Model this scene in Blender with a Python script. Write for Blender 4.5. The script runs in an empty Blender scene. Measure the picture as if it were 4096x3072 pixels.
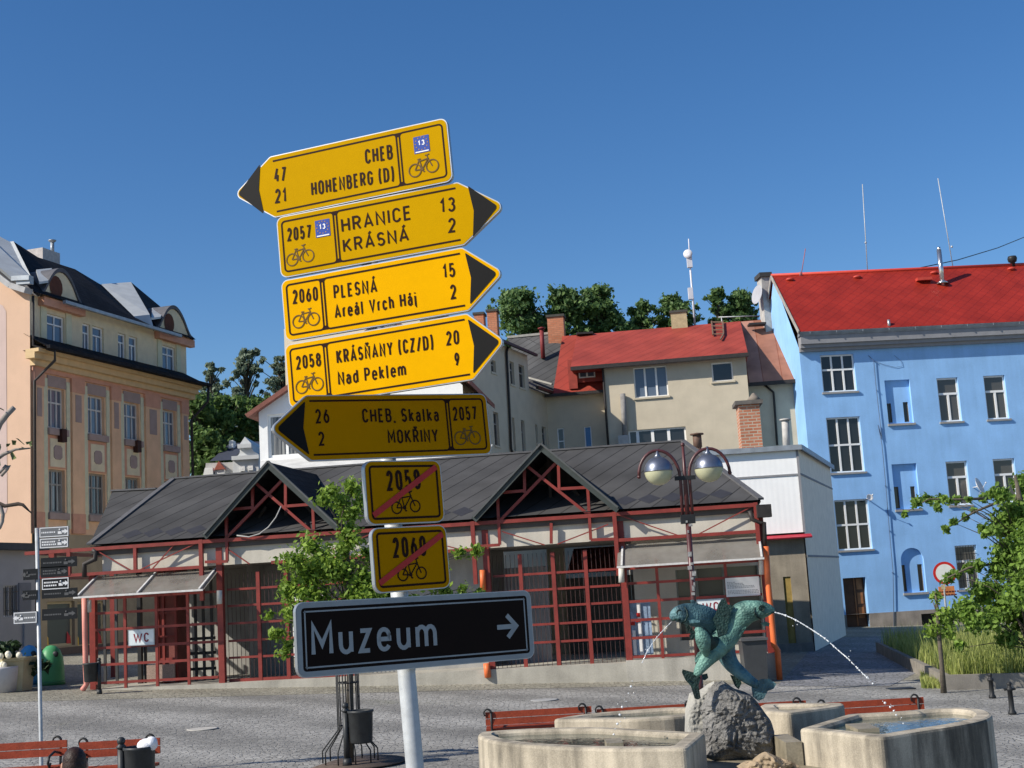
import bpy, math, random
from math import sin, cos, tan, pi, radians, sqrt, atan2
from mathutils import Vector as V, Matrix

random.seed(7)
SC = bpy.context.scene
COL = SC.collection

# ---------------------------------------------------------------- camera
FPX, PITCH, ROLL, CAMZ = 5370.0, radians(8.7), radians(3.4), 2.75
FW = V((0, cos(PITCH), sin(PITCH)))
U0 = V((0, -sin(PITCH), cos(PITCH)))
R0 = V((1, 0, 0))
RC = R0 * cos(ROLL) - U0 * sin(ROLL)
UC = R0 * sin(ROLL) + U0 * cos(ROLL)
CAM = V((0, 0, CAMZ))
cd = bpy.data.cameras.new('camera')
cam = bpy.data.objects.new('camera', cd)
COL.objects.link(cam)
m3 = Matrix((RC, UC, -FW)).transposed()
cam.matrix_world = Matrix.Translation(CAM) @ m3.to_4x4()
cd.sensor_width = 36.0
cd.lens = FPX / 4096.0 * 36.0
cd.clip_start, cd.clip_end = 0.1, 3000
SC.camera = cam

# ---------------------------------------------------------------- sky, sun, exposure
SUN = V((-0.739, -0.335, 0.585)).normalized()
w = bpy.data.worlds.new('World')
SC.world = w
w.use_nodes = True
nt = w.node_tree
nt.nodes.clear()
sky = nt.nodes.new('ShaderNodeTexSky')
sky.sky_type = 'NISHITA'
sky.sun_disc = False
sky.sun_elevation = math.asin(SUN.z)
sky.sun_rotation = atan2(SUN.x, SUN.y)
sky.altitude = 600
sky.air_density = 1.0
sky.dust_density = 0.7
sky.ozone_density = 3.0
bg = nt.nodes.new('ShaderNodeBackground')
bg.inputs[1].default_value = 0.102
wo = nt.nodes.new('ShaderNodeOutputWorld')
hsv = nt.nodes.new('ShaderNodeHueSaturation')
hsv.inputs['Saturation'].default_value = 1.27
hsv.inputs['Hue'].default_value = 0.505
nt.links.new(sky.outputs[0], hsv.inputs['Color'])
nt.links.new(hsv.outputs[0], bg.inputs[0])
nt.links.new(bg.outputs[0], wo.inputs[0])
ld = bpy.data.lights.new('sun', 'SUN')
ld.energy = 4.8
ld.angle = radians(0.5)
ld.color = (1.0, 0.93, 0.82)
lo = bpy.data.objects.new('sun', ld)
COL.objects.link(lo)
lo.rotation_euler = (-SUN).to_track_quat('-Z', 'Y').to_euler()
lo.location = SUN * 80
SC.view_settings.view_transform = 'Standard'
SC.view_settings.look = 'None'
SC.view_settings.exposure = 0.30
SC.view_settings.gamma = 1.0

# ---------------------------------------------------------------- measuring helpers
ZV = V((0, 0, 1))
def ray(p):
    return FW + RC * ((p[0] - 2048) / FPX) - UC * ((p[1] - 1536) / FPX)
def at(p, y):
    r = ray(p)
    return CAM + r * (y / r.y)
def gz(x, y):
    return 0.010 * max(-30, min(80, y)) - 0.031 * max(-24, min(24, x))
def ground(p):
    r = ray(p)
    t = CAMZ / (0.010 * r.y - 0.031 * r.x - r.z)
    return CAM + r * t
def onz(p, z):
    r = ray(p)
    return CAM + r * ((z - CAMZ) / r.z)
def zoomer(ox, oy, k):
    return lambda x, y: (ox + x / k, oy + y / k)
Z1 = zoomer(900, 440, 1.8433); Z2 = zoomer(1050, 1200, 2.0109); Z3 = zoomer(1100, 1800, 1.3045)
Z4 = zoomer(0, 900, 2.0733); Z5 = zoomer(0, 1600, 2.0733); Z6 = zoomer(0, 2300, 2.1489)
ZA = zoomer(700, 1750, 1.659); ZB = zoomer(1800, 1700, 1.58); ZC = zoomer(2400, 1750, 1.659)
ZD = zoomer(1900, 1100, 2.0738); ZE = zoomer(2500, 900, 1.659); ZF = zoomer(3100, 900, 1.6586)
ZG = zoomer(3100, 1700, 1.508); ZI = zoomer(2550, 2350, 2.297); ZJ = zoomer(2480, 1740, 3.606)
ZK = zoomer(780, 1300, 2.552); ZL = zoomer(3600, 1850, 1.746); ZM = zoomer(0, 2850, 3.16)
ZO = zoomer(300, 2150, 2.5529); ZP = zoomer(3000, 2750, 2.0182); ZQ = zoomer(2450, 2000, 2.212)
ZR = zoomer(1850, 2700, 2.1067); ZT = zoomer(1750, 2050, 2.3707); DD = zoomer(0, 0, 0.54004)

class Fr:
    """A vertical working plane: s along it, d behind it, z up (world height)."""
    def __init__(self, o, ang):
        self.o = V((o[0], o[1], 0.0))
        self.ex = V((cos(ang), sin(ang), 0)); self.n = V((-sin(ang), cos(ang), 0))
    def P(self, s, d, z):
        return self.o + self.ex * s + self.n * d + ZV * z
    def pix(self, p, d=0.0):
        r = ray(p); q = self.o + self.n * d
        t = (q - CAM).dot(self.n) / r.dot(self.n)
        w_ = CAM + r * t - self.o
        return w_.dot(self.ex), w_.z
    def px(self, p, d=0.0):
        s, z = self.pix(p, d); return self.P(s, d, z)
    def pixs(self, p, s):
        r = ray(p); q = self.o + self.ex * s
        t = (q - CAM).dot(self.ex) / r.dot(self.ex)
        w_ = CAM + r * t - self.o
        return w_.dot(self.n), w_.z
    def hole(self, a, b, d=0.0):
        s0, z1 = self.pix(a, d); s1, z0 = self.pix(b, d)
        return (min(s0, s1), max(s0, s1), min(z0, z1), max(z0, z1))

# ---------------------------------------------------------------- object helpers
def tag(o, label=None, cat=None, group=None, kind=None):
    if label: o['label'] = label
    if cat: o['category'] = cat
    if group: o['group'] = group
    if kind: o['kind'] = kind
    return o
def thing(name, label, cat, loc, group=None):
    o = bpy.data.objects.new(name, None)
    o.empty_display_size = 0.2
    COL.objects.link(o); o.location = V(loc)
    return tag(o, label, cat, group)
def worldloc(o):
    v = V((0, 0, 0))
    while o is not None:
        v = v + o.location; o = o.parent
    return v
def dup(o, delta=V((0, 0, 0)), parent=None, kids=None):
    kids = kids if kids is not None else {}
    if not kids:
        for x in list(COL.objects):
            if x.parent: kids.setdefault(x.parent.name, []).append(x)
    c = o.copy(); COL.objects.link(c)
    if parent: c.parent = parent
    else: c.location = o.location + delta
    for ch in kids.get(o.name, []): dup(ch, V((0, 0, 0)), c, kids)
    return c

class MB:
    def __init__(self):
        self.v = []; self.f = []; self.sm = []; self.mi = []
    def face(self, pts, sm=False, mi=0):
        b = len(self.v); self.v.extend([V(p) for p in pts])
        self.f.append(tuple(range(b, b + len(pts)))); self.sm.append(sm); self.mi.append(mi)
    def hexa(self, p, mi=0):
        for q in ((0, 3, 2, 1), (4, 5, 6, 7), (0, 1, 5, 4), (1, 2, 6, 5), (2, 3, 7, 6), (3, 0, 4, 7)):
            self.face([p[i] for i in q], False, mi)
    def fbox(self, fr, s0, s1, d0, d1, z0, z1, mi=0):
        P = fr.P
        self.hexa([P(s0, d0, z0), P(s1, d0, z0), P(s1, d1, z0), P(s0, d1, z0),
                   P(s0, d0, z1), P(s1, d0, z1), P(s1, d1, z1), P(s0, d1, z1)], mi)
    def box(self, c, hx, hy, hz, X=V((1, 0, 0)), Y=V((0, 1, 0)), Zx=ZV, mi=0):
        c = V(c); x = X * hx; y = Y * hy; z = Zx * hz
        self.hexa([c - x - y - z, c + x - y - z, c + x + y - z, c - x + y - z,
                   c - x - y + z, c + x - y + z, c + x + y + z, c - x + y + z], mi)
    def bar(self, p, q, w, h=None, up=ZV, mi=0):
        p = V(p); q = V(q); h = w if h is None else h
        ax = (q - p); L = ax.length
        if L < 1e-6: return
        ax /= L
        sd = ax.cross(up)
        if sd.length < 1e-3: sd = ax.cross(V((0, 1, 0)))
        sd.normalize(); uu = sd.cross(ax)
        self.box((p + q) / 2, L / 2, w / 2, h / 2, ax, sd, uu, mi)
    def tube(self, pts, r, n=8, mi=0, cap=True, sm=True, flat=1.0, side=None):
        pts = [V(p) for p in pts]; m = len(pts)
        rs = list(r) if hasattr(r, '__len__') else [r] * m
        rings = []; prev = None
        for i, p in enumerate(pts):
            t = (pts[min(i + 1, m - 1)] - pts[max(i - 1, 0)]).normalized()
            if prev is None:
                a = side if side is not None else (V((0, 0, 1)) if abs(t.z) < 0.9 else V((1, 0, 0)))
            else: a = prev
            a = (a - t * a.dot(t)).normalized(); prev = a
            b = t.cross(a)
            rings.append([p + (a * cos(2 * pi * k / n) + b * (sin(2 * pi * k / n) * flat)) * rs[i] for k in range(n)])
        base = len(self.v)
        for R in rings: self.v.extend(R)
        for i in range(m - 1):
            for k in range(n):
                a = base + i * n + k; b = base + i * n + (k + 1) % n
                self.f.append((a, b, b + n, a + n)); self.sm.append(sm); self.mi.append(mi)
        if cap:
            self.f.append(tuple(base + k for k in reversed(range(n)))); self.sm.append(False); self.mi.append(mi)
            self.f.append(tuple(base + (m - 1) * n + k for k in range(n))); self.sm.append(False); self.mi.append(mi)
    def lathe(self, prof, c, n=16, ax=ZV, mi=0, sm=True, sq=1.0):
        c = V(c); a = ax.cross(V((1, 0, 0)))
        if a.length < 0.1: a = ax.cross(V((0, 1, 0)))
        a.normalize(); b = ax.cross(a); base = len(self.v); m = len(prof)
        for r, z in prof:
            for k in range(n):
                t = 2 * pi * k / n
                self.v.append(c + ax * z + (a * cos(t) * sq + b * sin(t)) * r)
        for i in range(m - 1):
            for k in range(n):
                p = base + i * n + k; q = base + i * n + (k + 1) % n
                self.f.append((p, q, q + n, p + n)); self.sm.append(sm); self.mi.append(mi)
        for i, rev in ((0, True), (m - 1, False)):
            if prof[i][0] > 1e-4:
                idx = [base + i * n + k for k in range(n)]
                self.f.append(tuple(reversed(idx)) if rev else tuple(idx)); self.sm.append(False); self.mi.append(mi)
    def ball(self, c, r, n=12, m=8, sc=(1, 1, 1), a0=-pi / 2, a1=pi / 2, mi=0):
        c = V(c); base = len(self.v)
        for i in range(m + 1):
            t = a0 + (a1 - a0) * i / m
            for k in range(n):
                u = 2 * pi * k / n
                self.v.append(c + V((cos(t) * cos(u) * sc[0], cos(t) * sin(u) * sc[1], sin(t) * sc[2])) * r)
        for i in range(m):
            for k in range(n):
                p = base + i * n + k; q = base + i * n + (k + 1) % n
                self.f.append((p, q, q + n, p + n)); self.sm.append(True); self.mi.append(mi)
    def prism(self, poly, off, mi=0, sides=True, back=True):
        poly = [V(p) for p in poly]; off = V(off); m = len(poly)
        bk = [p + off for p in poly]
        self.face(poly, False, mi)
        if back: self.face(list(reversed(bk)), False, mi)
        if sides:
            for i in range(m):
                j = (i + 1) % m
                self.face([poly[j], poly[i], bk[i], bk[j]], False, mi)
    def wall(self, fr, s0, s1, z0, z1, holes=(), d=0.0, rev=0.2, mi=0):
        xs = sorted(set([s0, s1] + [min(max(h[i], s0), s1) for h in holes for i in (0, 1)]))
        zs = sorted(set([z0, z1] + [min(max(h[i], z0), z1) for h in holes for i in (2, 3)]))
        P = fr.P
        for i in range(len(xs) - 1):
            for j in range(len(zs) - 1):
                cx = (xs[i] + xs[i + 1]) / 2; cz = (zs[j] + zs[j + 1]) / 2
                if any(h[0] < cx < h[1] and h[2] < cz < h[3] for h in holes): continue
                self.face([P(xs[i], d, zs[j]), P(xs[i + 1], d, zs[j]), P(xs[i + 1], d, zs[j + 1]), P(xs[i], d, zs[j + 1])], False, mi)
        for h in holes:
            a, b, c, e = h[:4]; r = h[4] if len(h) > 4 else rev
            self.face([P(a, d, c), P(a, d, e), P(a, d + r, e), P(a, d + r, c)], False, mi)
            self.face([P(b, d, e), P(b, d, c), P(b, d + r, c), P(b, d + r, e)], False, mi)
            self.face([P(a, d, e), P(b, d, e), P(b, d + r, e), P(a, d + r, e)], False, mi)
            self.face([P(b, d, c), P(a, d, c), P(a, d + r, c), P(b, d + r, c)], False, mi)
    def build(self, name, mats, parent=None, label=None):
        mats = mats if isinstance(mats, (list, tuple)) else [mats]
        org = worldloc(parent) if parent else V((0, 0, 0))
        me = bpy.data.meshes.new(name)
        me.from_pydata([tuple(p - org) for p in self.v], [], self.f)
        for mt in mats: me.materials.append(mt)
        me.polygons.foreach_set('use_smooth', self.sm)
        me.polygons.foreach_set('material_index', self.mi)
        uv = me.uv_layers.new(name='UVMap')
        dat = [0.0] * (2 * len(me.loops)); li = 0
        for f in self.f:
            p0, p1, p2 = self.v[f[0]], self.v[f[1]], self.v[f[2]]
            nn = (p1 - p0).cross(p2 - p0)
            if len(f) > 3: nn = nn + (self.v[f[2]] - p0).cross(self.v[f[3]] - p0)
            if nn.length > 1e-12: nn.normalize()
            if abs(nn.z) > 0.98: uu = V((1, 0, 0)); vv = V((0, 1, 0))
            else:
                uu = ZV.cross(nn).normalized(); vv = nn.cross(uu)
            for i in f:
                p = self.v[i]; dat[li] = p.dot(uu); dat[li + 1] = p.dot(vv); li += 2
        uv.data.foreach_set('uv', dat)
        me.update()
        o = bpy.data.objects.new(name, me)
        COL.objects.link(o)
        if parent: o.parent = parent
        if label: o['label'] = label
        return o
# ---------------------------------------------------------------- materials
MATS = {}
def nodes(name):
    m = bpy.data.materials.new(name); m.use_nodes = True
    t = m.node_tree
    return m, t, t.nodes['Principled BSDF']
def rgb(c): return (c[0], c[1], c[2], 1.0)
def mat(name, col, rough=0.8, var=0.12, scale=3.0, bump=0.0, spec=0.3, metal=0.0, fine=40.0, streak=0.0, bdist=0.02):
    if name in MATS: return MATS[name]
    m, t, b = nodes(name)
    L = t.links.new
    tc = t.nodes.new('ShaderNodeTexCoord')
    n1 = t.nodes.new('ShaderNodeTexNoise'); n1.inputs['Scale'].default_value = scale; n1.inputs['Detail'].default_value = 6
    n2 = t.nodes.new('ShaderNodeTexNoise'); n2.inputs['Scale'].default_value = fine; n2.inputs['Detail'].default_value = 3
    L(tc.outputs['Object'], n1.inputs['Vector']); L(tc.outputs['Object'], n2.inputs['Vector'])
    ad = t.nodes.new('ShaderNodeMath'); ad.operation = 'MULTIPLY_ADD'
    L(n2.outputs['Fac'], ad.inputs[0]); ad.inputs[1].default_value = 0.5; L(n1.outputs['Fac'], ad.inputs[2])
    fac = ad.outputs[0]
    if streak > 0:
        mp = t.nodes.new('ShaderNodeMapping'); mp.inputs['Scale'].default_value = (5, 5, 0.35)
        n3 = t.nodes.new('ShaderNodeTexNoise'); n3.inputs['Scale'].default_value = 1.0; n3.inputs['Detail'].default_value = 5
        L(tc.outputs['Object'], mp.inputs[0]); L(mp.outputs[0], n3.inputs['Vector'])
        a2 = t.nodes.new('ShaderNodeMath'); a2.operation = 'MULTIPLY_ADD'
        L(n3.outputs['Fac'], a2.inputs[0]); a2.inputs[1].default_value = streak; L(fac, a2.inputs[2])
        a3 = t.nodes.new('ShaderNodeMath'); a3.operation = 'SUBTRACT'; L(a2.outputs[0], a3.inputs[0]); a3.inputs[1].default_value = streak * 0.5
        fac = a3.outputs[0]
    cr = t.nodes.new('ShaderNodeValToRGB')
    cr.color_ramp.elements[0].position = 0.45; cr.color_ramp.elements[1].position = 1.05
    cr.color_ramp.elements[0].color = rgb([c * (1 - var) for c in col])
    cr.color_ramp.elements[1].color = rgb([min(1, c * (1 + var)) for c in col])
    L(fac, cr.inputs[0]); L(cr.outputs[0], b.inputs['Base Color'])
    b.inputs['Roughness'].default_value = rough
    b.inputs['Specular IOR Level'].default_value = spec
    b.inputs['Metallic'].default_value = metal
    if bump > 0:
        bp = t.nodes.new('ShaderNodeBump'); bp.inputs['Strength'].default_value = bump; bp.inputs['Distance'].default_value = bdist
        L(ad.outputs[0], bp.inputs['Height']); L(bp.outputs[0], b.inputs['Normal'])
    MATS[name] = m
    return m
def tile_mat(name, c1, c2, joint, w=0.4, h=0.4, rot=0.0, gap=0.02, rough=0.6, bump=0.4, spec=0.35, off=0.0, stain=0.25, dark=None):
    """Roof slates or bricks laid in the surface's own UV metres."""
    m, t, b = nodes(name); L = t.links.new
    tc = t.nodes.new('ShaderNodeTexCoord'); mp = t.nodes.new('ShaderNodeMapping')
    mp.inputs['Rotation'].default_value = (0, 0, rot)
    L(tc.outputs['UV'], mp.inputs[0])
    br = t.nodes.new('ShaderNodeTexBrick'); br.offset = off
    br.inputs['Scale'].default_value = 1.0
    br.inputs['Brick Width'].default_value = w; br.inputs['Row Height'].default_value = h
    br.inputs['Mortar Size'].default_value = gap; br.inputs['Mortar Smooth'].default_value = 0.3
    br.inputs['Color1'].default_value = rgb(c1); br.inputs['Color2'].default_value = rgb(c2); br.inputs['Mortar'].default_value = rgb(joint)
    L(mp.outputs[0], br.inputs['Vector'])
    ns = t.nodes.new('ShaderNodeTexNoise'); ns.inputs['Scale'].default_value = 0.7; ns.inputs['Detail'].default_value = 8
    L(tc.outputs['UV'], ns.inputs['Vector'])
    mr = t.nodes.new('ShaderNodeMapRange'); mr.inputs[1].default_value = 0.3; mr.inputs[2].default_value = 0.7
    mr.inputs[3].default_value = 1 - stain; mr.inputs[4].default_value = 1 + stain
    L(ns.outputs['Fac'], mr.inputs[0])
    mx = t.nodes.new('ShaderNodeVectorMath'); mx.operation = 'SCALE'
    L(br.outputs['Color'], mx.inputs[0]); L(mr.outputs[0], mx.inputs['Scale'])
    L(mx.outputs[0], b.inputs['Base Color'])
    b.inputs['Roughness'].default_value = rough; b.inputs['Specular IOR Level'].default_value = spec
    bp = t.nodes.new('ShaderNodeBump'); bp.inputs['Strength'].default_value = bump; bp.inputs['Distance'].default_value = 0.02; bp.invert = True
    L(br.outputs['Fac'], bp.inputs['Height']); L(bp.outputs[0], b.inputs['Normal'])
    MATS[name] = m
    return m
def glass_mat(name, col=(0.03, 0.035, 0.04), rough=0.06, curtain=None):
    m, t, b = nodes(name); L = t.links.new
    b.inputs['Roughness'].default_value = rough; b.inputs['Specular IOR Level'].default_value = 0.6
    if curtain:
        tc = t.nodes.new('ShaderNodeTexCoord'); mp = t.nodes.new('ShaderNodeMapping'); mp.inputs['Scale'].default_value = (9, 9, 0.25)
        ns = t.nodes.new('ShaderNodeTexNoise'); ns.inputs['Scale'].default_value = 1.0; ns.inputs['Detail'].default_value = 2
        L(tc.outputs['Object'], mp.inputs[0]); L(mp.outputs[0], ns.inputs['Vector'])
        cr = t.nodes.new('ShaderNodeValToRGB')
        cr.color_ramp.elements[0].position = 0.45; cr.color_ramp.elements[0].color = rgb(col)
        cr.color_ramp.elements[1].position = 0.62; cr.color_ramp.elements[1].color = rgb(curtain)
        L(ns.outputs['Fac'], cr.inputs[0]); L(cr.outputs[0], b.inputs['Base Color'])
    else: b.inputs['Base Color'].default_value = rgb(col)
    MATS[name] = m
    return m
def leaf_mat(name, dark, light, trans=0.3):
    m, t, b = nodes(name); L = t.links.new
    ge = t.nodes.new('ShaderNodeNewGeometry')
    cr = t.nodes.new('ShaderNodeValToRGB')
    cr.color_ramp.elements[0].color = rgb(dark); cr.color_ramp.elements[1].color = rgb(light)
    L(ge.outputs['Random Per Island'], cr.inputs[0])
    L(cr.outputs[0], b.inputs['Base Color'])
    b.inputs['Roughness'].default_value = 0.55; b.inputs['Specular IOR Level'].default_value = 0.3
    tr = t.nodes.new('ShaderNodeBsdfTranslucent'); L(cr.outputs[0], tr.inputs[0])
    mx = t.nodes.new('ShaderNodeMixShader'); mx.inputs[0].default_value = trans
    L(b.outputs[0], mx.inputs[1]); L(tr.outputs[0], mx.inputs[2])
    L(mx.outputs[0], t.nodes['Material Output'].inputs[0])
    MATS[name] = m
    return m
def sheet_mat(name, col, opacity=0.6, rough=0.25, patch=0.0):
    """Dirty clear sheet: part see-through, part scattering."""
    m, t, b = nodes(name); L = t.links.new
    tp = t.nodes.new('ShaderNodeBsdfTransparent'); tl = t.nodes.new('ShaderNodeBsdfTranslucent'); tl.inputs[0].default_value = rgb(col)
    b.inputs['Base Color'].default_value = rgb(col); b.inputs['Roughness'].default_value = rough
    m1 = t.nodes.new('ShaderNodeMixShader'); m1.inputs[0].default_value = 0.5
    L(b.outputs[0], m1.inputs[1]); L(tl.outputs[0], m1.inputs[2])
    m2 = t.nodes.new('ShaderNodeMixShader')
    tc = t.nodes.new('ShaderNodeTexCoord'); ns = t.nodes.new('ShaderNodeTexNoise'); ns.inputs['Scale'].default_value = 1.6; ns.inputs['Detail'].default_value = 8
    L(tc.outputs['Object'], ns.inputs['Vector'])
    mr = t.nodes.new('ShaderNodeMapRange'); mr.inputs[1].default_value = 0.35; mr.inputs[2].default_value = 0.65
    mr.inputs[3].default_value = max(0, opacity - patch); mr.inputs[4].default_value = min(1, opacity + patch)
    L(ns.outputs['Fac'], mr.inputs[0]); L(mr.outputs[0], m2.inputs[0])
    L(tp.outputs[0], m2.inputs[1]); L(m1.outputs[0], m2.inputs[2])
    L(m2.outputs[0], t.nodes['Material Output'].inputs[0])
    MATS[name] = m
    return m
def cobble_mat(name, c1, c2, joint, scale=8.0, band=0.25, moss=None):
    m, t, b = nodes(name); L = t.links.new
    tc = t.nodes.new('ShaderNodeTexCoord')
    vo = t.nodes.new('ShaderNodeTexVoronoi'); vo.inputs['Scale'].default_value = scale; vo.inputs['Randomness'].default_value = 0.8
    ve = t.nodes.new('ShaderNodeTexVoronoi'); ve.feature = 'DISTANCE_TO_EDGE'; ve.inputs['Scale'].default_value = scale; ve.inputs['Randomness'].default_value = 0.8
    L(tc.outputs['Object'], vo.inputs['Vector']); L(tc.outputs['Object'], ve.inputs['Vector'])
    sp = t.nodes.new('ShaderNodeSeparateColor'); L(vo.outputs['Color'], sp.inputs[0])
    mx = t.nodes.new('ShaderNodeMix'); mx.data_type = 'RGBA'
    mx.inputs[6].default_value = rgb(c1); mx.inputs[7].default_value = rgb(c2); L(sp.outputs[0], mx.inputs[0])
    ns = t.nodes.new('ShaderNodeTexNoise'); ns.inputs['Scale'].default_value = 0.35; ns.inputs['Detail'].default_value = 7; ns.inputs['Roughness'].default_value = 0.65
    L(tc.outputs['Object'], ns.inputs['Vector'])
    wv = t.nodes.new('ShaderNodeTexWave'); wv.wave_type = 'BANDS'; wv.bands_direction = 'DIAGONAL'; wv.inputs['Scale'].default_value = 0.16
    wv.inputs['Distortion'].default_value = 2.2; wv.inputs['Detail'].default_value = 3; wv.inputs['Detail Scale'].default_value = 1.5
    L(tc.outputs['Object'], wv.inputs['Vector'])
    av = t.nodes.new('ShaderNodeMath'); av.operation = 'MULTIPLY_ADD'; L(wv.outputs['Fac'], av.inputs[0]); av.inputs[1].default_value = 0.35; L(ns.outputs['Fac'], av.inputs[2])
    mr = t.nodes.new('ShaderNodeMapRange'); mr.inputs[1].default_value = 0.4; mr.inputs[2].default_value = 0.95
    mr.inputs[3].default_value = 1 - band; mr.inputs[4].default_value = 1 + band; L(av.outputs[0], mr.inputs[0])
    sc = t.nodes.new('ShaderNodeVectorMath'); sc.operation = 'SCALE'; L(mx.outputs[2], sc.inputs[0]); L(mr.outputs[0], sc.inputs['Scale'])
    er = t.nodes.new('ShaderNodeMapRange'); er.inputs[1].default_value = 0.02; er.inputs[2].default_value = 0.09; L(ve.outputs['Distance'], er.inputs[0])
    m2 = t.nodes.new('ShaderNodeMix'); m2.data_type = 'RGBA'; m2.inputs[6].default_value = rgb(joint)
    L(er.outputs[0], m2.inputs[0]); L(sc.outputs[0], m2.inputs[7])
    last = m2.outputs[2]
    if moss:
        n2 = t.nodes.new('ShaderNodeTexNoise'); n2.inputs['Scale'].default_value = 0.22; n2.inputs['Detail'].default_value = 9; n2.inputs['Roughness'].default_value = 0.7
        L(tc.outputs['Object'], n2.inputs['Vector'])
        r2 = t.nodes.new('ShaderNodeMapRange'); r2.inputs[1].default_value = 0.6; r2.inputs[2].default_value = 0.75; r2.inputs[4].default_value = 0.45
        L(n2.outputs['Fac'], r2.inputs[0])
        m3_ = t.nodes.new('ShaderNodeMix'); m3_.data_type = 'RGBA'; L(r2.outputs[0], m3_.inputs[0]); L(last, m3_.inputs[6]); m3_.inputs[7].default_value = rgb(moss)
        last = m3_.outputs[2]
    L(last, b.inputs['Base Color']); b.inputs['Roughness'].default_value = 0.75; b.inputs['Specular IOR Level'].default_value = 0.25
    bp = t.nodes.new('ShaderNodeBump'); bp.inputs['Strength'].default_value = 0.6; bp.inputs['Distance'].default_value = 0.02
    L(er.outputs[0], bp.inputs['Height']); L(bp.outputs[0], b.inputs['Normal'])
    MATS[name] = m
    return m

RED = mat('red_paint', (0.205, 0.030, 0.022), 0.5, 0.25, 4, spec=0.4, streak=0.3)
ORANGE = mat('orange_pipe', (0.70, 0.16, 0.05), 0.45, 0.2, 3)
BLACK = mat('black_iron', (0.02, 0.021, 0.022), 0.5, 0.3, 6)
DARK = mat('dark_void', (0.025, 0.022, 0.02), 0.9, 0.3, 2)
ALU = mat('aluminium', (0.42, 0.43, 0.44), 0.42, 0.1, 12, metal=0.8, spec=0.5)
GALV = mat('galvanised', (0.43, 0.45, 0.46), 0.5, 0.22, 9, metal=0.15, spec=0.4, streak=0.3)
WHITEF = mat('white_window_frame', (0.80, 0.80, 0.78), 0.45, 0.05, 6)
GLASS = glass_mat('window_glass', (0.02, 0.022, 0.026), 0.05)
GLASSC = glass_mat('window_glass_with_curtain', (0.03, 0.03, 0.035), 0.08, (0.30, 0.29, 0.27))
GLASSB = glass_mat('window_glass_bluish', (0.10, 0.13, 0.18), 0.08)
ZINC = mat('zinc', (0.30, 0.33, 0.36), 0.45, 0.25, 3, metal=0.3)
GUTTER = mat('dark_gutter', (0.035, 0.03, 0.028), 0.55, 0.3, 5)
SLATE = tile_mat('grey_slates', (0.056, 0.056, 0.057), (0.074, 0.073, 0.073), (0.026, 0.026, 0.026), 40.0, 0.52, radians(-62), 0.02, 0.9, 0.5, 0.1)
SLATED = tile_mat('dark_slates', (0.018, 0.018, 0.021), (0.028, 0.028, 0.031), (0.010, 0.010, 0.011), 0.35, 0.25, 0, 0.02, 0.85, 0.4, 0.1, 0.5)
REDTILE = tile_mat('bright_red_tiles', (0.275, 0.023, 0.013), (0.30, 0.026, 0.0145), (0.21, 0.016, 0.0105), 0.36, 0.36, radians(45), 0.014, 0.42, 0.5, 0.3, 0.0, 0.20)
OLDRED = tile_mat('faded_red_tiles', (0.29, 0.046, 0.030), (0.33, 0.055, 0.036), (0.17, 0.026, 0.018), 40.0, 0.45, radians(-52), 0.014, 0.6, 0.5, 0.3, 0.0, 0.22)
BRICK = tile_mat('brick', (0.36, 0.13, 0.07), (0.48, 0.20, 0.12), (0.42, 0.36, 0.28), 0.3, 0.11, 0, 0.018, 0.85, 0.4, 0.2, 0.5, 0.15)
# ---------------------------------------------------------------- setting: ground, pavement, street, hill
COB = cobble_mat('square_cobbles', (0.235, 0.229, 0.213), (0.34, 0.331, 0.305), (0.17, 0.165, 0.152), 8.5, 0.34, (0.16, 0.17, 0.08))
COB2 = cobble_mat('pavement_cobbles', (0.23, 0.217, 0.175), (0.36, 0.342, 0.275), (0.15, 0.14, 0.112), 8.0, 0.15, (0.17, 0.17, 0.09))
COB3 = cobble_mat('street_cobbles', (0.21, 0.215, 0.225), (0.29, 0.29, 0.30), (0.10, 0.10, 0.10), 6.0, 0.2)
def sheet(mb, pts, lift):
    mb.face([V((p.x, p.y, gz(p.x, p.y) + lift)) for p in pts])
g = MB()
xs = [-420, -24, 24, 420]; ys = [-60, -30, 80, 620]
for i in range(3):
    for j in range(3):
        q = [V((xs[i], ys[j], 0)), V((xs[i + 1], ys[j], 0)), V((xs[i + 1], ys[j + 1], 0)), V((xs[i], ys[j + 1], 0))]
        sheet(g, q, 0)
tag(g.build('ground', COB), kind='structure')
g = MB()
sheet(g, [V((-23.9, 34.2, 0)), V((0, 33.6, 0)), V((23.9, 32.0, 0)), V((23.9, 79, 0)), V((-23.9, 79, 0))], 0.004)
tag(g.build('pavement', COB2), kind='structure')
g = MB()
sheet(g, [ground((3110, 2745)), ground((3560, 2745)), ground((3730, 2660)), V((23.9, 41, 0)), V((23.9, 53.6, 0)), V((10, 53.6, 0)), V((9.2, 45, 0))], 0.008)
tag(g.build('street', COB3), kind='structure')
# wooded hill behind the town, hidden by the houses
HILLM = mat('hill_grass', (0.06, 0.085, 0.03), 0.9, 0.4, 0.2)
g = MB()
hx = [-260, -180, -110, -60, -20, 20, 60, 110, 180, 260]; hy = [79, 88, 100, 120, 150, 200, 280]
hz = [-1, 2.5, 7, 13, 17, 19, 20]
def hill(i, j):
    e = 1 - (abs(hx[i]) / 300.0) ** 2
    lf = 0.55 if hx[i] < -50 else 1.0
    return V((hx[i], hy[j], hz[j] * e * lf))
for i in range(len(hx) - 1):
    for j in range(len(hy) - 1):
        g.face([hill(i, j), hill(i + 1, j), hill(i + 1, j + 1), hill(i, j + 1)], True)
tag(g.build('hill', HILLM), kind='structure')

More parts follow.
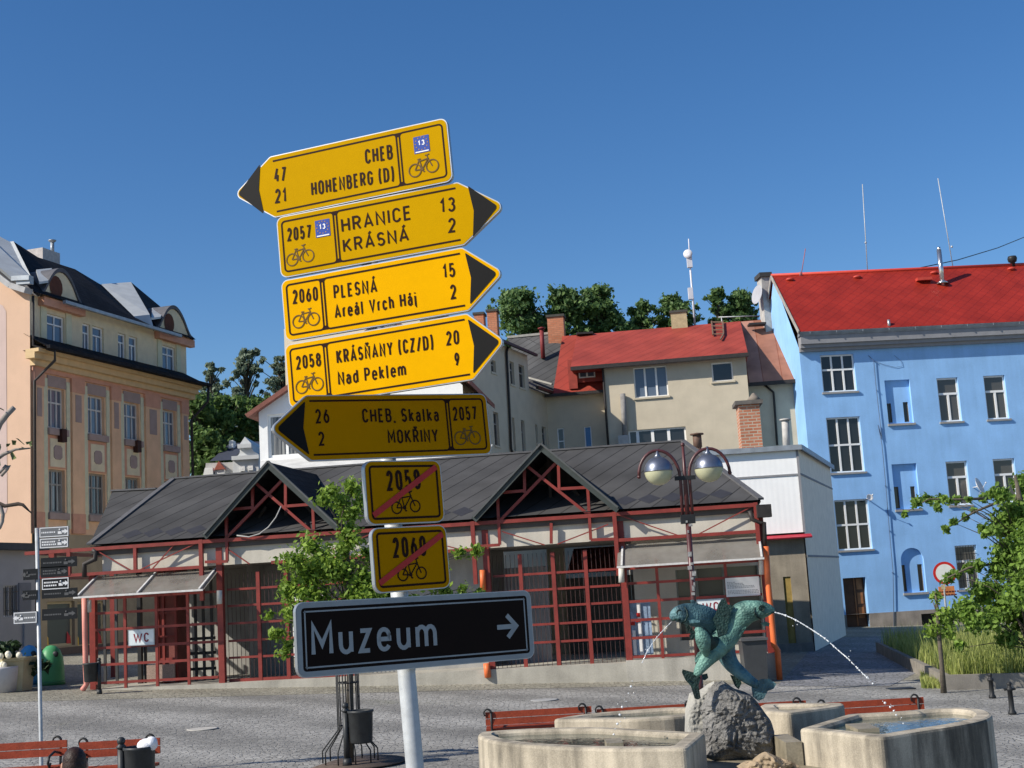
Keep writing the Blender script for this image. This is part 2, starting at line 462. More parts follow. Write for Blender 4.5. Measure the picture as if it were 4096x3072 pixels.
# ---------------------------------------------------------------- stroke lettering
def arc(cx, cy, rx, ry, a0, a1, n=9):
    return [(cx + rx * cos(radians(a0 + (a1 - a0) * i / n)), cy + ry * sin(radians(a0 + (a1 - a0) * i / n))) for i in range(n + 1)]
OV = arc(.5, .74, .5, .26, 0, 180) + arc(.5, .26, .5, .26, 180, 360) + [(1, .74)]
GL = {
 'O': (.5, [OV]), '0': (.44, [OV]),
 'C': (.47, [arc(.5, .73, .5, .27, 10, 180) + arc(.5, .27, .5, .27, 180, 350)]),
 'G': (.49, [arc(.5, .73, .5, .27, 10, 180) + arc(.5, .27, .5, .27, 180, 360) + [(1, .47), (.58, .47)]]),
 'H': (.5, [[(0, 0), (0, 1)], [(1, 0), (1, 1)], [(0, .51), (1, .51)]]),
 'E': (.42, [[(1, 1), (0, 1), (0, 0), (1, 0)], [(0, .52), (.88, .52)]]),
 'B': (.48, [[(0, 0), (0, 1), (.5, 1)] + arc(.55, .77, .38, .23, 90, -90) + [(0, .54)], [(.5, .54)] + arc(.55, .27, .45, .27, 90, -90) + [(0, 0)]]),
 'N': (.52, [[(0, 0), (0, 1), (1, 0), (1, 1)]]),
 'R': (.49, [[(0, 0), (0, 1), (.5, 1)] + arc(.52, .745, .46, .255, 90, -90) + [(0, .49)], [(.5, .49), (1, 0)]]),
 'P': (.47, [[(0, 0), (0, 1), (.5, 1)] + arc(.54, .73, .46, .27, 90, -90) + [(0, .46)]]),
 'D': (.5, [[(0, 0), (0, 1), (.42, 1)] + arc(.45, .7, .55, .3, 90, 0) + arc(.45, .3, .55, .3, 0, -90) + [(0, 0)]]),
 'I': (.13, [[(.5, 0), (.5, 1)]]),
 'A': (.56, [[(0, 0), (.5, 1), (1, 0)], [(.15, .28), (.85, .28)]]),
 'K': (.52, [[(0, 0), (0, 1)], [(.95, 1), (0, .38)], [(.28, .57), (1, 0)]]),
 'S': (.47, [arc(.5, .765, .46, .235, 20, 200) + arc(.48, .49, .3, .06, 170, 100, 3) + arc(.5, .255, .49, .255, 75, -160)]),
 'L': (.4, [[(0, 1), (0, 0), (1, 0)]]), 'Z': (.46, [[(0, 1), (1, 1), (0, 0), (1, 0)]]),
 'Y': (.54, [[(0, 1), (.5, .45), (1, 1)], [(.5, .45), (.5, 0)]]), 'V': (.54, [[(0, 1), (.5, 0), (1, 1)]]),
 'M': (.62, [[(0, 0), (0, 1), (.5, .32), (1, 1), (1, 0)]]), 'W': (.85, [[(0, 1), (.25, 0), (.5, .9), (.75, 0), (1, 1)]]),
 '(': (.27, [arc(1.0, .5, 1.0, .62, 95, 265)]), ')': (.27, [arc(0, .5, 1.0, .62, 85, -85)]), '/': (.42, [[(0, -.05), (1, 1.05)]]),
 '1': (.3, [[(0, .72), (.75, 1), (.75, 0)]]), '7': (.44, [[(0, 1), (1, 1), (.35, 0)]]),
 '2': (.44, [arc(.5, .72, .47, .28, 170, -30) + [(0, 0), (1, 0)]]),
 '3': (.44, [arc(.5, .77, .44, .23, 155, -80) , arc(.5, .27, .5, .27, 85, -160)]),
 '4': (.47, [[(.5, 1), (0, .27), (1, .27)], [(.74, .5), (.74, 0)]]),
 '5': (.44, [[(.92, 1), (.12, 1), (.06, .52)] + arc(.48, .32, .52, .32, 130, -155)]),
 '6': (.45, [[(.72, 1), (.1, .5)] + arc(.5, .31, .5, .31, 165, 525, 14)]),
 '9': (.45, [[(.28, 0), (.9, .5)] + arc(.5, .69, .5, .31, -15, 345, 14)]),
 '8': (.46, [arc(.5, .765, .42, .235, -90, 270, 14), arc(.5, .265, .5, .265, 90, 450, 14)]),
 'a': (.42, [arc(.5, .46, .46, .24, 155, 0) + [(.96, 0)], [(.96, .42), (.5, .42)] + arc(.42, .21, .42, .21, 90, 270) + [(.6, 0), (.96, .12)]]),
 'e': (.43, [[(0, .36), (1, .36), (1, .45)] + arc(.5, .44, .5, .26, 0, 180) + arc(.5, .26, .5, .26, 180, 330)]),
 'l': (.2, [[(.2, 1), (.2, .12), (.5, 0), (1, 0)]]), 'r': (.28, [[(0, 0), (0, .7)], [(0, .5)] + arc(.7, .42, .7, .28, 150, 65)]),
 'c': (.4, [arc(.5, .44, .5, .26, 20, 180) + arc(.5, .26, .5, .26, 180, 340)]),
 'h': (.42, [[(0, 0), (0, 1)], [(0, .46)] + arc(.5, .44, .5, .26, 160, 0) + [(1, 0)]]),
 'j': (.16, [[(1, .7), (1, -.1), (.6, -.2), (0, -.2)], [(1, .9), (1, .98)]]),
 'd': (.43, [[(1, 1), (1, 0)], arc(.5, .44, .5, .26, 0, 180) + arc(.5, .26, .5, .26, 180, 360)]),
 'k': (.42, [[(0, 0), (0, 1)], [(.9, .7), (0, .26)], [(.3, .4), (1, 0)]]),
 'm': (.66, [[(0, 0), (0, .7)], [(0, .46)] + arc(.25, .46, .25, .24, 160, 0, 6) + [(.5, 0)], [(.5, .46)] + arc(.75, .46, .25, .24, 160, 0, 6) + [(1, 0)]]),
 'u': (.42, [[(0, .7), (0, .26)] + arc(.5, .26, .5, .26, 180, 360) + [(1, .26)], [(1, .7), (1, 0)]]),
 'z': (.38, [[(0, .7), (1, .7), (0, 0), (1, 0)]]),
 ',': (.12, [[(.6, .04), (.3, -.14)]]), ' ': (.2, []), '.': (.1, [[(.5, 0), (.5, .04)]]),
}
for acc, base in (('Á', 'A'), ('Ň', 'N'), ('Ř', 'R'), ('á', 'a')):
    up = 1.0 if base.isupper() else .72
    mk = [(.42, up + .11), (.72, up + .3)] if acc in 'Áá' else [(.15, up + .3), (.5, up + .1), (.85, up + .3)]
    GL[acc] = (GL[base][0], GL[base][1] + [mk])

class Plate:
    """A flat sign: o on it, a along it, u up it, n out of its face."""
    def __init__(self, o, a, u):
        self.o = V(o); self.a = V(a).normalized(); self.u = V(u).normalized(); self.n = self.a.cross(self.u).normalized()
    def P(self, x, y, h=0.0): return self.o + self.a * x + self.u * y + self.n * h
    def uv(self, p):
        r = ray(p); t = (self.o - CAM).dot(self.n) / r.dot(self.n)
        q = CAM + r * t - self.o
        return q.dot(self.a), q.dot(self.u)
LIFT = [0.0]
def ribbon(mb, pl, pts, w, h, closed=False, mi=0):
    pts = [V((p[0], p[1], 0)) for p in pts]
    pts = [p for i, p in enumerate(pts) if i == 0 or (p - pts[i - 1]).length > 1e-6]
    if closed and len(pts) > 2 and (pts[0] - pts[-1]).length < 1e-6: pts.pop()
    m = len(pts)
    if m < 2: return
    LIFT[0] = (LIFT[0] + 0.00003) % 0.0006
    hh = h + LIFT[0]
    Ls = []; Rs = []
    for i in range(m):
        a = pts[i - 1] if (i > 0 or closed) else None
        b = pts[(i + 1) % m] if (i < m - 1 or closed) else None
        d1 = (pts[i] - a).normalized() if a is not None and (pts[i] - a).length > 1e-7 else None
        d2 = (b - pts[i]).normalized() if b is not None and (b - pts[i]).length > 1e-7 else None
        d1 = d1 or d2; d2 = d2 or d1
        n1 = V((-d1.y, d1.x, 0)); n2 = V((-d2.y, d2.x, 0)); mm = n1 + n2
        if mm.length < 1e-4: mm = n1
        mm.normalize(); k = w / 2 / max(0.45, mm.dot(n1))
        Ls.append(pts[i] + mm * k); Rs.append(pts[i] - mm * k)
    for i in range(m if closed else m - 1):
        j = (i + 1) % m
        mb.face([pl.P(q.x, q.y, hh) for q in (Rs[i], Rs[j], Ls[j], Ls[i])], False, mi)
def text_width(s, gap=.16):
    return sum(GL[c][0] + gap for c in s) - gap
def lettering(mb, pl, s, x0, y0, x1, y1, cap, th=0.135, h=0.0, mi=0):
    """s from baseline point (x0, y0) to (x1, y1), capitals cap tall."""
    L = sqrt((x1 - x0) ** 2 + (y1 - y0) ** 2); dx, dy = (x1 - x0) / L, (y1 - y0) / L
    k = L / (text_width(s) * cap); t = th * cap; x = 0.0
    for c in s:
        gw, strokes = GL[c]; wd = gw * cap * k
        for st in strokes:
            q = []
            for a, b in st:
                X = x + t / 2 + a * max(wd - t, 0.0); Y = t / 2 + b * (cap - t)
                q.append((x0 + X * dx - Y * dy, y0 + X * dy + Y * dx))
            closed = len(q) > 3 and abs(q[0][0] - q[-1][0]) < 1e-6 and abs(q[0][1] - q[-1][1]) < 1e-6
            ribbon(mb, pl, q[:-1] if closed else q, t, h, closed, mi)
        x += wd + .16 * cap * k
def rounded(poly, r, n=5):
    out = []; m = len(poly)
    for i in range(m):
        a = V((*poly[i - 1], 0)); b = V((*poly[i], 0)); c = V((*poly[(i + 1) % m], 0))
        u = (a - b).normalized(); v_ = (c - b).normalized()
        ang = math.acos(max(-1, min(1, u.dot(v_)))); rr = r[i] if hasattr(r, '__len__') else r
        cut = rr / tan(ang / 2); lim = .45 * min((a - b).length, (c - b).length)
        if cut > lim: cut = lim; rr = cut * tan(ang / 2)
        cen = b + (u + v_).normalized() * (rr / sin(ang / 2))
        p = b + u * cut; q = b + v_ * cut
        a0 = atan2(p.y - cen.y, p.x - cen.x); a1 = atan2(q.y - cen.y, q.x - cen.x)
        while a1 - a0 > pi: a1 -= 2 * pi
        while a1 - a0 < -pi: a1 += 2 * pi
        for k in range(n + 1):
            t = a0 + (a1 - a0) * k / n
            out.append((cen.x + rr * cos(t), cen.y + rr * sin(t)))
    return out
def inset(poly, d):
    """Shrink a counter-clockwise or clockwise outline by d."""
    m = len(poly); ar = sum(poly[i][0] * poly[(i + 1) % m][1] - poly[(i + 1) % m][0] * poly[i][1] for i in range(m))
    sg = 1 if ar > 0 else -1; out = []
    for i in range(m):
        a, b, c = (V((*poly[j], 0)) for j in ((i - 1) % m, i, (i + 1) % m))
        d1 = (b - a).normalized(); d2 = (c - b).normalized()
        n1 = V((-d1.y, d1.x, 0)) * sg; n2 = V((-d2.y, d2.x, 0)) * sg; mm = n1 + n2
        mm = mm.normalized() if mm.length > 1e-5 else n1
        q = b + mm * (d / max(.3, mm.dot(n1))); out.append((q.x, q.y))
    return out

# ---------------------------------------------------------------- the guidepost with its eight signs
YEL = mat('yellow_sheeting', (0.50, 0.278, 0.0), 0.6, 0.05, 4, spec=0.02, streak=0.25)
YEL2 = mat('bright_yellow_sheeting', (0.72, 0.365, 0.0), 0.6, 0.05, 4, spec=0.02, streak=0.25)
YEL_SHADE = mat('shaded_yellow_sheeting', (0.44, 0.200, 0.0), 0.6, 0.05, 4, spec=0.02, streak=0.25)  # yellow sheeting with the shade's amber tint painted in, for the lower signs
SBLK = mat('sign_black', (0.007, 0.0068, 0.0068), 0.55, 0.1, 20, spec=0.12)
SBRN = mat('sign_brown_black', (0.020, 0.005, 0.002), 0.5, 0.1, 20, spec=0.1)
SRED = mat('sign_red', (0.45, 0.02, 0.015), 0.4, 0.1, 20)
SBROWN = mat('dark_brown_sheeting', (0.009, 0.0045, 0.0035), 0.5, 0.1, 10, spec=0.08)
SGREY = mat('grey_sign_paint', (0.27, 0.295, 0.30), 0.5, 0.1, 15)
SBLUE = mat('badge_blue', (0.02, 0.06, 0.32), 0.4, 0.05, 20)
SWHITE = mat('badge_white', (0.8, 0.8, 0.8), 0.4, 0.03, 20)
BIKEC = mat('faded_brown_print', (0.11, 0.055, 0.003), 0.4, 0.1, 20)
PA = V((-0.4229, 4.6, 2.7558)); PB = V((-0.3975, 4.6, 2.1845)); PAX = (PA - PB).normalized()
PFOOT = PB - PAX * ((PB.z - gz(PB.x, 4.6)) / PAX.z)
post = thing('guidepost', 'grey metal pole carrying yellow cycle route arrow signs and a dark Muzeum sign', 'signpost', PFOOT)
pm = MB(); ptop = PB + PAX * 2.12
pm.tube([PFOOT, ptop], 0.030, 20); pm.ball(ptop, 0.031, 14, 5, (1, 1, .4), 0)
pm.build('pole', GALV, post)
ORG = V((-0.3975, 4.6, 2.1845))
def bike(mb, pl, c1, c2, r, h, lw=0.0042):
    """City bicycle pictogram from the rear wheel hub c1 to the front hub c2."""
    c1 = V((*c1, 0)); c2 = V((*c2, 0)); e = c2 - c1; f = V((-e.y, e.x, 0)); L = e.length
    if f.y < 0: f = -f
    def Q(x, y): q = c1 + e * x + f * y; return (q.x, q.y)
    for c in (c1, c2):
        ribbon(mb, pl, [(c.x + r * cos(2 * pi * k / 24), c.y + r * sin(2 * pi * k / 24)) for k in range(24)], lw, h, True)
    for st in ([(0, 0), (.42, -.03), (.32, .52), (0, 0)], [(.42, -.03), (.82, .47), (.30, .43)], [(1, 0), (.82, .47), (.78, .66), (.92, .70)],
               [(.78, .66), (.68, .68)], [(.22, .55), (.42, .55)], [(.42, -.03), (.47, -.18), (.54, -.18)], [(.42, -.03), (.38, .1)]):
        ribbon(mb, pl, [Q(*p) for p in st], lw * 0.95, h)
    mb.face([pl.P(*Q(.42 + .09 * cos(k * pi / 6), -.03 + .09 * sin(k * pi / 6)), h + .0007) for k in range(12)])
def make_sign(kind, th, s0, wd, v0, hh, tilt=0.0, face=YEL, tip=None, label=None):
    a = V((cos(th), -sin(th), 0)); a = (a - PAX * a.dot(PAX)).normalized()
    n = a.cross(PAX)
    if n.y > 0: n = -n
    at_ = a * cos(tilt) + PAX * sin(tilt); ut = PAX * cos(tilt) - a * sin(tilt)
    pl = Plate(ORG + n * 0.052 + PAX * v0, at_, ut)
    y0, y1 = -hh / 2, hh / 2; x0, x1 = s0, s0 + wd
    if kind == 'left': poly = [(x0, y1), (tip, 0), (x0, y0), (x1, y0), (x1, y1)]; rr = [.02, .022, .02, .026, .026]
    elif kind == 'right': poly = [(x1, y1), (tip, 0), (x1, y0), (x0, y0), (x0, y1)]; rr = [.02, .022, .02, .026, .026]
    else: poly = [(x0, y1), (x0, y0), (x1, y0), (x1, y1)]; rr = .03
    out = rounded(poly, rr)
    p = MB(); p.prism([pl.P(x, y, 0) for x, y in out], -pl.n * 0.019)
    # clamps holding the plate to the pole
    for dy in (-hh * .28, hh * .28): p.bar(pl.P(-.03, dy, -.02), pl.P(.03, dy, -.02), .012, .02, pl.u); p.box(pl.P(0, dy, -.05), .04, .034, .008, pl.a, pl.n, pl.u)
    plate = p.build('direction_sign', ALU, post, label)
    q = MB(); q.face([pl.P(x, y, .001) for x, y in inset(out, .0035)]); q.build('sign_face', face, plate)
    return pl, plate, out, (x0, x1, y0, y1)
def sub(mb, name, m, plate): mb.build(name, m, plate)
def put_text(mb, pl, s, p0, p1, ptop_, th=.14):
    a = pl.uv(p0); b = pl.uv(p1); c = pl.uv(ptop_)
    L = sqrt((b[0] - a[0]) ** 2 + (b[1] - a[1]) ** 2); dx, dy = (b[0] - a[0]) / L, (b[1] - a[1]) / L
    cap = abs(-(c[0] - a[0]) * dy + (c[1] - a[1]) * dx)
    lettering(mb, pl, s, a[0], a[1], b[0], b[1], cap, th, .0022)
def badge(pl, plate, quad):
    q = [pl.uv(p) for p in quad]; cx = sum(p[0] for p in q) / 4; cy = sum(p[1] for p in q) / 4
    hw = (abs(q[1][0] - q[0][0]) + abs(q[2][0] - q[3][0])) / 4; hv = (abs(q[0][1] - q[3][1]) + abs(q[1][1] - q[2][1])) / 4
    mb = MB(); mb.face([pl.P(cx + x * hw, cy + y * hv, .0022) for x, y in ((-1, -1), (1, -1), (1, 1), (-1, 1))])
    for k in range(12):
        t = 2 * pi * k / 12; c = (cx + .78 * hw * cos(t), cy + hv * .12 + .78 * hw * sin(t))
        mb.face([pl.P(c[0] + .0022 * cos(2 * pi * j / 5 + 1.57), c[1] + .0022 * sin(2 * pi * j / 5 + 1.57), .0028) for j in range(5)], False, 1)
    lettering(mb, pl, '13', cx - hw * .42, cy - hv * .12, cx + hw * .42, cy - hv * .12, hv * .62, .2, .003, 2)
    ribbon(mb, pl, [(cx - hw * .85, cy - hv * .86), (cx + hw * .85, cy - hv * .86)], hv * .14, .0028, False, 2)
    mb.build('route_badge', [SBLUE, YEL, SWHITE], plate)
def arrow_sign(kind, th, s0, wd, v0, hh, tippx, div, texts, wheels, r, arrow, face=YEL, bad=None, tilt=0.0, ink=SBRN, label=None):
    a0 = make_sign.__defaults__
    # first pass only to learn the tip
    a = V((cos(th), -sin(th), 0)); a = (a - PAX * a.dot(PAX)).normalized(); n = a.cross(PAX)
    if n.y > 0: n = -n
    tipu = Plate(ORG + n * .052 + PAX * v0, a, PAX).uv(tippx)[0]
    pl, plate, out, (x0, x1, y0, y1) = make_sign(kind, th, s0, wd, v0, hh, tilt, face, tipu, label)
    dv = sum(pl.uv(p)[0] for p in div) / len(div); i = .020; lw = .0062
    b = MB()
    if kind == 'left': big = (x0 + .01, dv - .006); small = (dv + .006, x1 - i)
    else: big = (dv + .006, x1 - .01); small = (x0 + i, dv - .006)
    ribbon(b, pl, rounded([(small[0], y0 + i), (small[1], y0 + i), (small[1], y1 - i), (small[0], y1 - i)], .013), lw, .0016, True)
    far = big[0] if kind == 'left' else big[1]; near = big[1] if kind == 'left' else big[0]
    sg = 1 if kind == 'left' else -1; rr = .013
    top = [(far, y1 - i), (near - sg * rr, y1 - i)] + [(near - sg * rr + sg * rr * sin(t), y1 - i - rr + rr * cos(t)) for t in [k * pi / 10 for k in range(1, 6)]]
    bot = [(p[0], -p[1]) for p in reversed(top)]
    ribbon(b, pl, top + bot, lw, .0018)
    # dark fillets where the two boxes meet
    for sy in (1, -1):
        b.face([pl.P(dv + u_, sy * (y1 - i) + sy * v_, .0017) for u_, v_ in ((-.014, .002), (.014, .002), (.003, -sy * sy * .013), (-.003, -.013))])
    sub(b, 'border', ink, plate)
    # arrowhead
    q = [pl.uv(p) for p in arrow]; m_ = MB()
    if kind == 'left': hd = [(q[0][0], 0), (q[1][0], y1 - i), (q[2][0], 0), (q[1][0], y0 + i)]
    else: hd = [(q[0][0], 0), (q[1][0], y1 - i), (q[2][0], 0), (q[1][0], y0 + i)]
    m_.face([pl.P(x, y, .0026) for x, y in rounded(hd, [.012, .002, .004, .002])]); sub(m_, 'arrowhead', SBLK, plate)
    for t_ in texts:
        tm = MB(); put_text(tm, pl, *t_); sub(tm, 'lettering', ink, plate)
    c1 = pl.uv(wheels[0]); c2 = pl.uv(wheels[1]); bm = MB(); bike(bm, pl, c1, c2, r, .0022); sub(bm, 'bicycle_symbol', BIKEC, plate)
    if bad: badge(pl, plate, bad)
arrow_sign('left', radians(18.3), -.329, .687, 2.061, .228, Z1(62, 605), [Z1(1275, 175), Z1(1305, 545)],
  [('CHEB', Z1(1037, 400), Z1(1240, 362), Z1(1031, 292)), ('HOHENBERG (D)', Z1(640, 635), Z1(1250, 522), Z1(634, 532)),
   ('47', Z1(365, 535), Z1(447, 527), Z1(360, 428)), ('21', Z1(372, 690), Z1(455, 678), Z1(368, 585))],
  [Z1(1403, 447), Z1(1530, 412)], .0225, [Z1(95, 605), Z1(265, 455), Z1(250, 575)], bad=[Z1(1388, 205), Z1(1503, 180), Z1(1512, 300), Z1(1400, 330)], label='topmost yellow sign pointing left to CHEB and HOHENBERG (D)')
arrow_sign('right', radians(16.8), -.321, .691, 1.831, .223, Z1(2065, 680), [Z1(815, 765), Z1(833, 1110)],
  [('2057', Z1(462, 970), Z1(637, 945), Z1(456, 872)), ('HRANICE', Z1(863, 905), Z1(1375, 808), Z1(858, 800)), ('KRÁSNÁ', Z1(875, 1053), Z1(1358, 965), Z1(869, 952)),
   ('13', Z1(1588, 762), Z1(1700, 747), Z1(1584, 655)), ('2', Z1(1650, 908), Z1(1705, 900), Z1(1646, 800))],
  [Z1(497, 1105), Z1(615, 1075)], .0215, [Z1(2010, 680), Z1(1795, 600), Z1(1835, 740)], bad=[Z1(665, 820), Z1(770, 800), Z1(780, 925), Z1(672, 945)], label='yellow sign pointing right to HRANICE and KRÁSNÁ')
arrow_sign('right', radians(17.3), -.323, .687, 1.601, .221, Z1(2055, 1185), [Z1(720, 1270), Z2(502, 190)],
  [('2060', Z1(503, 1432), Z1(688, 1405), Z1(498, 1328)), ('PLESNÁ', Z1(805, 1395), Z1(1125, 1345), Z1(800, 1293)), ('Areál Vrch Háj', Z1(812, 1540), Z1(1415, 1437), Z1(808, 1440)),
   ('15', Z1(1610, 1243), Z1(1700, 1230), Z1(1606, 1138)), ('2', Z1(1668, 1398), Z1(1712, 1390), Z1(1663, 1290))],
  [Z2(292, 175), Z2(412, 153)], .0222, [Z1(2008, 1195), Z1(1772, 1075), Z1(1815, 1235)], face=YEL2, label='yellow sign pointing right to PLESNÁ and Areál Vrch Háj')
arrow_sign('right', radians(18.5), -.331, .692, 1.367, .228, Z2(1950, 322), [Z2(510, 370), Z2(530, 755)],
  [('2058', Z2(275, 562), Z2(475, 532), Z2(270, 452)), ('KRÁSŇANY (CZ/D)', Z2(600, 515), Z2(1378, 395), Z2(595, 403)), ('Nad Peklem', Z2(612, 688), Z2(1158, 608), Z2(607, 578)),
   ('20', Z2(1482, 368), Z2(1585, 355), Z2(1478, 253)), ('9', Z2(1550, 535), Z2(1588, 530), Z2(1546, 425))],
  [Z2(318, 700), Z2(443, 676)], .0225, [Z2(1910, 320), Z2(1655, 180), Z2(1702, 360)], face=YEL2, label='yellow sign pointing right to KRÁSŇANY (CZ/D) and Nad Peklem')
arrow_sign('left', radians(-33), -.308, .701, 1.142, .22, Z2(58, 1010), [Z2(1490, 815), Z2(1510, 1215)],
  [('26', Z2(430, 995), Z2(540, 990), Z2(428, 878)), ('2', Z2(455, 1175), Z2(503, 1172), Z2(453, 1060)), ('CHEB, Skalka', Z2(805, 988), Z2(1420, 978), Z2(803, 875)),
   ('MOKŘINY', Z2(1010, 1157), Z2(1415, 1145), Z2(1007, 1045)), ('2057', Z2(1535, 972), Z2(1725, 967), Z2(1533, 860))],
  [Z2(1590, 1112), Z2(1706, 1109)], .0228, [Z2(108, 1020), Z2(342, 825), Z2(325, 1012)], face=YEL_SHADE, label='shaded yellow sign pointing left to CHEB, Skalka and MOKŘINY')
def end_sign(th, s0, wd, v0, hh, txt, wheels, r, slash, label):
    pl, plate, out, (x0, x1, y0, y1) = make_sign('rect', th, s0, wd, v0, hh, radians(-1), YEL_SHADE, None, label)
    b = MB(); ribbon(b, pl, inset(out, .020), .0075, .0016, True); sub(b, 'border', SBRN, plate)
    sl = [pl.uv(p) for p in slash]; k = MB(); ribbon(k, pl, sl, .020, .0030); sub(k, 'red_slash', SRED, plate)
    t = MB(); put_text(t, pl, *txt, .15); sub(t, 'lettering', SBRN, plate)
    bm = MB(); bike(bm, pl, pl.uv(wheels[0]), pl.uv(wheels[1]), r, .0022, .0046); sub(bm, 'bicycle_symbol', SBRN, plate)
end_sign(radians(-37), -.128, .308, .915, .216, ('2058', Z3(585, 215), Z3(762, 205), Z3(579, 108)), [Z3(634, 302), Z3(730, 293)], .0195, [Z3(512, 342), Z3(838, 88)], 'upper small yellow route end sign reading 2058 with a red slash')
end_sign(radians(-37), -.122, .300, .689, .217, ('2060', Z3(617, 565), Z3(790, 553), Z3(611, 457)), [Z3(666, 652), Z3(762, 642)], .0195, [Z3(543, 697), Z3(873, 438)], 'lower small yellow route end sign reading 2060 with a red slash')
pl, plate, out, ext = make_sign('rect', radians(-33), -.409, .899, .444, .238, radians(-2.4), SBROWN, None, 'dark Muzeum sign with a right arrow at the bottom of the pole')
b = MB(); o1 = inset(out, .011); ribbon(b, pl, inset(o1, .0), .016, .0014, True); sub(b, 'grey_rim', SGREY, plate)
b = MB(); ribbon(b, pl, inset(out, .031), .005, .0016, True); sub(b, 'border', SGREY, plate)
t = MB(); put_text(t, pl, 'Muzeum', Z3(190, 1080), Z3(846, 1030), Z3(183, 903), .135); sub(t, 'lettering', SGREY, plate)
t = MB(); ribbon(t, pl, [pl.uv(Z3(1157, 926)), pl.uv(Z3(1250, 919))], .0165, .0022)
ribbon(t, pl, [pl.uv(Z3(1206, 862)), pl.uv(Z3(1256, 917)), pl.uv(Z3(1214, 978))], .0165, .0024); sub(t, 'arrow', SGREY, plate)
# ---------------------------------------------------------------- fountain with boulder and fish
STONE = mat('fountain_concrete', (0.37, 0.325, 0.25), 0.85, 0.42, 2.0, 0.35, fine=70, streak=0.9)
_t = STONE.node_tree; _b = _t.nodes['Principled BSDF']; _src = _b.inputs['Base Color'].links[0].from_socket
_tc = _t.nodes.new('ShaderNodeTexCoord'); _mp = _t.nodes.new('ShaderNodeMapping'); _mp.inputs['Scale'].default_value = (2.2, 2.2, .45); _n = _t.nodes.new('ShaderNodeTexNoise'); _n.inputs['Scale'].default_value = 1.3; _n.inputs['Detail'].default_value = 7; _n.inputs['Roughness'].default_value = .62
_t.links.new(_tc.outputs['Object'], _mp.inputs[0]); _t.links.new(_mp.outputs[0], _n.inputs['Vector'])
_r = _t.nodes.new('ShaderNodeMapRange'); _r.inputs[1].default_value = .5; _r.inputs[2].default_value = .72; _r.inputs[4].default_value = .72; _t.links.new(_n.outputs['Fac'], _r.inputs[0])
_x = _t.nodes.new('ShaderNodeMix'); _x.data_type = 'RGBA'; _x.inputs[7].default_value = (.055, .05, .04, 1); _t.links.new(_r.outputs[0], _x.inputs[0]); _t.links.new(_src, _x.inputs[6]); _t.links.new(_x.outputs[2], _b.inputs['Base Color'])
STAIN_SHADE = STONE.copy(); STAIN_SHADE.name = 'algae_and_shade_concrete'  # algae streaks deepened to paint in the shade of the right-hand outer face
for _q in STAIN_SHADE.node_tree.nodes:
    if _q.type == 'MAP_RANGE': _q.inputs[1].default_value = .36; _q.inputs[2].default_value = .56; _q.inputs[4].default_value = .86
WETST = mat('wet_stone', (0.24, 0.21, 0.15), 0.5, 0.35, 5, 0.3)
GRAN = mat('grey_granite', (0.15, 0.146, 0.138), 0.85, 0.7, 5, 1.0, fine=30, bdist=0.07)
PALE = mat('pale_granite', (0.34, 0.33, 0.295), 0.8, 0.2, 4, 0.6, fine=30)
m, t, b = nodes('pool_water'); b.inputs['Base Color'].default_value = (0.055, 0.075, 0.06, 1); b.inputs['Roughness'].default_value = 0.04
b.inputs['Specular IOR Level'].default_value = 0.6
ns = t.nodes.new('ShaderNodeTexNoise'); ns.inputs['Scale'].default_value = 9; bp = t.nodes.new('ShaderNodeBump'); bp.inputs['Strength'].default_value = .25; bp.inputs['Distance'].default_value = .02
tc = t.nodes.new('ShaderNodeTexCoord'); t.links.new(tc.outputs['Object'], ns.inputs['Vector']); t.links.new(ns.outputs['Fac'], bp.inputs['Height']); t.links.new(bp.outputs[0], b.inputs['Normal'])
POOL = m
RIM = 1.0
fc = V((3.0, 16.4, gz(3, 16.4)))
fountain = thing('fountain', 'pale stone fountain of four separate basins around a boulder with fish', 'fountain', fc)
def smooth_poly(pts, it=2):
    for _ in range(it):
        o = []; m = len(pts)
        for i in range(m):
            a = pts[i]; b = pts[(i + 1) % m]
            o += [(a[0] * .75 + b[0] * .25, a[1] * .75 + b[1] * .25), (a[0] * .25 + b[0] * .75, a[1] * .25 + b[1] * .75)]
        pts = o
    return pts
def basin(px, rim=.2, drop=.06, stain_shade=None):
    pts = [onz(p, RIM) for p in px]; o2 = [(p.x, p.y) for p in pts]
    ar = sum(o2[i][0] * o2[(i + 1) % len(o2)][1] - o2[(i + 1) % len(o2)][0] * o2[i][1] for i in range(len(o2)))
    if ar < 0: o2.reverse()
    rad_ = []
    for i in range(len(o2)):
        a, b_, c = (V((*o2[j % len(o2)], 0)) for j in (i - 1, i, i + 1)); an = (a - b_).angle(c - b_); rad_.append(3.0 if an > radians(128) else .07)
    bev = .035; o0 = o2
    def shrunk(d): return rounded(inset(o0, d) if d else o0, [max(.05, r - d) if r < 1 else r for r in rad_], 4)
    o2 = shrunk(0); inn = shrunk(rim); inm = shrunk(rim + .02)
    zb = gz(3, 16.4) - .05
    def ring(q, z): return [V((x, y, z)) for x, y in q]
    rings = [ring(o2, zb), ring(o2, RIM - bev), ring(shrunk(bev * .3), RIM - bev * .3), ring(shrunk(bev), RIM), ring(shrunk(rim - .03), RIM), ring(inn, RIM - .03), ring(inm, RIM - .4)]
    mb = MB(); n = len(o2)
    for li, (a, b_) in enumerate(zip(rings[:-1], rings[1:])):
        for i in range(n):
            j = (i + 1) % n; mb.face([a[i], a[j], b_[j], b_[i]], False, 1 if stain_shade and li < 2 and stain_shade(a[i], a[j]) else 0)
    mb.face(rings[-1])
    bs = mb.build('basin', [STONE, STAIN_SHADE], fountain)
    wt = MB(); wt.face(ring(shrunk(rim + .004), RIM - drop)); wt.build('water', POOL, bs)
    return bs
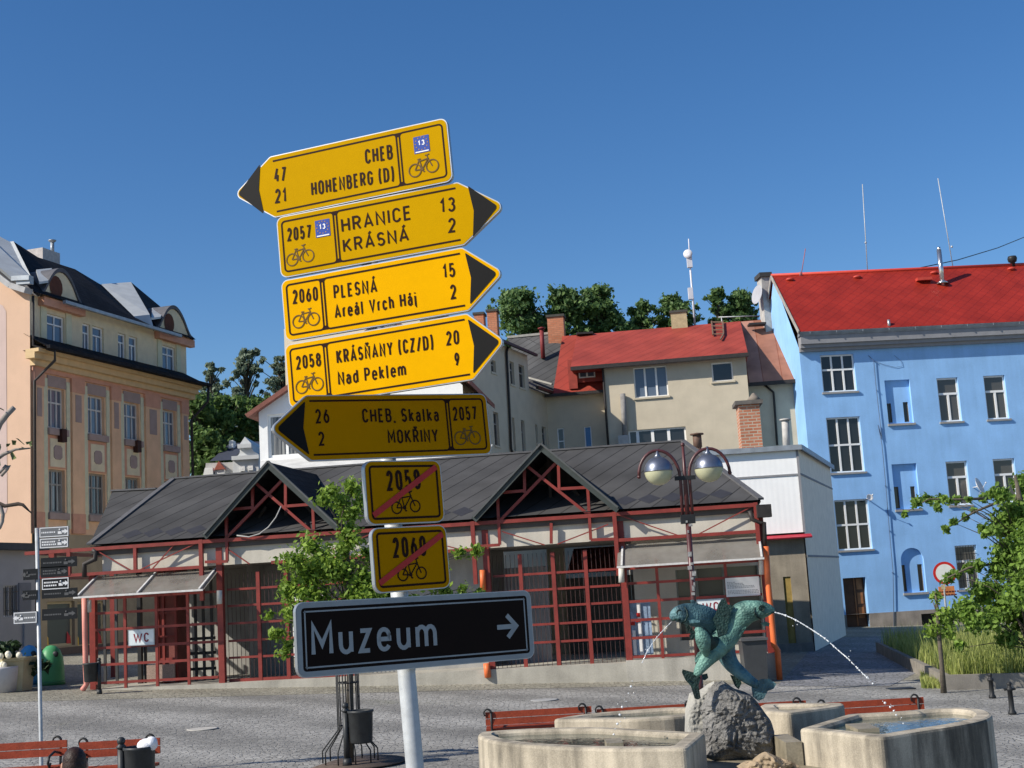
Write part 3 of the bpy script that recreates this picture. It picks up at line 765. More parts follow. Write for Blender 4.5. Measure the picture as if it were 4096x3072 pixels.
basin([ZR(1893, 612), ZR(1400, 622), ZR(800, 606), ZR(420, 580), ZR(200, 545), ZR(118, 505), ZR(160, 476), ZR(480, 452), ZR(900, 438), ZR(1190, 436), ZR(2045, 484)])
basin([ZP(1052, 402), ZP(1350, 352), ZP(1700, 300), ZP(1900, 258), ZP(1972, 215), ZP(1900, 175), ZP(1700, 158), ZP(1450, 168), ZP(1200, 190), ZP(790, 212), ZP(398, 330)], stain_shade=lambda a, b: min(a.x, b.x) > 3.75 and min(a.y, b.y) < 15.6)
basin([ZR(752, 372), ZR(1480, 372), ZR(1880, 345), ZR(2090, 300), ZR(2090, 268), ZR(1800, 266), ZR(1300, 300), ZR(950, 335)], .22)
basin([ZP(122, 192), ZP(312, 202), ZP(770, 138), ZP(745, 122), ZP(420, 122), ZP(110, 130), ZP(70, 150)], .22)
# stone lips where water ran between the basins
for a, b_, zt in ((ZP(210, 390), ZP(390, 430), RIM - .14), (ZP(800, 300), ZP(1010, 320), RIM - .02), (ZR(1215, 545), ZR(1335, 560), RIM + .02)):
    lp = MB(); p = onz(a, zt); q = onz(b_, zt); lp.box(((p.x + q.x) / 2, (p.y + q.y) / 2, zt - .3), abs(q.x - p.x) / 2 + .02, abs(p.y - q.y) / 2 + .1, .3); lp.build('spillway', WETST, fountain)
cen = MB(); cc = onz(ZP(60, 620), .62)
cen.lathe([(1.35, zz) for zz in (0, .5)] + [(1.3, .53)], (cc.x, cc.y + .55, gz(3, 16)), 28); cen.build('middle_pool', WETST, fountain)
from mathutils import noise as NZ
def rock(mb, outline, Y, depth, jag=.02, nr=16, per=7):
    """A stone whose outline is read in px at depth Y; rounded towards us and behind, broken by noise."""
    pts = [at(p, Y) for p in outline]; cx = sum(pts, V((0, 0, 0))) / len(pts)
    ring = [pts[i].lerp(pts[(i + 1) % len(pts)], k / per) for i in range(len(pts)) for k in range(per)]
    n = len(ring); rad = sum((p - cx).length for p in ring) / n
    def disp(q): return V((NZ.noise(q * 4.1 + V((7, 3, 1))), NZ.noise(q * 3.1 + V((1, 9, 4))) * 1.5 + NZ.noise(q * 9) * 1.1 + NZ.noise(q * 24) * .9, NZ.noise(q * 4.3 + V((3, 1, 8))))) * jag
    for sgn, dp in ((-1, depth), (1, depth * .8)):
        prev = None
        for j in range(nr + 1):
            f = j / nr; cur = []
            for i, p in enumerate(ring):
                e = cx + (p - cx).normalized() * rad; q = p.lerp(e, min(1, f * 1.3)) if f > 0 else p
                q = cx + (q - cx) * (1 - f) if f < 1 else cx.copy()
                q = q + V((0, sgn * dp * (min(1, (1 - (1 - f) ** 5) * 1.02) * (1 + .35 * (q - cx).x + .25 * (q - cx).z)), 0))
                cur.append(q + disp(q))
            if prev:
                for i in range(n):
                    k = (i + 1) % n; q = [prev[i], prev[k], cur[k], cur[i]]
                    mb.face(q if sgn < 0 else q[::-1], False)
            prev = cur
RY = 16.5
bd = thing('boulder', 'rough grey granite boulder carrying the bronze fish in the fountain', 'boulder', (at(ZI(900, 1500), RY).x, RY, .5))
rk = MB(); rock(rk, [ZI(600, 1560), ZI(597, 1250), ZI(600, 1090), ZI(660, 960), ZI(730, 880), ZI(800, 860), ZI(900, 930), ZI(990, 960), ZI(1080, 1030), ZI(1150, 1100), ZI(1215, 1230), ZI(1260, 1360), ZI(1280, 1530), ZI(1200, 1600), ZI(900, 1600)], RY, .2, .042)
rk.build('stone_body', GRAN, bd)
rk = MB(); rock(rk, [ZI(425, 1560), ZI(432, 1300), ZI(450, 1100), ZI(480, 975), ZI(570, 940), ZI(640, 890), ZI(700, 860), ZI(700, 1200), ZI(690, 1560)], RY + .3, .14, .02)
rk.build('pale_slab', PALE, bd)
rk = MB(); rock(rk, [ZI(900, 1700), ZI(905, 1640), ZI(1000, 1585), ZI(1080, 1600), ZI(1110, 1560), ZI(1170, 1520), ZI(1250, 1545), ZI(1380, 1600), ZI(1490, 1660), ZI(1480, 1740), ZI(1100, 1740)], 15.6, .18, .04)
tag(rk.build('rubble_stone', mat('brown_stone', (.30, .23, .15), .8, .4, 6, .6)), 'brown broken stone lying in front of the grey boulder', 'stone')
# bronze fish
def bronze(name, c1, c2):
    m, t, b = nodes(name); L = t.links.new; tc = t.nodes.new('ShaderNodeTexCoord')
    n = t.nodes.new('ShaderNodeTexNoise'); n.inputs['Scale'].default_value = 5; n.inputs['Detail'].default_value = 7; L(tc.outputs['Object'], n.inputs['Vector'])
    cr = t.nodes.new('ShaderNodeValToRGB'); cr.color_ramp.elements[0].position = .35; cr.color_ramp.elements[1].position = .6
    cr.color_ramp.elements[0].color = rgb(c1); cr.color_ramp.elements[1].color = rgb(c2); L(n.outputs['Fac'], cr.inputs[0]); L(cr.outputs[0], b.inputs['Base Color'])
    v = t.nodes.new('ShaderNodeTexVoronoi'); v.inputs['Scale'].default_value = 38; L(tc.outputs['Object'], v.inputs['Vector'])
    bp = t.nodes.new('ShaderNodeBump'); bp.inputs['Strength'].default_value = .7; bp.inputs['Distance'].default_value = .012; L(v.outputs['Distance'], bp.inputs['Height']); L(bp.outputs[0], b.inputs['Normal'])
    b.inputs['Roughness'].default_value = .6; b.inputs['Metallic'].default_value = .15; return m
VERD = bronze('green_bronze', (.022, .07, .062), (.135, .28, .23)); VERB = bronze('blue_green_bronze', (.022, .058, .075), (.095, .20, .215)); VERDK = bronze('dark_shaded_bronze', (.004, .016, .014), (.012, .045, .038))  # the dark bronze is deepened to paint shade into the middle of the group
sculpt = thing('fish_sculpture', 'green bronze sculpture of three leaping fish on the grey boulder', 'sculpture', at(ZI(780, 860), RY))
def dense(pts, n):
    """Catmull-Rom through rows of equal length."""
    out = []; m = len(pts)
    for i in range(m - 1):
        p0 = pts[max(i - 1, 0)]; p1 = pts[i]; p2 = pts[i + 1]; p3 = pts[min(i + 2, m - 1)]
        for k in range(n):
            t = k / n
            out.append([.5 * (2 * b + (c - a) * t + (2 * a - 5 * b + 4 * c - d) * t * t + (3 * b - a - 3 * c + d) * t ** 3) for a, b, c, d in zip(p0, p1, p2, p3)])
    out.append(list(pts[-1])); return out
ZPX = 1 / 2.297
def fish_body(mb, rows, flat=.62, n=18):
    """rows: zoomed x, y, half height in px, depth Y."""
    rows = dense([list(map(float, r)) for r in rows], 6)
    P = [at(ZI(r[0], r[1]), r[3]) for r in rows]; R = [max(.004, r[2] * ZPX * r[3] / FPX) for r in rows]
    mb.tube(P, R, n, 0, True, True, flat, None if True else None)
def fin(mb, pts, Y, th=.022, dy=0.0):
    q = [at(ZI(*p), Y) for p in pts]; mb.prism([p + V((0, -th / 2, 0)) for p in q], V((0, th, 0)))
# the loft's first axis is kept in the picture plane so that flat squeezes the fish sideways
def fish(rows, mt, label, flat, fins, eye, er, mouth, dk=VERDK):
    mb = MB(); rr = dense([list(map(float, r)) for r in rows], 6)
    P = [at(ZI(r[0], r[1]), r[3]) for r in rr]; R = [max(.004, 1.07 * r[2] * ZPX * r[3] / FPX) for r in rr]
    t0 = (P[1] - P[0]).normalized(); side = V((0, 1, 0)).cross(t0)
    mb.tube(P, R, 20, 0, True, True, flat, side)
    f = mb.build('fish', mt, sculpt, label)
    for pts, Y in fins:
        k = MB(); fin(k, pts, Y); k.build('fin', dk if Y > RY else mt, f)
    if eye:
        c = at(ZI(*eye[:2]), eye[2]); e = MB()
        for rad, tr in ((er, .008), (er * .55, .006)): e.tube([c + V((rad * cos(2 * pi * k / 18), -.004 * k * 0, rad * sin(2 * pi * k / 18))) for k in range(19)], tr, 6)
        e.ball(c + V((0, .012, 0)), er * .5, 10, 6); e.build('eye', dk, f)
    if mouth:
        mm = MB(); mm.tube([at(ZI(*p[:2]), p[2]) for p in mouth], .011, 8); mm.build('mouth', dk, f)
    return f
# left-facing fish: over the top, down behind and out to the right-hand tail
fl = fish([(300, 288, 12, 16.3), (312, 280, 30, 16.3), (340, 262, 54, 16.3), (390, 246, 76, 16.3), (460, 243, 90, 16.34), (560, 262, 101, 16.38), (660, 300, 104, 16.45), (745, 385, 104, 16.52), (790, 500, 104, 16.56), (815, 610, 90, 16.56), (865, 705, 74, 16.52), (945, 782, 62, 16.48), (1030, 850, 50, 16.46), (1100, 895, 40, 16.46)], VERB,
     'blue-green fish facing left', .72,
     [([(1070, 880), (1140, 840), (1215, 842), (1275, 885), (1250, 930), (1195, 950), (1160, 1020), (1110, 1042), (1060, 1005), (1048, 920)], 16.44),
      ([(500, 160), (485, 118), (510, 110), (560, 150), (600, 185), (540, 180)], 16.36), ([(470, 300), (510, 292), (570, 300), (572, 320), (480, 330)], 16.25),
      ([(430, 320), (470, 350), (520, 400), (505, 430), (470, 420), (448, 380)], 16.6), ([(850, 800), (940, 830), (955, 880), (930, 935), (895, 905)], 16.6)],
     (384, 230, 16.235), .030, [(318, 300, 16.25), (345, 290, 16.235), (395, 300, 16.235)])
def gill(par, pts, r=.011):
    k = MB(); k.tube([at(ZI(x, y), Y) for x, y, Y in pts], r, 8); k.build('gill_cover', VERDK, par)
gill(fl, [(430, 178, 16.27), (455, 215, 16.235), (462, 260, 16.235), (440, 305, 16.25), (405, 330, 16.27)])
# right-facing fish: arches over and down to the left-hand tail
frt = fish([(1258, 212, 10, 16.3), (1246, 210, 26, 16.3), (1210, 205, 50, 16.3), (1150, 205, 72, 16.3), (1070, 212, 86, 16.32), (980, 238, 104, 16.36), (905, 305, 106, 16.4), (850, 395, 106, 16.4), (780, 490, 104, 16.36), (695, 580, 92, 16.3), (630, 662, 70, 16.26), (578, 740, 48, 16.24), (535, 810, 28, 16.24)], VERD,
     'pale green fish facing right and spouting water', .72,
     [([(885, 430), (940, 395), (1000, 345), (995, 375), (945, 440), (905, 495)], 16.32), ([(1130, 330), (1180, 312), (1215, 330), (1205, 358), (1160, 352)], 16.5),
      ([(600, 570), (555, 600), (525, 660), (530, 690), (560, 670), (600, 620)], 16.24)],
     (1142, 190, 16.225), .032, [(1178, 250, 16.235), (1215, 232, 16.23), (1254, 228, 16.25)])
gill(frt, [(1100, 158, 16.27), (1075, 195, 16.235), (1075, 235, 16.225), (1098, 270, 16.24), (1135, 288, 16.27)])
for pts, Y in (([(548, 790), (415, 752), (408, 780), (440, 850), (490, 905), (525, 1020), (555, 1030), (580, 1015), (560, 900), (580, 830)], 16.24), ([(590, 800), (640, 790), (650, 830), (620, 852), (600, 850)], 16.26)):
    k = MB(); fin(k, pts, Y); k.build('fin', VERDK, frt)
# third fish seen from below, pale belly towards us, tail raised between the other two
f3 = fish([(560, 380, 20, 16.2), (580, 400, 50, 16.2), (605, 460, 74, 16.2), (640, 520, 80, 16.24), (700, 530, 78, 16.32), (765, 470, 74, 16.4), (790, 380, 60, 16.42), (795, 290, 42, 16.38), (795, 230, 30, 16.34)], VERDK,
     'dark middle fish with raised tail fin', .75,
     [([(775, 105), (810, 120), (830, 155), (890, 170), (860, 220), (838, 300), (820, 420), (740, 458), (720, 350), (692, 290), (720, 240), (740, 160)], 16.28),
      ([(475, 440), (520, 395), (540, 440), (520, 470), (490, 482)], 16.18)], None, .02, None)
bl_rows = [(528, 380, 14, 16.1), (560, 400, 40, 16.1), (596, 460, 68, 16.1), (615, 530, 60, 16.12), (630, 590, 40, 16.16), (640, 640, 20, 16.22)]
bl = MB(); rr = dense([list(map(float, r)) for r in bl_rows], 6); P = [at(ZI(r[0], r[1]), r[3]) for r in rr]
bl.tube(P, [r[2] * ZPX * r[3] / FPX for r in rr], 16, 0, True, True, .5, V((1, 0, 0))); bl.build('belly', VERD, f3)
# water jets
m, t, b = nodes('jet_water'); b.inputs['Base Color'].default_value = (.85, .88, .9, 1); b.inputs['Roughness'].default_value = .1; b.inputs['Alpha'].default_value = .75; JET = m
def jet(pts, label, drops, r=.008):
    mb = MB(); q = [V(p) for p in dense([list(p) for p in pts], 14)]; rnd = random.Random(3); m_ = len(q)
    i = 0
    while i < m_ - 1:                                  # a stream near the mouth that breaks into strings of drops
        f = i / m_; n_ = max(1, int(rnd.uniform(3, 7) * (1.4 - f)))
        seg = q[i:min(m_, i + n_ + 1)]
        seg = [p + V((rnd.uniform(-1, 1), 0, rnd.uniform(-1, 1))) * .004 * f for p in seg]
        if len(seg) > 1: mb.tube(seg, [r * rnd.uniform(.55, 1.25) for _ in seg], 6)
        if rnd.random() < .35: mb.ball(seg[-1], r * rnd.uniform(1.2, 1.9), 8, 5)
        i += n_ + (1 if f > .35 and rnd.random() < f else 0)
    for p in drops:
        mb.ball(p, rnd.uniform(.008, .016), 8, 5)
        for _ in range(2): mb.ball(p + V((rnd.uniform(-.06, .06), rnd.uniform(-.03, .03), rnd.uniform(-.1, .1))), rnd.uniform(.004, .007), 6, 4)
    tag(mb.build('water_jet', JET), label, 'water jet')
jet([at(ZI(1252, 226), 16.28), at(ZI(1340, 250), 16.25), at(ZI(1455, 300), 16.2), at(ZI(1605, 390), 16.15), at(ZC(1500, 1340), 16.1), at(ZC(1590, 1420), 16.05), at(ZG(440, 1410), 16.0), at(ZG(520, 1490), 15.95), at(ZG(566, 1532), 15.9)],
    'white water jet arching right from the pale green fish', [at(ZG(590, 1560), 15.9), at(ZP(1090, 125), 15.9), at(ZP(1132, 158), 15.85), at(ZP(1160, 188), 15.85), at(ZP(1180, 222), 15.8), at(ZP(1237, 290), 15.75), at(ZC(1300, 1213), 16.1), at(ZC(1650, 1470), 16.0)])
jet([at(ZI(312, 316), 16.3), at(ZI(230, 400), 16.2), at(ZI(160, 480), 16.1), at(ZI(95, 580), 16.05), at(ZI(70, 630), 16.0), at(ZI(42, 692), 15.95)],
    'thin water jet falling left from the blue-green fish', [at(ZR(1420, 97), 15.9), at(ZR(1398, 155), 15.9), at(ZR(1345, 270), 15.85), at(ZR(1325, 335), 15.8), at(ZR(1305, 412), 15.8), at(ZR(1275, 500), 15.7), at(ZR(1243, 566), 15.65), at(ZI(95, 580), 16.0)], .005)

# ---------------------------------------------------------------- street lamp
LY = 30.0
lm_base = V((at((2800, 2775), LY).x, LY, 0)); lm_base.z = gz(lm_base.x, LY)
lamp = thing('street_lamp', 'dark red street lamp with two hanging globes on curved arms', 'street lamp', lm_base)
LRED = mat('lamp_dark_red', (.075, .022, .022), .4, .3, 5, spec=.5)
tp = at(ZJ(905, 140), LY); bx = lm_base.x; 
def lerpx(z): return V((bx + (tp.x - bx) * (z - lm_base.z) / (tp.z - lm_base.z), LY, z))
sp = MB(); zc = at(ZJ(930, 620), LY).z; zl = at(ZJ(980, 1180), LY).z
sp.tube([lm_base, lerpx(lm_base.z + .5)], .085, 14); sp.tube([lerpx(lm_base.z + .5), lerpx(zl)], .060, 14); sp.tube([lerpx(zl), lerpx(zc), tp], [.055, .045, .03], 12)
sp.ball(tp, .05, 10, 6); sp.build('pole', LRED, lamp)
gr = .5 * .0 + 57.0 * LY / FPX
CAPM = mat('lamp_cap_metal', (.20, .22, .27), .36, .15, 5, metal=.75, spec=.6); BOWL = mat('milky_plastic', (.46, .46, .30), .25, .1, 4, spec=.5)
for sgn, gx, tx, ex, ix in ((-1, (556, 522), (570, 232), (275, 605), (870, 620)), (1, (1280, 478), (1270, 205), (1585, 545), (1000, 590))):
    arm = MB(); c = at(ZJ((ex[0] + ix[0]) / 2, ix[1] - 40 if sgn < 0 else 500), LY); top = at(ZJ(tx[0], tx[1] - 10), LY); inn = at(ZJ(*ix), LY); end = at(ZJ(*ex), LY)
    rx = abs(end.x - inn.x) / 2; cx = (end.x + inn.x) / 2; zr = top.z - min(inn.z, end.z) 
    base = lerpx(zl); st = V((base.x + sgn * .11, LY, zl))
    pts = [st, V((inn.x, LY, inn.z - .05))] + [V((cx - sgn * rx * cos(pi * k / 14), LY, (inn.z + (end.z - inn.z) * k / 14) + (top.z - (inn.z + end.z) / 2) * sin(pi * k / 14))) for k in range(15)]
    arm.tube(pts, .036, 10); arm.ball(end, .045, 8, 6); arm.build('curved_arm', LRED, lamp)
    gc = at(ZJ(*gx), LY); gl = MB(); gl.ball(gc, gr, 24, 10, (1, 1, 1), -pi / 2, .02); go = gl.build('globe', BOWL, lamp)
    cp = MB(); cp.ball(gc, gr * 1.012, 24, 10, (1, 1, 1), 0.02, pi / 2); cp.lathe([(gr * 1.02, -.012), (gr * 1.02, .02)], gc, 24)
    cp.lathe([(gr * .35, gr * .93), (.05, gr * 1.15), (.03, gr * 1.15 + .12)], gc, 12); cp.build('cap', CAPM, go)
cl = MB(); ck = lerpx(zc); cl.box(ck, .23, .05, .045); cl.box(lerpx(zl - .05), .16, .06, .1)
cl.build('clamp', BLACK, lamp)
stk = MB(); rnd = random.Random(4)
for k in range(16):
    z = zl - .1 - k * .105; p = lerpx(z); rnd.random() < .7 and stk.box(p + V((rnd.uniform(-.05, .05), -.066, rnd.uniform(-.03, .03))), rnd.uniform(.015, .05), .006, rnd.uniform(.02, .06))
stk.build('torn_stickers', mat('sticker_paper', (.28, .28, .27), .8, .6, 14), lamp)

# ---------------------------------------------------------------- bins, benches, bollards
BINM = mat('bin_dark_metal', (.035, .038, .040), .5, .3, 8, metal=.2, spec=.4)
LINER = mat('white_plastic_bag', (.78, .78, .80), .5, .08, 20, .3)
def litter_bin(px, label, side=1, bag=False, Y=None, h=.93, lowbin=True):
    p = ground(px) if Y is None else V((at(px, Y).x, Y, 0)); p.z = gz(p.x, p.y)
    t = thing('litter_bin', label, 'litter bin', p, 'dark litter bins on posts')
    k = MB(); k.tube([p, p + V((0, 0, .12)), p + V((0, 0, .12))], [.075, .06, .05], 12); k.tube([p + V((0, 0, .1)), p + V((0, 0, h - .12))], .047, 12)
    k.lathe([(.06, 0), (.062, .02), (.035, .05), (.035, .06)], p + V((0, 0, h - .13)), 12); k.ball(p + V((0, 0, h - .045)), .052, 12, 8); k.build('post', BINM, t)
    c = p + V((side * .225, 0, 0)); b = MB()
    z0, z1 = .33, .80
    b.lathe([(.15, z0), (.165, z0 + .02), (.185, z1 - .03), (.20, z1 - .02), (.20, z1 + .01), (.185, z1 + .01), (.175, z1 - .05), (.15, z0 + .1), (.0, z0 + .1)], c, 22); b.bar(p + V((0, 0, .6)), c + V((0, 0, .6)), .04, .06)
    bo = b.build('bin_body', BINM, t)
    if bag:
        g_ = MB(); g_.ball(c + V((.10, -.02, z1 + .02)), .135, 14, 8, (.95, .85, .62)); g_.ball(c + V((.16, -.05, z1 + .05)), .075, 10, 6); g_.build('liner_bag', LINER, bo)
    return t
litter_bin((1390, 3066), 'dark litter bin on a ball-topped post beside the caged young tree', 1)
for o in list(COL.objects): pass
litter_bin((486, 3072), 'dark litter bin with a white bag bulging over its rim', 1, True, 16.8)
litter_bin((398, 2777), 'small dark litter bin by the left end of the red framed pavilion', -1)
BW = mat('bench_red_wood', (.25, .042, .017), .6, .3, 5, .2, streak=.3)
def bench(p0, p1, label, group, face=-1, h=.75):
    """Backrest top from p0 to p1; face -1 looks towards us."""
    mid = (p0 + p1) / 2; g0 = gz(mid.x, mid.y); e = (p1 - p0); e.z = 0; L = e.length; e.normalize(); f = V((-e.y, e.x, 0)) * (1 if face > 0 else -1)
    t = thing('park_bench', label, 'bench', (mid.x, mid.y, g0), group)
    c = V((mid.x, mid.y, g0))
    bk = MB()
    for z in (h - .055, h - .16): bk.box(c + V((0, 0, z)), L / 2, .018, .047, e, V((-e.y, e.x, 0)))
    bk.build('backrest', BW, t)
    st = MB()
    for k in range(3): st.box(c + f * (.10 + .13 * k) + V((0, 0, .43 - (.012 if k == 0 else 0))), L / 2, .055, .018, e, V((-e.y, e.x, 0)))
    st.build('seat', BW, t)
    for s in (-1, 1):
        q = c + e * (s * (L / 2 - .09)); k = MB()
        up = [q - f * .05, q - f * .02 + V((0, 0, .3)), q - f * .0 + V((0, 0, .45)), q - f * .035 + V((0, 0, h - .02))]
        k.tube(up, .018, 8); cz = q - f * .035 + V((0, 0, h - .02))
        k.tube([cz + V((0, 0, .0)) - e * (0) + (e * (-s * .0) + V((0, 0, 1)) * (.06 * sin(a)) - e * (.055 * (1 - cos(a)))) for a in [i * pi / 8 for i in range(11)]], [.018 - .0008 * i for i in range(11)], 8)
        k.tube([q + f * .0 + V((0, 0, .41)), q + f * .42 + V((0, 0, .41))], .016, 8)
        k.tube([q + f * .40 + V((0, 0, .41)), q + f * .43 + V((0, 0, .2)), q + f * .40], .018, 8)
        k.tube([q + f * .0 + V((0, 0, .58)), q + f * .22 + V((0, 0, .62)), q + f * .42 + V((0, 0, .58)), q + f * .47 + V((0, 0, .50)), q + f * .42 + V((0, 0, .45)), q + f * .38 + V((0, 0, .49))], .017, 8)
        k.tube([q + f * (.2 + .1 * cos(a)) + V((0, 0, .24 + .12 * sin(a))) for a in [i * pi / 7 for i in range(15)]], .013, 7)
        k.build('iron_frame', BLACK, t)
    return t
LB = 18.2
gname = 'red wooden benches with curled iron frames'
def bp_(p, Y): q = at(p, Y); return q
bench(bp_((-190, 2955), LB), bp_((268, 2952), LB), 'red plank bench at the left edge, farther from the white-bagged bin', gname)
bench(bp_((318, 2947), LB), bp_((640, 2950), LB), 'red bench right of the gap, partly behind the bin with white bag', gname)
BY = 21.3
bg_ = 'red plank benches behind the fountain'
for a, b_, lab in (((1940, 2838), (2365, 2824), 'dark red bench behind the fountain, leftmost of its row'), ((2385, 2823), (2790, 2810), 'dark red bench behind the fountain, just left of the boulder'),
                   ((2830, 2809), (3222, 2801), 'dark red bench hidden by the fountain, right of the boulder'), ((3272, 2800), (3694, 2804), 'dark red bench behind the right basin, rightmost of its row')):
    p0 = bp_(a, BY); p1 = bp_(b_, BY); bench(V((p0.x, p0.y, 0)), V((p1.x, p1.y, 0)), lab, bg_, 1, .70 + 0)
def bollard(px, label, h, bal=True):
    p = ground(px); t = MB(); t.lathe([(.075, 0), (.075, .04), (.05, .08), (.045, h - .16), (.065, h - .15), (.065, h - .11), (.04, h - .1), (.035, h - .06), (.05, h - .03), (.03, h)], p, 12)
    if bal: t.box(p + V((0, 0, h - .13)), .1, .03, .02)
    tag(t.build('bollard', BLACK), label, 'bollard', 'black bollards by the grass bed')
bollard((3970, 2793), 'black bollard just in front of the grass bed kerb', .50, False)
bollard((4050, 2858), 'black bollard with side lugs, nearest the right edge', .58)
# recycling igloos, planter, drain covers
def igloo(px, Y, col, label, w):
    p = V((at(px, Y).x, Y, 0)); p.z = gz(p.x, Y); t = thing('recycling_bin', label, 'recycling bin', p, 'bell-shaped recycling bins'); k = MB()
    k.lathe([(w, 0), (w * 1.02, .07), (w * .98, .5), (w * .9, .76), (w * .68, .98), (w * .35, 1.1), (0, 1.13)], p, 24); k.build('shell', mat('plastic_' + label.split()[0], col, .45, .2, 3), t)
    k = MB(); k.lathe([(w * 1.06, 0), (w * 1.06, .1), (w, .11)], p, 24); k.build('base_rim', mat('dark_plastic_' + label.split()[0], [c * .6 for c in col], .5, .2, 3), t)
    k = MB(); c = p + V((.55 * w, -.6 * w, .87)); k.ball(c, .09, 12, 6, (1, .5, 1)); k.build('slot', BLACK, t)
igloo((205, 2743), 39.5, (.07, .30, .12), 'green bell-shaped recycling bin left of the red framed pavilion', .37)
igloo((118, 2750), 40.0, (.09, .34, .60), 'blue bell-shaped recycling bin behind the planter', .35)
g = MB()
for px, wx, wy in (((3603, 2755), .28, .22),):
    p = ground(px); g.box(V((p.x, p.y, p.z + .01)), wx, wy, .008)
tag(g.build('drain_grate', BLACK), 'dark square drain grate in the paving right of the benches', 'drain grate')
g = MB(); p = ground(ZR(690, 212)); g.lathe([(.31, 0), (.31, .012), (.28, .014)], V((p.x, p.y, p.z)), 28); tag(g.build('manhole_cover', mat('manhole_grey', (.33, .33, .32), .8, .2, 8)), 'flat round grey manhole cover behind the leftmost red bench', 'manhole cover')
g = MB(); p = ground(Z6(1740, 1325)); g.lathe([(.3, 0), (.3, .012), (.27, .014)], V((p.x, p.y, p.z)), 28); tag(g.build('manhole_cover', mat('manhole_pale', (.42, .40, .36), .8, .2, 8)), 'pale manhole cover in the mossy paving left of the caged tree', 'manhole cover')

# ---------------------------------------------------------------- tourist information post, left
IY = 20.0
q0 = at(Z5(305, 1062), IY); q1 = at((166, 3072), IY); ift = V((q1.x, IY, gz(q1.x, IY)))
ip = thing('information_post', 'slim grey post with black tourist finger signs', 'signpost', ift)
k = MB(); k.tube([ift, V((q1.x, IY, q1.z)), q0], .028, 12); k.build('post', GALV, ip)
PBLK = mat('panel_black', (.013, .013, .014), .35, .1, 8); PWHT = mat('panel_white_print', (.75, .75, .75), .5, .03, 20); PDIM = mat('panel_dim_print', (.10, .10, .10), .5, .03, 20); PGREY = mat('panel_grey', (.16, .165, .17), .4, .1, 8)
def finger(a, b, mt, right=True, lines=2, rim=True, tilt=.0):
    tl = at(a, IY - .05); br = at(b, IY - .05); yaw = radians(-12 if right else 12)
    x0, x1 = min(tl.x, br.x), max(tl.x, br.x); z0, z1 = min(tl.z, br.z), max(tl.z, br.z)
    k = MB(); ex = V((1, 0, 0)); f = Fr((x0, IY - .05), 0)
    k.fbox(f, 0, x1 - x0, 0, .03, z0, z1); pn = k.build('finger_sign', mt, ip)
    P_ = MB(); w_ = x1 - x0; h_ = z1 - z0
    pl = Plate(f.P(0, 0, z0), f.ex, ZV)
    if rim: ribbon(P_, pl, [(.012, .012), (w_ - .012, .012), (w_ - .012, h_ - .012), (.012, h_ - .012)], .012, .002, True)
    sg = 1 if right else -1; ax = w_ * (.86 if right else .14); cy = h_ * .5
    P_.face([pl.P(ax - sg * .05, cy - .016, .003), pl.P(ax - sg * .05, cy + .016, .003), pl.P(ax, cy + .016, .003), pl.P(ax, cy - .016, .003)])
    P_.face([pl.P(ax, cy - .038, .0032), pl.P(ax + sg * .055, cy, .0032), pl.P(ax, cy + .038, .0032)])
    ix = w_ * (.70 if right else .32)
    P_.face([pl.P(ix - .03, cy - .035, .003), pl.P(ix + .03, cy - .035, .003), pl.P(ix + .03, cy + .005, .003), pl.P(ix - .03, cy + .005, .003)]); P_.ball(pl.P(ix, cy + .03, .003), .014, 6, 4)
    rnd = random.Random(int(a[1]))
    for j in range(lines):
        y = h_ * (.62 - .26 * j) if lines > 1 else h_ * .48; x = .035 if right else w_ * .45
        while x < (w_ * (.55 if right else .92)):
            d = rnd.uniform(.012, .03); P_.face([pl.P(x, y - .011, .003), pl.P(x + d, y - .011, .003), pl.P(x + d, y + .011, .003), pl.P(x, y + .011, .003)]); x += d + .008
    P_.build('pictogram_and_text', PWHT if rim or not right and mt is PGREY else PDIM, pn)
finger(Z5(325, 1058), Z5(570, 1130), PGREY, True, 1); finger(Z5(328, 1150), Z5(566, 1220), PGREY, True, 2)
finger(Z5(338, 1312), Z5(635, 1378), PBLK, True, 1, False); finger(Z5(336, 1388), Z5(560, 1462), PBLK, True, 2, False)
finger(Z5(345, 1480), Z5(572, 1565), PBLK, True, 2); finger(Z5(346, 1572), Z5(640, 1632), PBLK, True, 1, False)
finger(Z6(360, 295), Z6(660, 375), PBLK, True, 1, False); finger(Z5(192, 1405), Z5(310, 1488), PBLK, False, 1, False)
finger(Z5(187, 1582), Z5(308, 1655), PBLK, False, 1, False); finger(Z6(115, 322), Z6(318, 412), PGREY, False, 1)
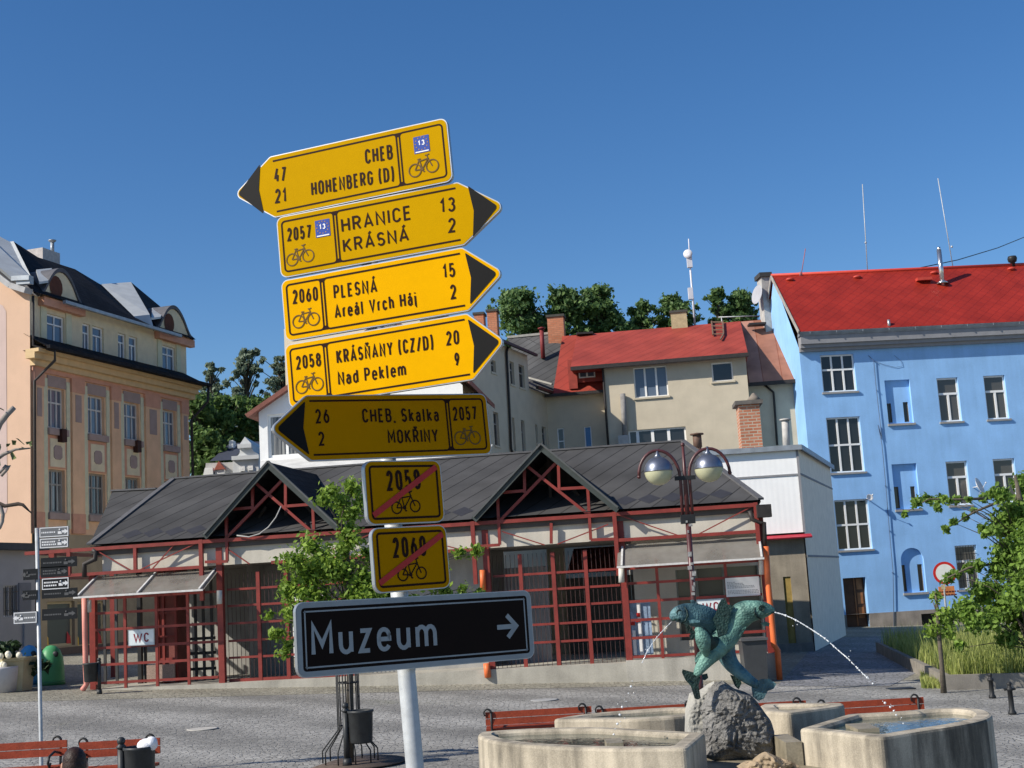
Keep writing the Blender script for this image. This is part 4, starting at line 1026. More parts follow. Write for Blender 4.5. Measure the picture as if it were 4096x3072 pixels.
# ---------------------------------------------------------------- buildings: windows
def window(root, fr, h, d=.13, trans=(), mull=(), fw=.07, bw=.05, frame=None, pane=None, sill=None, sill_out=.08, name='window', bars=False):
    """Frame in the opening h; trans are heights 0..1, mull are (x, z0, z1) fractions."""
    frame = frame or WHITEF; pane = pane or GLASS
    a, b, c, e = h[:4]; W = b - a; H = e - c; k = MB()
    k.fbox(fr, a, a + fw, d, d + .06, c, e); k.fbox(fr, b - fw, b, d, d + .06, c, e)
    k.fbox(fr, a + fw, b - fw, d, d + .06, c, c + fw); k.fbox(fr, a + fw, b - fw, d, d + .06, e - fw, e)
    for z in trans: k.fbox(fr, a + fw, b - fw, d - .008, d + .05, c + H * z - bw / 2, c + H * z + bw / 2)
    for m_ in mull:
        x = a + W * m_[0]; z0 = c + H * m_[1] + (fw if m_[1] < .01 else bw / 2); z1 = c + H * m_[2] - (fw if m_[2] > .99 else bw / 2)
        k.fbox(fr, x - bw / 2, x + bw / 2, d - .006, d + .05, z0, z1)
    if bars:
        for i in range(1, 8): x = a + W * i / 8; k.fbox(fr, x - .008, x + .008, -.03, -.014, c + .02, e - .02, 1)
        for z in (.2, .8): k.fbox(fr, a, b, -.036, -.03, c + H * z - .012, c + H * z + .012, 1)
    o = k.build(name, [frame, BLACK], root)
    g = MB(); g.face([fr.P(a + .01, d + .035, c + .01), fr.P(b - .01, d + .035, c + .01), fr.P(b - .01, d + .035, e - .01), fr.P(a + .01, d + .035, e - .01)]); g.build('pane', pane, o)
    if sill:
        s = MB(); s.fbox(fr, a - .07, b + .07, -sill_out, d, c - .09, c - .003); s.build('sill', sill, o)
    return o
def chimney(root, fr, a, b, d, dep, m_, cap=None, name='chimney', zlow=1.0, capup=.12, over=.06):
    s0, z1 = fr.pix(a, d); s1, z0 = fr.pix(b, d); k = MB(); k.fbox(fr, s0, s1, d, d + dep, z0 - zlow, z1 - .002); o = k.build(name, m_, root)
    if cap: k = MB(); k.fbox(fr, s0 - over, s1 + over, d - over, d + dep + over, z1, z1 + capup); k.build('chimney_cap', cap, o)
    return o
def pole_px(root, a, b, Y, r, name, m_, extra=()):
    k = MB(); p = at(a, Y); q = at(b, Y); k.tube([q, p], r, 8)
    for (c, rr) in extra: k.ball(at(c, Y), rr, 10, 6)
    return k.build(name, m_, root)

# ================================================================= blue building
BLUE = mat('blue_render', (.262, .483, .79), .9, .13, .8, .15, fine=25, bdist=.01, streak=.45)
GREYP = mat('grey_moulding', (.26, .26, .27), .8, .12, 3)
SILLG = mat('grey_sill', (.30, .29, .28), .8, .12, 5); PLINTH = mat('stained_plinth', (.25, .22, .19), .9, .35, 1.5, .3, streak=.5)
dp = at(ZG(500, 1215), 62.0); FB = Fr((dp.x, dp.y), radians(4)); BG = dp.z
blue = thing('blue_house', 'bright blue rendered town house with white windows and a bright red roof', 'house', (dp.x, dp.y, BG))
sL, zC = FB.pix(ZF(160, 828)); sR = FB.pix((4400, 1500))[0]; zE = FB.pix(ZF(600, 690), -.45)[1]; zcb = FB.pix(ZF(160, 815), -.45)[1]
GREYG = glass_mat('window_glass_greyish', (.085, .08, .072), .12)
stair = [FB.hole(ZF(298, 864), ZF(545, 1100)), FB.hole(ZF(330, 1280), ZF(590, 1635)), FB.hole(ZG(352, 455), ZG(576, 747))]
x0 = min(h[0] for h in stair) * 0 + stair[0][0]; x1 = stair[0][1]
stair = [(x0, x1, h[2], h[3]) for h in stair]
nich = [FB.hole(ZF(725, 1032), ZF(922, 1312)), FB.hole(ZG(702, 238), ZG(880, 503)), FB.hole(ZG(752, 745), ZG(918, 1006))]
big = [FB.hole(ZF(1070, 1017), ZF(1243, 1300)), FB.hole(ZF(1380, 998), ZF(1556, 1285)), FB.hole(ZG(1018, 222), ZG(1168, 480)), FB.hole(ZG(1302, 208), ZG(1454, 462)),
       FB.hole(ZG(1065, 730), ZG(1222, 988)), FB.hole(ZG(1345, 705), ZG(1505, 965))]
for i in (0, 2, 4):
    c0 = big[0]; c1 = big[1]; big[i] = (c0[0], c0[1], big[i][2], big[i][3]); big[i + 1] = (c1[0], c1[1], big[i][2], big[i][3])
ex_ = c1[0] - c0[0]
more = [(c1[0] + ex_, c1[1] + ex_, big[i][2], big[i][3]) for i in (0, 2, 4)]
door = FB.hole(ZG(408, 925), ZG(574, 1206)); door = (door[0], door[1], BG - .1, door[3])
zpl = FB.pix(ZG(700, 1128))[1]; cel = FB.hole(ZG(880, 1140), ZG(990, 1212))
zg0 = min(BG, gz(dp.x + 12, 55)) - .3
nd = .16
nrect = [(h[0], h[1], h[2], h[3], nd) for h in nich[:2]]; an = nich[2]; rad = (an[1] - an[0]) / 2; zsp = an[3] - rad
hol = [(*h, .2) for h in stair + big + more] + nrect + [(*door, .35)]
k = MB()
k.wall(FB, sL, sR, zpl, zcb + .05, [h for h in hol if h[2] < zcb] + [(an[0], an[1], an[2], an[3], 0)])
# arched niche: spandrels, soffit and back
N_ = 12; cxn = (an[0] + an[1]) / 2
for i in range(N_):
    a0 = pi * i / N_; a1 = pi * (i + 1) / N_
    p0 = (cxn - rad * cos(a0), zsp + rad * sin(a0)); p1 = (cxn - rad * cos(a1), zsp + rad * sin(a1))
    k.face([FB.P(p0[0], 0, p0[1]), FB.P(p1[0], 0, p1[1]), FB.P(p1[0], 0, an[3]), FB.P(p0[0], 0, an[3])])
    k.face([FB.P(p0[0], 0, p0[1]), FB.P(p0[0], nd, p0[1]), FB.P(p1[0], nd, p1[1]), FB.P(p1[0], 0, p1[1])])
for x in (an[0], an[1]): k.face([FB.P(x, 0, an[2]), FB.P(x, nd, an[2]), FB.P(x, nd, zsp), FB.P(x, 0, zsp)])
k.face([FB.P(an[0], 0, an[2]), FB.P(an[1], 0, an[2]), FB.P(an[1], nd, an[2]), FB.P(an[0], nd, an[2])])
slits = [FB.hole(ZF(738, 1182), ZF(790, 1308)), FB.hole(ZF(855, 1172), ZF(903, 1303)), FB.hole(ZG(722, 372), ZG(764, 501)), FB.hole(ZG(822, 369), ZG(863, 497)), FB.hole(ZG(760, 845), ZG(806, 1004)), FB.hole(ZG(864, 840), ZG(910, 1000))]
for i, h in enumerate(nich): k.wall(FB, h[0], h[1], h[2], h[3], [(*s_, .1) for s_ in slits[2 * i:2 * i + 2]], nd)
# gable wall on the left, back wall, plinth
half = 3.3; DEP = 2 * half
sr_, zr_ = FB.pix(ZF(800, 302), half); ridge = zr_
k.face([FB.P(sL, 0, zg0), FB.P(sL, DEP, zg0), FB.P(sL, DEP, zcb), FB.P(sL, half, ridge - .1), FB.P(sL, 0, zcb + .05)])
k.face([FB.P(sL, DEP, zg0), FB.P(sR, DEP, zg0), FB.P(sR, DEP, zcb), FB.P(sL, DEP, zcb)])
k.face([FB.P(sR, 0, zg0), FB.P(sR, DEP, zg0), FB.P(sR, DEP, zcb), FB.P(sR, half, ridge - .1), FB.P(sR, 0, zcb + .05)])
bw_ = k.build('wall', BLUE, blue)
k = MB(); k.wall(FB, sL, sR, zg0, zpl, [(door[0], door[1], zg0, zpl, .35), (*cel, .25)], -.03); 
k.face([FB.P(sL, -.03, zpl), FB.P(sR, -.03, zpl), FB.P(sR, 0, zpl), FB.P(sL, 0, zpl)]); k.build('plinth', PLINTH, blue)
k = MB(); k.fbox(FB, cel[0], cel[1], .22, .3, cel[2], cel[3]); k.build('cellar_window', DARK, blue)
for i, h in enumerate(stair):
    window(blue, FB, h, .12, (.60 if i == 0 else .5,), ((.33, 0, .6 if i == 0 else .5), (.66, 0, .6 if i == 0 else .5), (.33, .6 if i == 0 else .5, 1), (.66, .6 if i == 0 else .5, 1)), .07, .085, pane=GLASS, sill=SILLG)
for i, h in enumerate(big + more):
    window(blue, FB, h, .12, (.64,), ((.5, 0, .64),), .075, .10, pane=GREYG, sill=SILLG, bars=(i in (4, 5, 8)))
for i, s_ in enumerate(slits): window(blue, FB, s_, nd + .05, (), (), .035, .03, frame=mat('brown_frame', (.12, .09, .07), .6), pane=GLASS)
for h in nich:
    k = MB(); k.fbox(FB, h[0] - .05, h[1] + .05, -.1, nd - .004, h[2] - .1, h[2] - .002); k.build('niche_sill', SILLG, blue)
DOORB = mat('brown_door', (.10, .04, .018), .5, .3, 4, streak=.4); DOORO = mat('orange_brown_door', (.30, .12, .045), .5, .25, 4)
k = MB(); k.fbox(FB, door[0], door[1], .34, .4, door[2], door[3]); dr = k.build('door', DOORB, blue)
k = MB(); dm = (door[0] + door[1]) / 2 + .05
for z in (.35, 1.0, 1.65): k.fbox(FB, dm + .12, door[1] - .1, .318, .34, BG + z, BG + z + .5)
k.fbox(FB, dm, dm + .05, .315, .34, BG, door[3]); k.build('door_panel', DOORO, dr)
# cornice in three steps and the zinc gutter band above it
k = MB(); H = zE - zcb
for o_, a, b_ in ((-.20, -.32, -.17), (-.34, -.17, .0), (-.45, .0, H * .5)): k.fbox(FB, sL, sR, o_, .02, zcb + a + .17, zcb + b_ + .168)
k.build('cornice', GREYP, blue)
k = MB(); k.prism([FB.P(sL - .06, -.46, zcb + H * .5 + .175), FB.P(sL - .06, -.62, zE - .03), FB.P(sL - .06, -.30, zE + .06), FB.P(sL - .06, -.1, zcb + H * .5 + .175)], FB.ex * (sR - sL))
for i in range(14): k.fbox(FB, sL + .4 + i * 1.25, sL + .43 + i * 1.25, -.625, -.6, zcb + H * .5 + .25, zE - .02)
k.build('gutter', ZINC, blue)
k = MB(); r0_, r1_ = sL - .1, sR
k.face([FB.P(r0_, -.56, zE), FB.P(r1_, -.56, zE), FB.P(r1_, half, ridge), FB.P(r0_, half, ridge)])
k.face([FB.P(r0_, DEP + .5, zE), FB.P(r0_, half, ridge), FB.P(r1_, half, ridge), FB.P(r1_, DEP + .5, zE)])
k.face([FB.P(r0_, -.56, zE - .09), FB.P(r0_, half, ridge - .09), FB.P(r1_, half, ridge - .09), FB.P(r1_, -.56, zE - .09)])
rf = k.build('roof', REDTILE, blue)
k = MB()
for a, b_ in (((-.58, zE), (half, ridge)), ((DEP + .5, zE), (half, ridge))): k.bar(FB.P(r0_ - .01, a[0], a[1] - .04), FB.P(r0_ - .01, b_[0], b_[1] - .04), .05, .16)
k.build('verge_trim', mat('weathered_trim', (.32, .30, .27), .8, .3, 6), rf)
k = MB(); k.tube([FB.P(r0_, half, ridge + .02), FB.P(r1_, half, ridge + .02)], .09, 8); k.build('ridge_cap', mat('ridge_red', (.52, .05, .03), .5, .1, 6), rf)
ROOFN = V((0, -(ridge - zE), (half + .56)))
def on_roof(p, fr=FB, d0=-.56, z0=None, d1=None, z1=None):
    z0 = zE if z0 is None else z0; d1 = half if d1 is None else d1; z1 = ridge if z1 is None else z1
    nrm = (fr.ex.cross(fr.n * (d1 - d0) + ZV * (z1 - z0))).normalized(); q = fr.P(0, d0, z0); r = ray(p)
    return CAM + r * ((q - CAM).dot(nrm) / r.dot(nrm))
STEEL = mat('stainless_steel', (.62, .62, .62), .22, .05, 8, metal=.9)
b0 = on_roof(ZF(1112, 392)); tp_ = at(ZF(1102, 146), b0.y); k = MB()
hh_ = tp_.z - b0.z; k.tube([b0 - ZV * .2, b0 + ZV * (hh_ - .14)], .115, 14); k.tube([b0 + ZV * (hh_ - .14), b0 + ZV * hh_], .085, 14); k.lathe([(.32, .02), (.14, .18)], b0, 14); k.build('flue_pipe', STEEL, rf)
VRED = mat('vent_red', (.48, .06, .04), .5, .15, 5)
for p in (ZF(98, 366), ZF(545, 350), ZF(1055, 322), ZF(1568, 296)):
    q = on_roof(p); k = MB(); k.ball(q + ZV * .04, .2, 12, 6, (1, .8, .42)); k.build('roof_vent', VRED, rf)
q = on_roof(ZF(985, 376)); k = MB(); k.box(q + ZV * .1, .36, .28, .07); k.box(q + ZV * .175, .26, .2, .006, mi=1); k.build('roof_hatch', [VRED, GLASSB], rf)
q = on_roof(ZF(757, 665)); k = MB(); k.tube([q - ZV * .1, q + ZV * .26], .07, 10); k.build('vent_stub', ALU, rf)
q = FB.px(ZF(1578, 262), half); k = MB(); k.lathe([(.1, -.2), (.12, .1), (.2, .14), (.24, .3), (.2, .42), (0, .46)], q, 12); k.build('ventilator', BLACK, rf)
YR = FB.P(0, half, 0).y
pole_px(rf, ZF(202, 157), ZF(174, 330), YR, .02, 'antenna', mat('mast_red', (.35, .12, .12), .5), ((ZF(168, 328), .13),))
pole_px(rf, DD(1863, 398), DD(1874, 586), YR + .6, .022, 'antenna', GALV, ((DD(1870, 524), .06),))
pole_px(rf, DD(2026, 385), DD(2059, 580), YR + .8, .022, 'antenna', GALV, ((DD(2056, 533), .06),))
# lightning conductor, dish and small fixtures on the front
k = MB(); k.tube([FB.px(p, -.06) for p in (ZF(620, 865), ZF(655, 900), ZF(668, 1050), ZF(690, 1250), ZF(708, 1410), ZG(622, 0), ZG(645, 120), ZG(668, 365), ZG(690, 640), ZG(712, 890), ZG(718, 1220))], .017, 6)
for p in (ZF(655, 900), ZF(674, 1098), ZF(703, 1412), ZG(665, 367), ZG(690, 638), ZG(708, 890)): k.bar(FB.px(p, -.1), FB.px(p, 0), .04)
k.tube([FB.px(p, -.03) for p in (ZF(655, 900), ZF(720, 925), ZF(800, 945), ZF(845, 935), ZF(835, 900), ZF(790, 865))], .008, 5); k.build('lightning_conductor', mat('wire_blue_grey', (.10, .15, .26), .5), blue)
def dish(root, fr, p, d, r, facing, nm='satellite_dish'):
    c = fr.px(p, d); k = MB(); k.lathe([(.001, 0), (r * .5, .03), (r, .12), (r * .98, .125), (r * .5, .045), (.001, .02)], c, 18, facing); k.tube([c, fr.px(p, d) + fr.n * abs(d)], .025, 8); k.tube([c + facing * .02 - ZV * r * .9, c + facing * .42], .012, 6); k.ball(c + facing * .42, .04, 8, 6)
    return k.build(nm, mat('dish_white', (.62, .62, .62), .5), root)
dish(blue, FB, ZG(1222, 372), -.5, .40, V((.75, -.55, .35)).normalized()); dish(blue, FB, ZG(566, 442), -.3, .16, V((.2, -.9, .3)).normalized())
# chimney standing at the gable, with a dish
CONC = mat('bare_concrete', (.40, .39, .37), .9, .25, 4, .3, streak=.4)
chimney(blue, FB, ZE(904, 345), ZE(988, 655), half + 1.0, .9, CONC, mat('cap_dark', (.05, .05, .05), .8), zlow=2.0, capup=.22, over=.1)
k = MB(); c = FB.px(ZE(890, 465), half + 1.0); k.lathe([(.001, 0), (.25, .03), (.5, .13), (.48, .135), (.25, .05), (.001, .03)], c, 18, V((-.9, -.35, .2)).normalized()); k.build('satellite_dish', mat('dish_grey', (.36, .37, .40), .6), blue)
k = MB(); A = at(ZF(885, 300), YR + 6); B_ = at(ZF(1700, 62), YR + 30); k.tube([A, A.lerp(B_, .33) - ZV * .25, A.lerp(B_, .66) - ZV * .25, B_], .03, 5)
k.tube([B_, B_ + V((8, 6, 2.4))], .03, 5)
tag(k.build('overhead_cable', BLACK), 'thin dark cable rising above the bright red roof', 'cable')

# ================================================================= white block beside the pavilion
CORR = mat('white_corrugated_sheet', (.93, .93, .91), .5, .04, 2, streak=.15); SIDEW = mat('pale_grey_render', (.88, .79, .66), .9, .1, 3, .2, fine=50)
BEIGE = mat('dirty_beige_render', (.30, .26, .20), .9, .3, 1.2, .2, streak=.6)
wc_ = at(ZG(245, 1372), 45.2); FW_ = Fr((wc_.x, wc_.y), radians(-4)); wg = gz(wc_.x, wc_.y)
wb = thing('white_annex', 'white corrugated upper floor on dirty beige walls beside the blue house', 'building', wc_)
zt = FW_.pix(ZG(150, 135))[1]; zm = FW_.pix(ZG(185, 645))[1]; sl = FW_.pix((2500, 2000))[0]
bk_ = at(ZG(432, 1298), 55.0); back = V((bk_.x, bk_.y, 0)) - FW_.o; backd = back.dot(FW_.n); backs = back.dot(FW_.ex)
k = MB(); n_ = int(-sl / .09)
for i in range(n_):
    a = sl - sl * i / n_; b_ = sl - sl * (i + 1) / n_
    k.face([FW_.P(sl * (1 - i / n_), 0 if i % 2 else -.0015, zm), FW_.P(sl * (1 - (i + 1) / n_), -.0015 if i % 2 else 0, zm), FW_.P(sl * (1 - (i + 1) / n_), -.0015 if i % 2 else 0, zt), FW_.P(sl * (1 - i / n_), 0 if i % 2 else -.0015, zt)])
k.build('corrugated_front', CORR, wb)
k = MB(); zj = FW_.pix(ZC(1100, 258))[1]; k.fbox(FW_, sl, .012, -.03, -.016, zj - .03, zj + .03); k.fbox(FW_, -.05, .03, -.032, .03, zm, zt); k.build('grey_trim', GREYP, wb)
k = MB(); k.face([FW_.P(0, 0.03, wg - .5), V((bk_.x, bk_.y, wg - .5)), V((bk_.x, bk_.y, zt)), FW_.P(0, .03, zt)])
k.face([FW_.P(sl, 12, wg), FW_.P(sl, 12, zt), V((bk_.x, bk_.y, zt)), V((bk_.x, bk_.y, wg))]); k.face([FW_.P(sl, 0, wg), FW_.P(sl, 12, wg), FW_.P(sl, 12, zt), FW_.P(sl, 0, zt)])
k.build('side_wall', SIDEW, wb)
k = MB(); sv = V((bk_.x, bk_.y, 0)) - FW_.P(0, 0, 0); su = sv.normalized(); so = V((su.y, -su.x, 0))
for p in (ZG(165, 290), ZG(210, 788)):
    z = FW_.pix(p)[1]; a = FW_.P(0, .03, z) + so * .012; k.bar(a, a + su * sv.length, .02, .07)
k.build('joint_strip', GREYP, wb)
k = MB(); k.face([FW_.P(sl, -.15, zt + .02), FW_.P(.12, -.15, zt + .02), V((bk_.x, bk_.y, zt + .02)) + so * .15, V((bk_.x, bk_.y + 2, zt + .02)), FW_.P(sl, 12, zt + .02)])
k.bar(FW_.P(sl, -.15, zt + .0), FW_.P(.14, -.15, zt + .0), .05, .17); k.bar(FW_.P(.14, -.12, zt), V((bk_.x, bk_.y, zt)) + so * .14, .05, .17); k.build('flat_roof', ZINC, wb)
dh = FW_.hole(ZC(1215, 925), ZC(1307, 1385)); dh = (dh[0], dh[1], wg - .2, dh[3])
k = MB(); k.wall(FW_, sl, -.04, wg - .5, zm - .06, [(*dh, .3)], .06); k.build('wall', BEIGE, wb)
k = MB(); k.fbox(FW_, dh[0], dh[1], .33, .38, dh[2], dh[3]); do_ = k.build('door', mat('olive_door', (.10, .10, .085), .6, .2, 5), wb)
k = MB(); cz = (dh[2] + dh[3]) / 2 + .5; k.fbox(FW_, (dh[0] * .6 + dh[1] * .4) - .1, (dh[0] * .6 + dh[1] * .4) + .12, .315, .329, cz - .35, cz + .35); k.build('notice', PWHT, do_)
YLW = mat('ochre_frame', (.34, .24, .07), .7, .2, 5); k = MB(); k.fbox(FW_, dh[0] - .0, dh[0] + .08, .1, .33, dh[2], dh[3]); k.fbox(FW_, dh[1] - .25, dh[1], .1, .33, dh[2], dh[3]); k.fbox(FW_, dh[0] + .08, dh[1] - .25, .1, .33, dh[3] - .3, dh[3]); k.build('door_frame', YLW, wb)
k = MB(); k.prism([FW_.P(-3.9, -.02, zm - .06), FW_.P(-3.9, -.3, zm - .16), FW_.P(-3.9, -.28, zm - .2), FW_.P(-3.9, .05, zm - .2)], FW_.ex * 4.1); k.build('red_flashing', mat('flashing_red', (.40, .03, .05), .5, .15, 5), wb)
k = MB(); k.fbox(FW_, sl, -.04, -.02, .06, wg - .5, wg + .3); k.build('plinth', PLINTH, wb)
ch_ = chimney(wb, FW_, ZE(752, 1195), ZE(915, 1465), 2.0, 1.0, BRICK, mat('slab_cap', (.12, .11, .10), .9, .3, 6), 'brick_chimney', 1.2, .14, .12)
p = FW_.px(ZE(855, 1150), 2.4); k = MB(); k.lathe([(.3, -.1), (.16, .05), (.05, .18), (0, .2)], p, 8); k.build('chimney_pot', mat('clay', (.2, .17, .14), .9), ch_)
k = MB(); a = FW_.px(ZE(482, 1490), 1.5); b_ = FW_.px(ZE(476, 1382), 1.5); k.tube([a - ZV * .4, b_ - ZV * .35], .13, 10); k.tube([b_ - ZV * .5, b_ - ZV * .04], .155, 10); k.lathe([(.24, 0), (.24, .05), (0, .08)], b_ - ZV * .06, 12); k.build('flue_pipe', mat('rusty_flue', (.12, .07, .05), .6, .3, 8), wb)
k = MB(); a = FW_.px(ZE(1070, 1458), 1.6); b_ = FW_.px(ZE(1063, 1297), 1.6); k.tube([a - ZV * .2, b_], .13, 10); k.lathe([(.2, 0), (.2, .05)], b_, 12); k.build('concrete_flue', CONC, wb)

# ================================================================= cream house with the faded red roof
CREAM = mat('cream_render', (.54, .475, .36), .9, .10, 1.5, .15, fine=40, streak=.2)
ko = at((2700, 1500), 63.0); FK = Fr((ko.x, ko.y), radians(-7.5))
kg = gz(ko.x, 60)
cream = thing('cream_house', 'cream rendered house with a faded red roof beyond the pavilion', 'house', (ko.x, ko.y, kg))
sA, zA = FK.pix(ZD(1052, 735)); sB = FK.pix(ZE(800, 880))[0]; zeav = FK.pix(ZE(400, 880), -.4)[1]; sB2 = FK.pix(ZE(1135, 1050), 1.2)[0]
w1 = FK.hole(ZD(1310, 770), ZD(1607, 1000)); w2 = FK.hole(ZE(570, 915), ZE(722, 1030)); w3 = FK.hole(ZB(1125, 35), ZB(1500, 160)); w4 = FK.hole(ZE(707, 1280), ZE(935, 1475))
k = MB(); k.wall(FK, sA, sB, kg, zeav - .12, [(*w1, .2), (*w2, .2), (*w3, .2)]); k.face([FK.P(sA, 0, kg), FK.P(sA, 0, zeav - .12), FK.P(sA, 3.5, zeav - .12), FK.P(sA, 3.5, kg)]); k.face([FK.P(sB, 0, kg), FK.P(sB, 3.5, kg), FK.P(sB, 3.5, zeav - .12), FK.P(sB, 0, zeav - .12)])
zlow = FK.pix(ZE(1000, 1045), 1.0)[1]
k.wall(FK, sB, sB2 + .6, kg, zlow, [(*w4, .2)] if w4[0] > sB else [], 1.2)
zlowL = FK.pix(ZD(850, 985), 1.2)[1]; sI = FK.pix(ZD(597, 1100), 1.2)[0]
v1 = FK.hole(ZD(680, 1272), ZD(748, 1466), 1.2); v2 = FK.hole(ZD(903, 1257), ZD(976, 1456), 1.2)
k.wall(FK, sI - 2, sA, kg, zlowL, [(*v1, .15), (*v2, .15)], 1.2); k.build('wall', CREAM, cream)
window(cream, FK, w1, .12, (), ((.333, 0, 1), (.666, 0, 1)), .06, .09, pane=GLASSB, sill=CREAM); window(cream, FK, w2, .12, (), (), .07, pane=GLASS, sill=CREAM)
window(cream, FK, w3, .12, (), ((.16, 0, 1), (.42, 0, 1), (.70, 0, 1)), .08, .14, pane=GLASS)
FK1 = Fr((FK.P(0, 1.2, 0).x, FK.P(0, 1.2, 0).y), radians(-7.5))
if w4[0] > sB: window(cream, FK1, w4, .12, (), ((.62, 0, 1),), .06, .1, pane=GLASSB)
window(cream, FK1, v1, .06, (.45,), (), .05, .05, pane=GLASS); window(cream, FK1, v2, .06, (), (), .05, .05, pane=mat('blue_blind', (.09, .22, .42), .6, .1, 3))
k = MB(); a = FK.px(ZD(1246, 1330), -.2); b_ = FK.px(ZD(1224, 985), -.2); k.tube([a - ZV * .1, b_], .13, 10); k.build('cement_flue', mat('cement_grey', (.24, .23, .22), .9, .3, 4, streak=.5), cream)
s0, s1_, z0, z1 = FK.hole(ZD(1186, 1332), ZD(1280, 1450), -.45); k = MB(); k.fbox(FK, s0, s1_, -.45, 0, z0 - 1, z1); k.build('flue_base', CONC, cream)
# roof planes
dR = 4.6; sT0, zT0 = FK.pix(ZD(745, 462), dR); zT = FK.pix(ZE(450, 665), dR)[1]; sT1 = sB2 + 1.2
sl0 = FK.pix(ZD(790, 705), -.4)[0]
k = MB()
k.face([FK.P(sl0, -.45, zeav), FK.P(sB + .1, -.45, zeav), FK.P(sB + .1, dR, zT), FK.P(sl0, dR, zT)])
sLL = FK.pix(ZD(640, 905), .8)[0]; 
k.face([FK.P(sLL, .75, zlowL + .02), FK.P(sA + .1, .75, zlowL + .02), FK.P(sA + .1, .9, zlowL + .25), FK.P(sl0 + .02, dR + .02, zT + .0), FK.P(sLL + .3, dR, zT)])
k.face([FK.P(sLL, dR * 2.1, zeav - 1), FK.P(sLL + .3, dR, zT), FK.P(sT1, dR, zT), FK.P(sT1, dR * 2.1, zeav - 1)])
k.face([FK.P(sl0, -.45, zeav - .13), FK.P(sl0, 1.6, zeav - .13), FK.P(sB + .1, 1.6, zeav - .13), FK.P(sB + .1, -.45, zeav - .13)])
kr = k.build('roof', OLDRED, cream)
k = MB(); k.face([FK.P(sB + .1, .85, zlow + .06), FK.P(sB2 + .4, .85, zlow + .06), FK.P(sB2 + .4, dR, zT - .02), FK.P(sB + .1, dR, zT - .02)])
RUST = tile_mat('rusty_roof_sheet', (.25, .085, .04), (.36, .21, .17), (.20, .06, .03), .9, 40, 0, .02, .6, .2, .3, .0, .45); k.build('rusty_roof_strip', RUST, kr)
k = MB(); k.fbox(FK, sl0, sB + .14, -.58, -.42, zeav - .2, zeav - .02); k.fbox(FK, sB - .05, sB2 + .3, .70, .86, zlow - .12, zlow + .05); k.fbox(FK, sLL - .4, sA, .62, .76, zlowL - .12, zlowL + .02); k.build('gutter', GUTTER, cream)
k = MB(); k.tube([FK.px(p, -.08) for p in (ZD(1015, 725), ZD(1060, 780), ZD(1080, 1060), ZD(1108, 1450))], .055, 8); k.build('downpipe', GUTTER, cream); k = MB(); k.tube([FK.px(p, 1.1) for p in (ZE(925, 1060), ZE(985, 1110), ZE(992, 1200), ZE(1010, 1460))], .055, 8); k.build('downpipe', GUTTER, cream)
# dormer strip window in the low left roof
dz = FK.hole(ZD(858, 783), ZD(998, 846), .9); FKd = Fr((FK.P(0, .9, 0).x, FK.P(0, .9, 0).y), radians(-7.5)); window(cream, FKd, dz, .0, (), ((.5, 0, 1),), .06, .08, pane=GLASSB, name='dormer_window')
k = MB(); k.fbox(FK, dz[0] - .5, dz[0] - .08, .8, 1.6, dz[2] - .5, dz[3] + .5); k.fbox(FK, dz[0] - .08, sA - .02, .96, 1.7, dz[2] - .2, zeav - .14); k.build('dormer_cheek', mat('dormer_red', (.30, .05, .035), .6, .25, 5), cream)
BRK2 = tile_mat('orange_brick', (.46, .17, .09), (.55, .23, .13), (.36, .18, .11), .3, .1, 0, .014, .85, .3, .2, .5, .12)
CAPD = mat('dark_cap', (.07, .068, .06), .9, .2, 6)
chimney(kr, FK, ZD(597, 352), ZD(738, 470), dR, .9, BRK2, CAPD, zlow=1.6); chimney(kr, FK, ZE(302, 585), ZE(415, 665), dR - .3, .9, mat('yellowish_brick', (.42, .34, .2), .9, .2, 8), CAPD, zlow=1.0)
# loose rooftop things
k = MB(); a = FK.px(ZD(557, 562), dR - 1); b_ = FK.px(ZD(552, 448), dR - 1); k.tube([a - ZV * .8, b_], .11, 10); k.lathe([(.2, 0), (.2, .05), (0, .12)], b_, 10); k.build('vent_pipe', mat('vent_dark_red', (.20, .03, .03), .6, .2, 5), kr)
nK = (FK.ex.cross(FK.n * (dR + .45) + ZV * (zT - zeav))).normalized()
def on_k(p):
    q = FK.P(0, -.45, zeav); r = ray(p); return CAM + r * ((q - CAM).dot(nK) / r.dot(nK))
for p in (ZD(910, 498), ZE(875, 668)):
    q = on_k(p); k = MB(); k.box(q + ZV * .06, .42, .3, .05); k.box(q + ZV * .115, .34, .22, .004, mi=1); k.build('skylight', [GUTTER, GLASSB], kr)
k = MB(); l0, l1 = on_k(ZE(585, 745)), on_k(ZE(575, 655)); l2, l3 = on_k(ZE(655, 740)), on_k(ZE(650, 655)); up_ = ZV * .12
k.bar(l0 + up_, l1 + up_, .07); k.bar(l2 + up_, l3 + up_, .07)
for t_ in (.05, .35, .65, .95): k.bar(l0.lerp(l1, t_) + up_, l2.lerp(l3, t_) + up_, .06)
k.bar(l2 + up_, on_k(ZE(635, 775)) + up_, .07); k.build('roof_ladder', mat('old_wood', (.16, .10, .07), .8, .3, 6), kr)
ym = FK.P(0, dR + .6, 0).y; k = MB(); a = at(ZE(460, 620), ym); b_ = at(ZE(434, 300), ym); c_ = at(ZE(422, 92), ym); k.tube([a - ZV * .6, b_], .05, 8); k.tube([b_, c_], .028, 8)
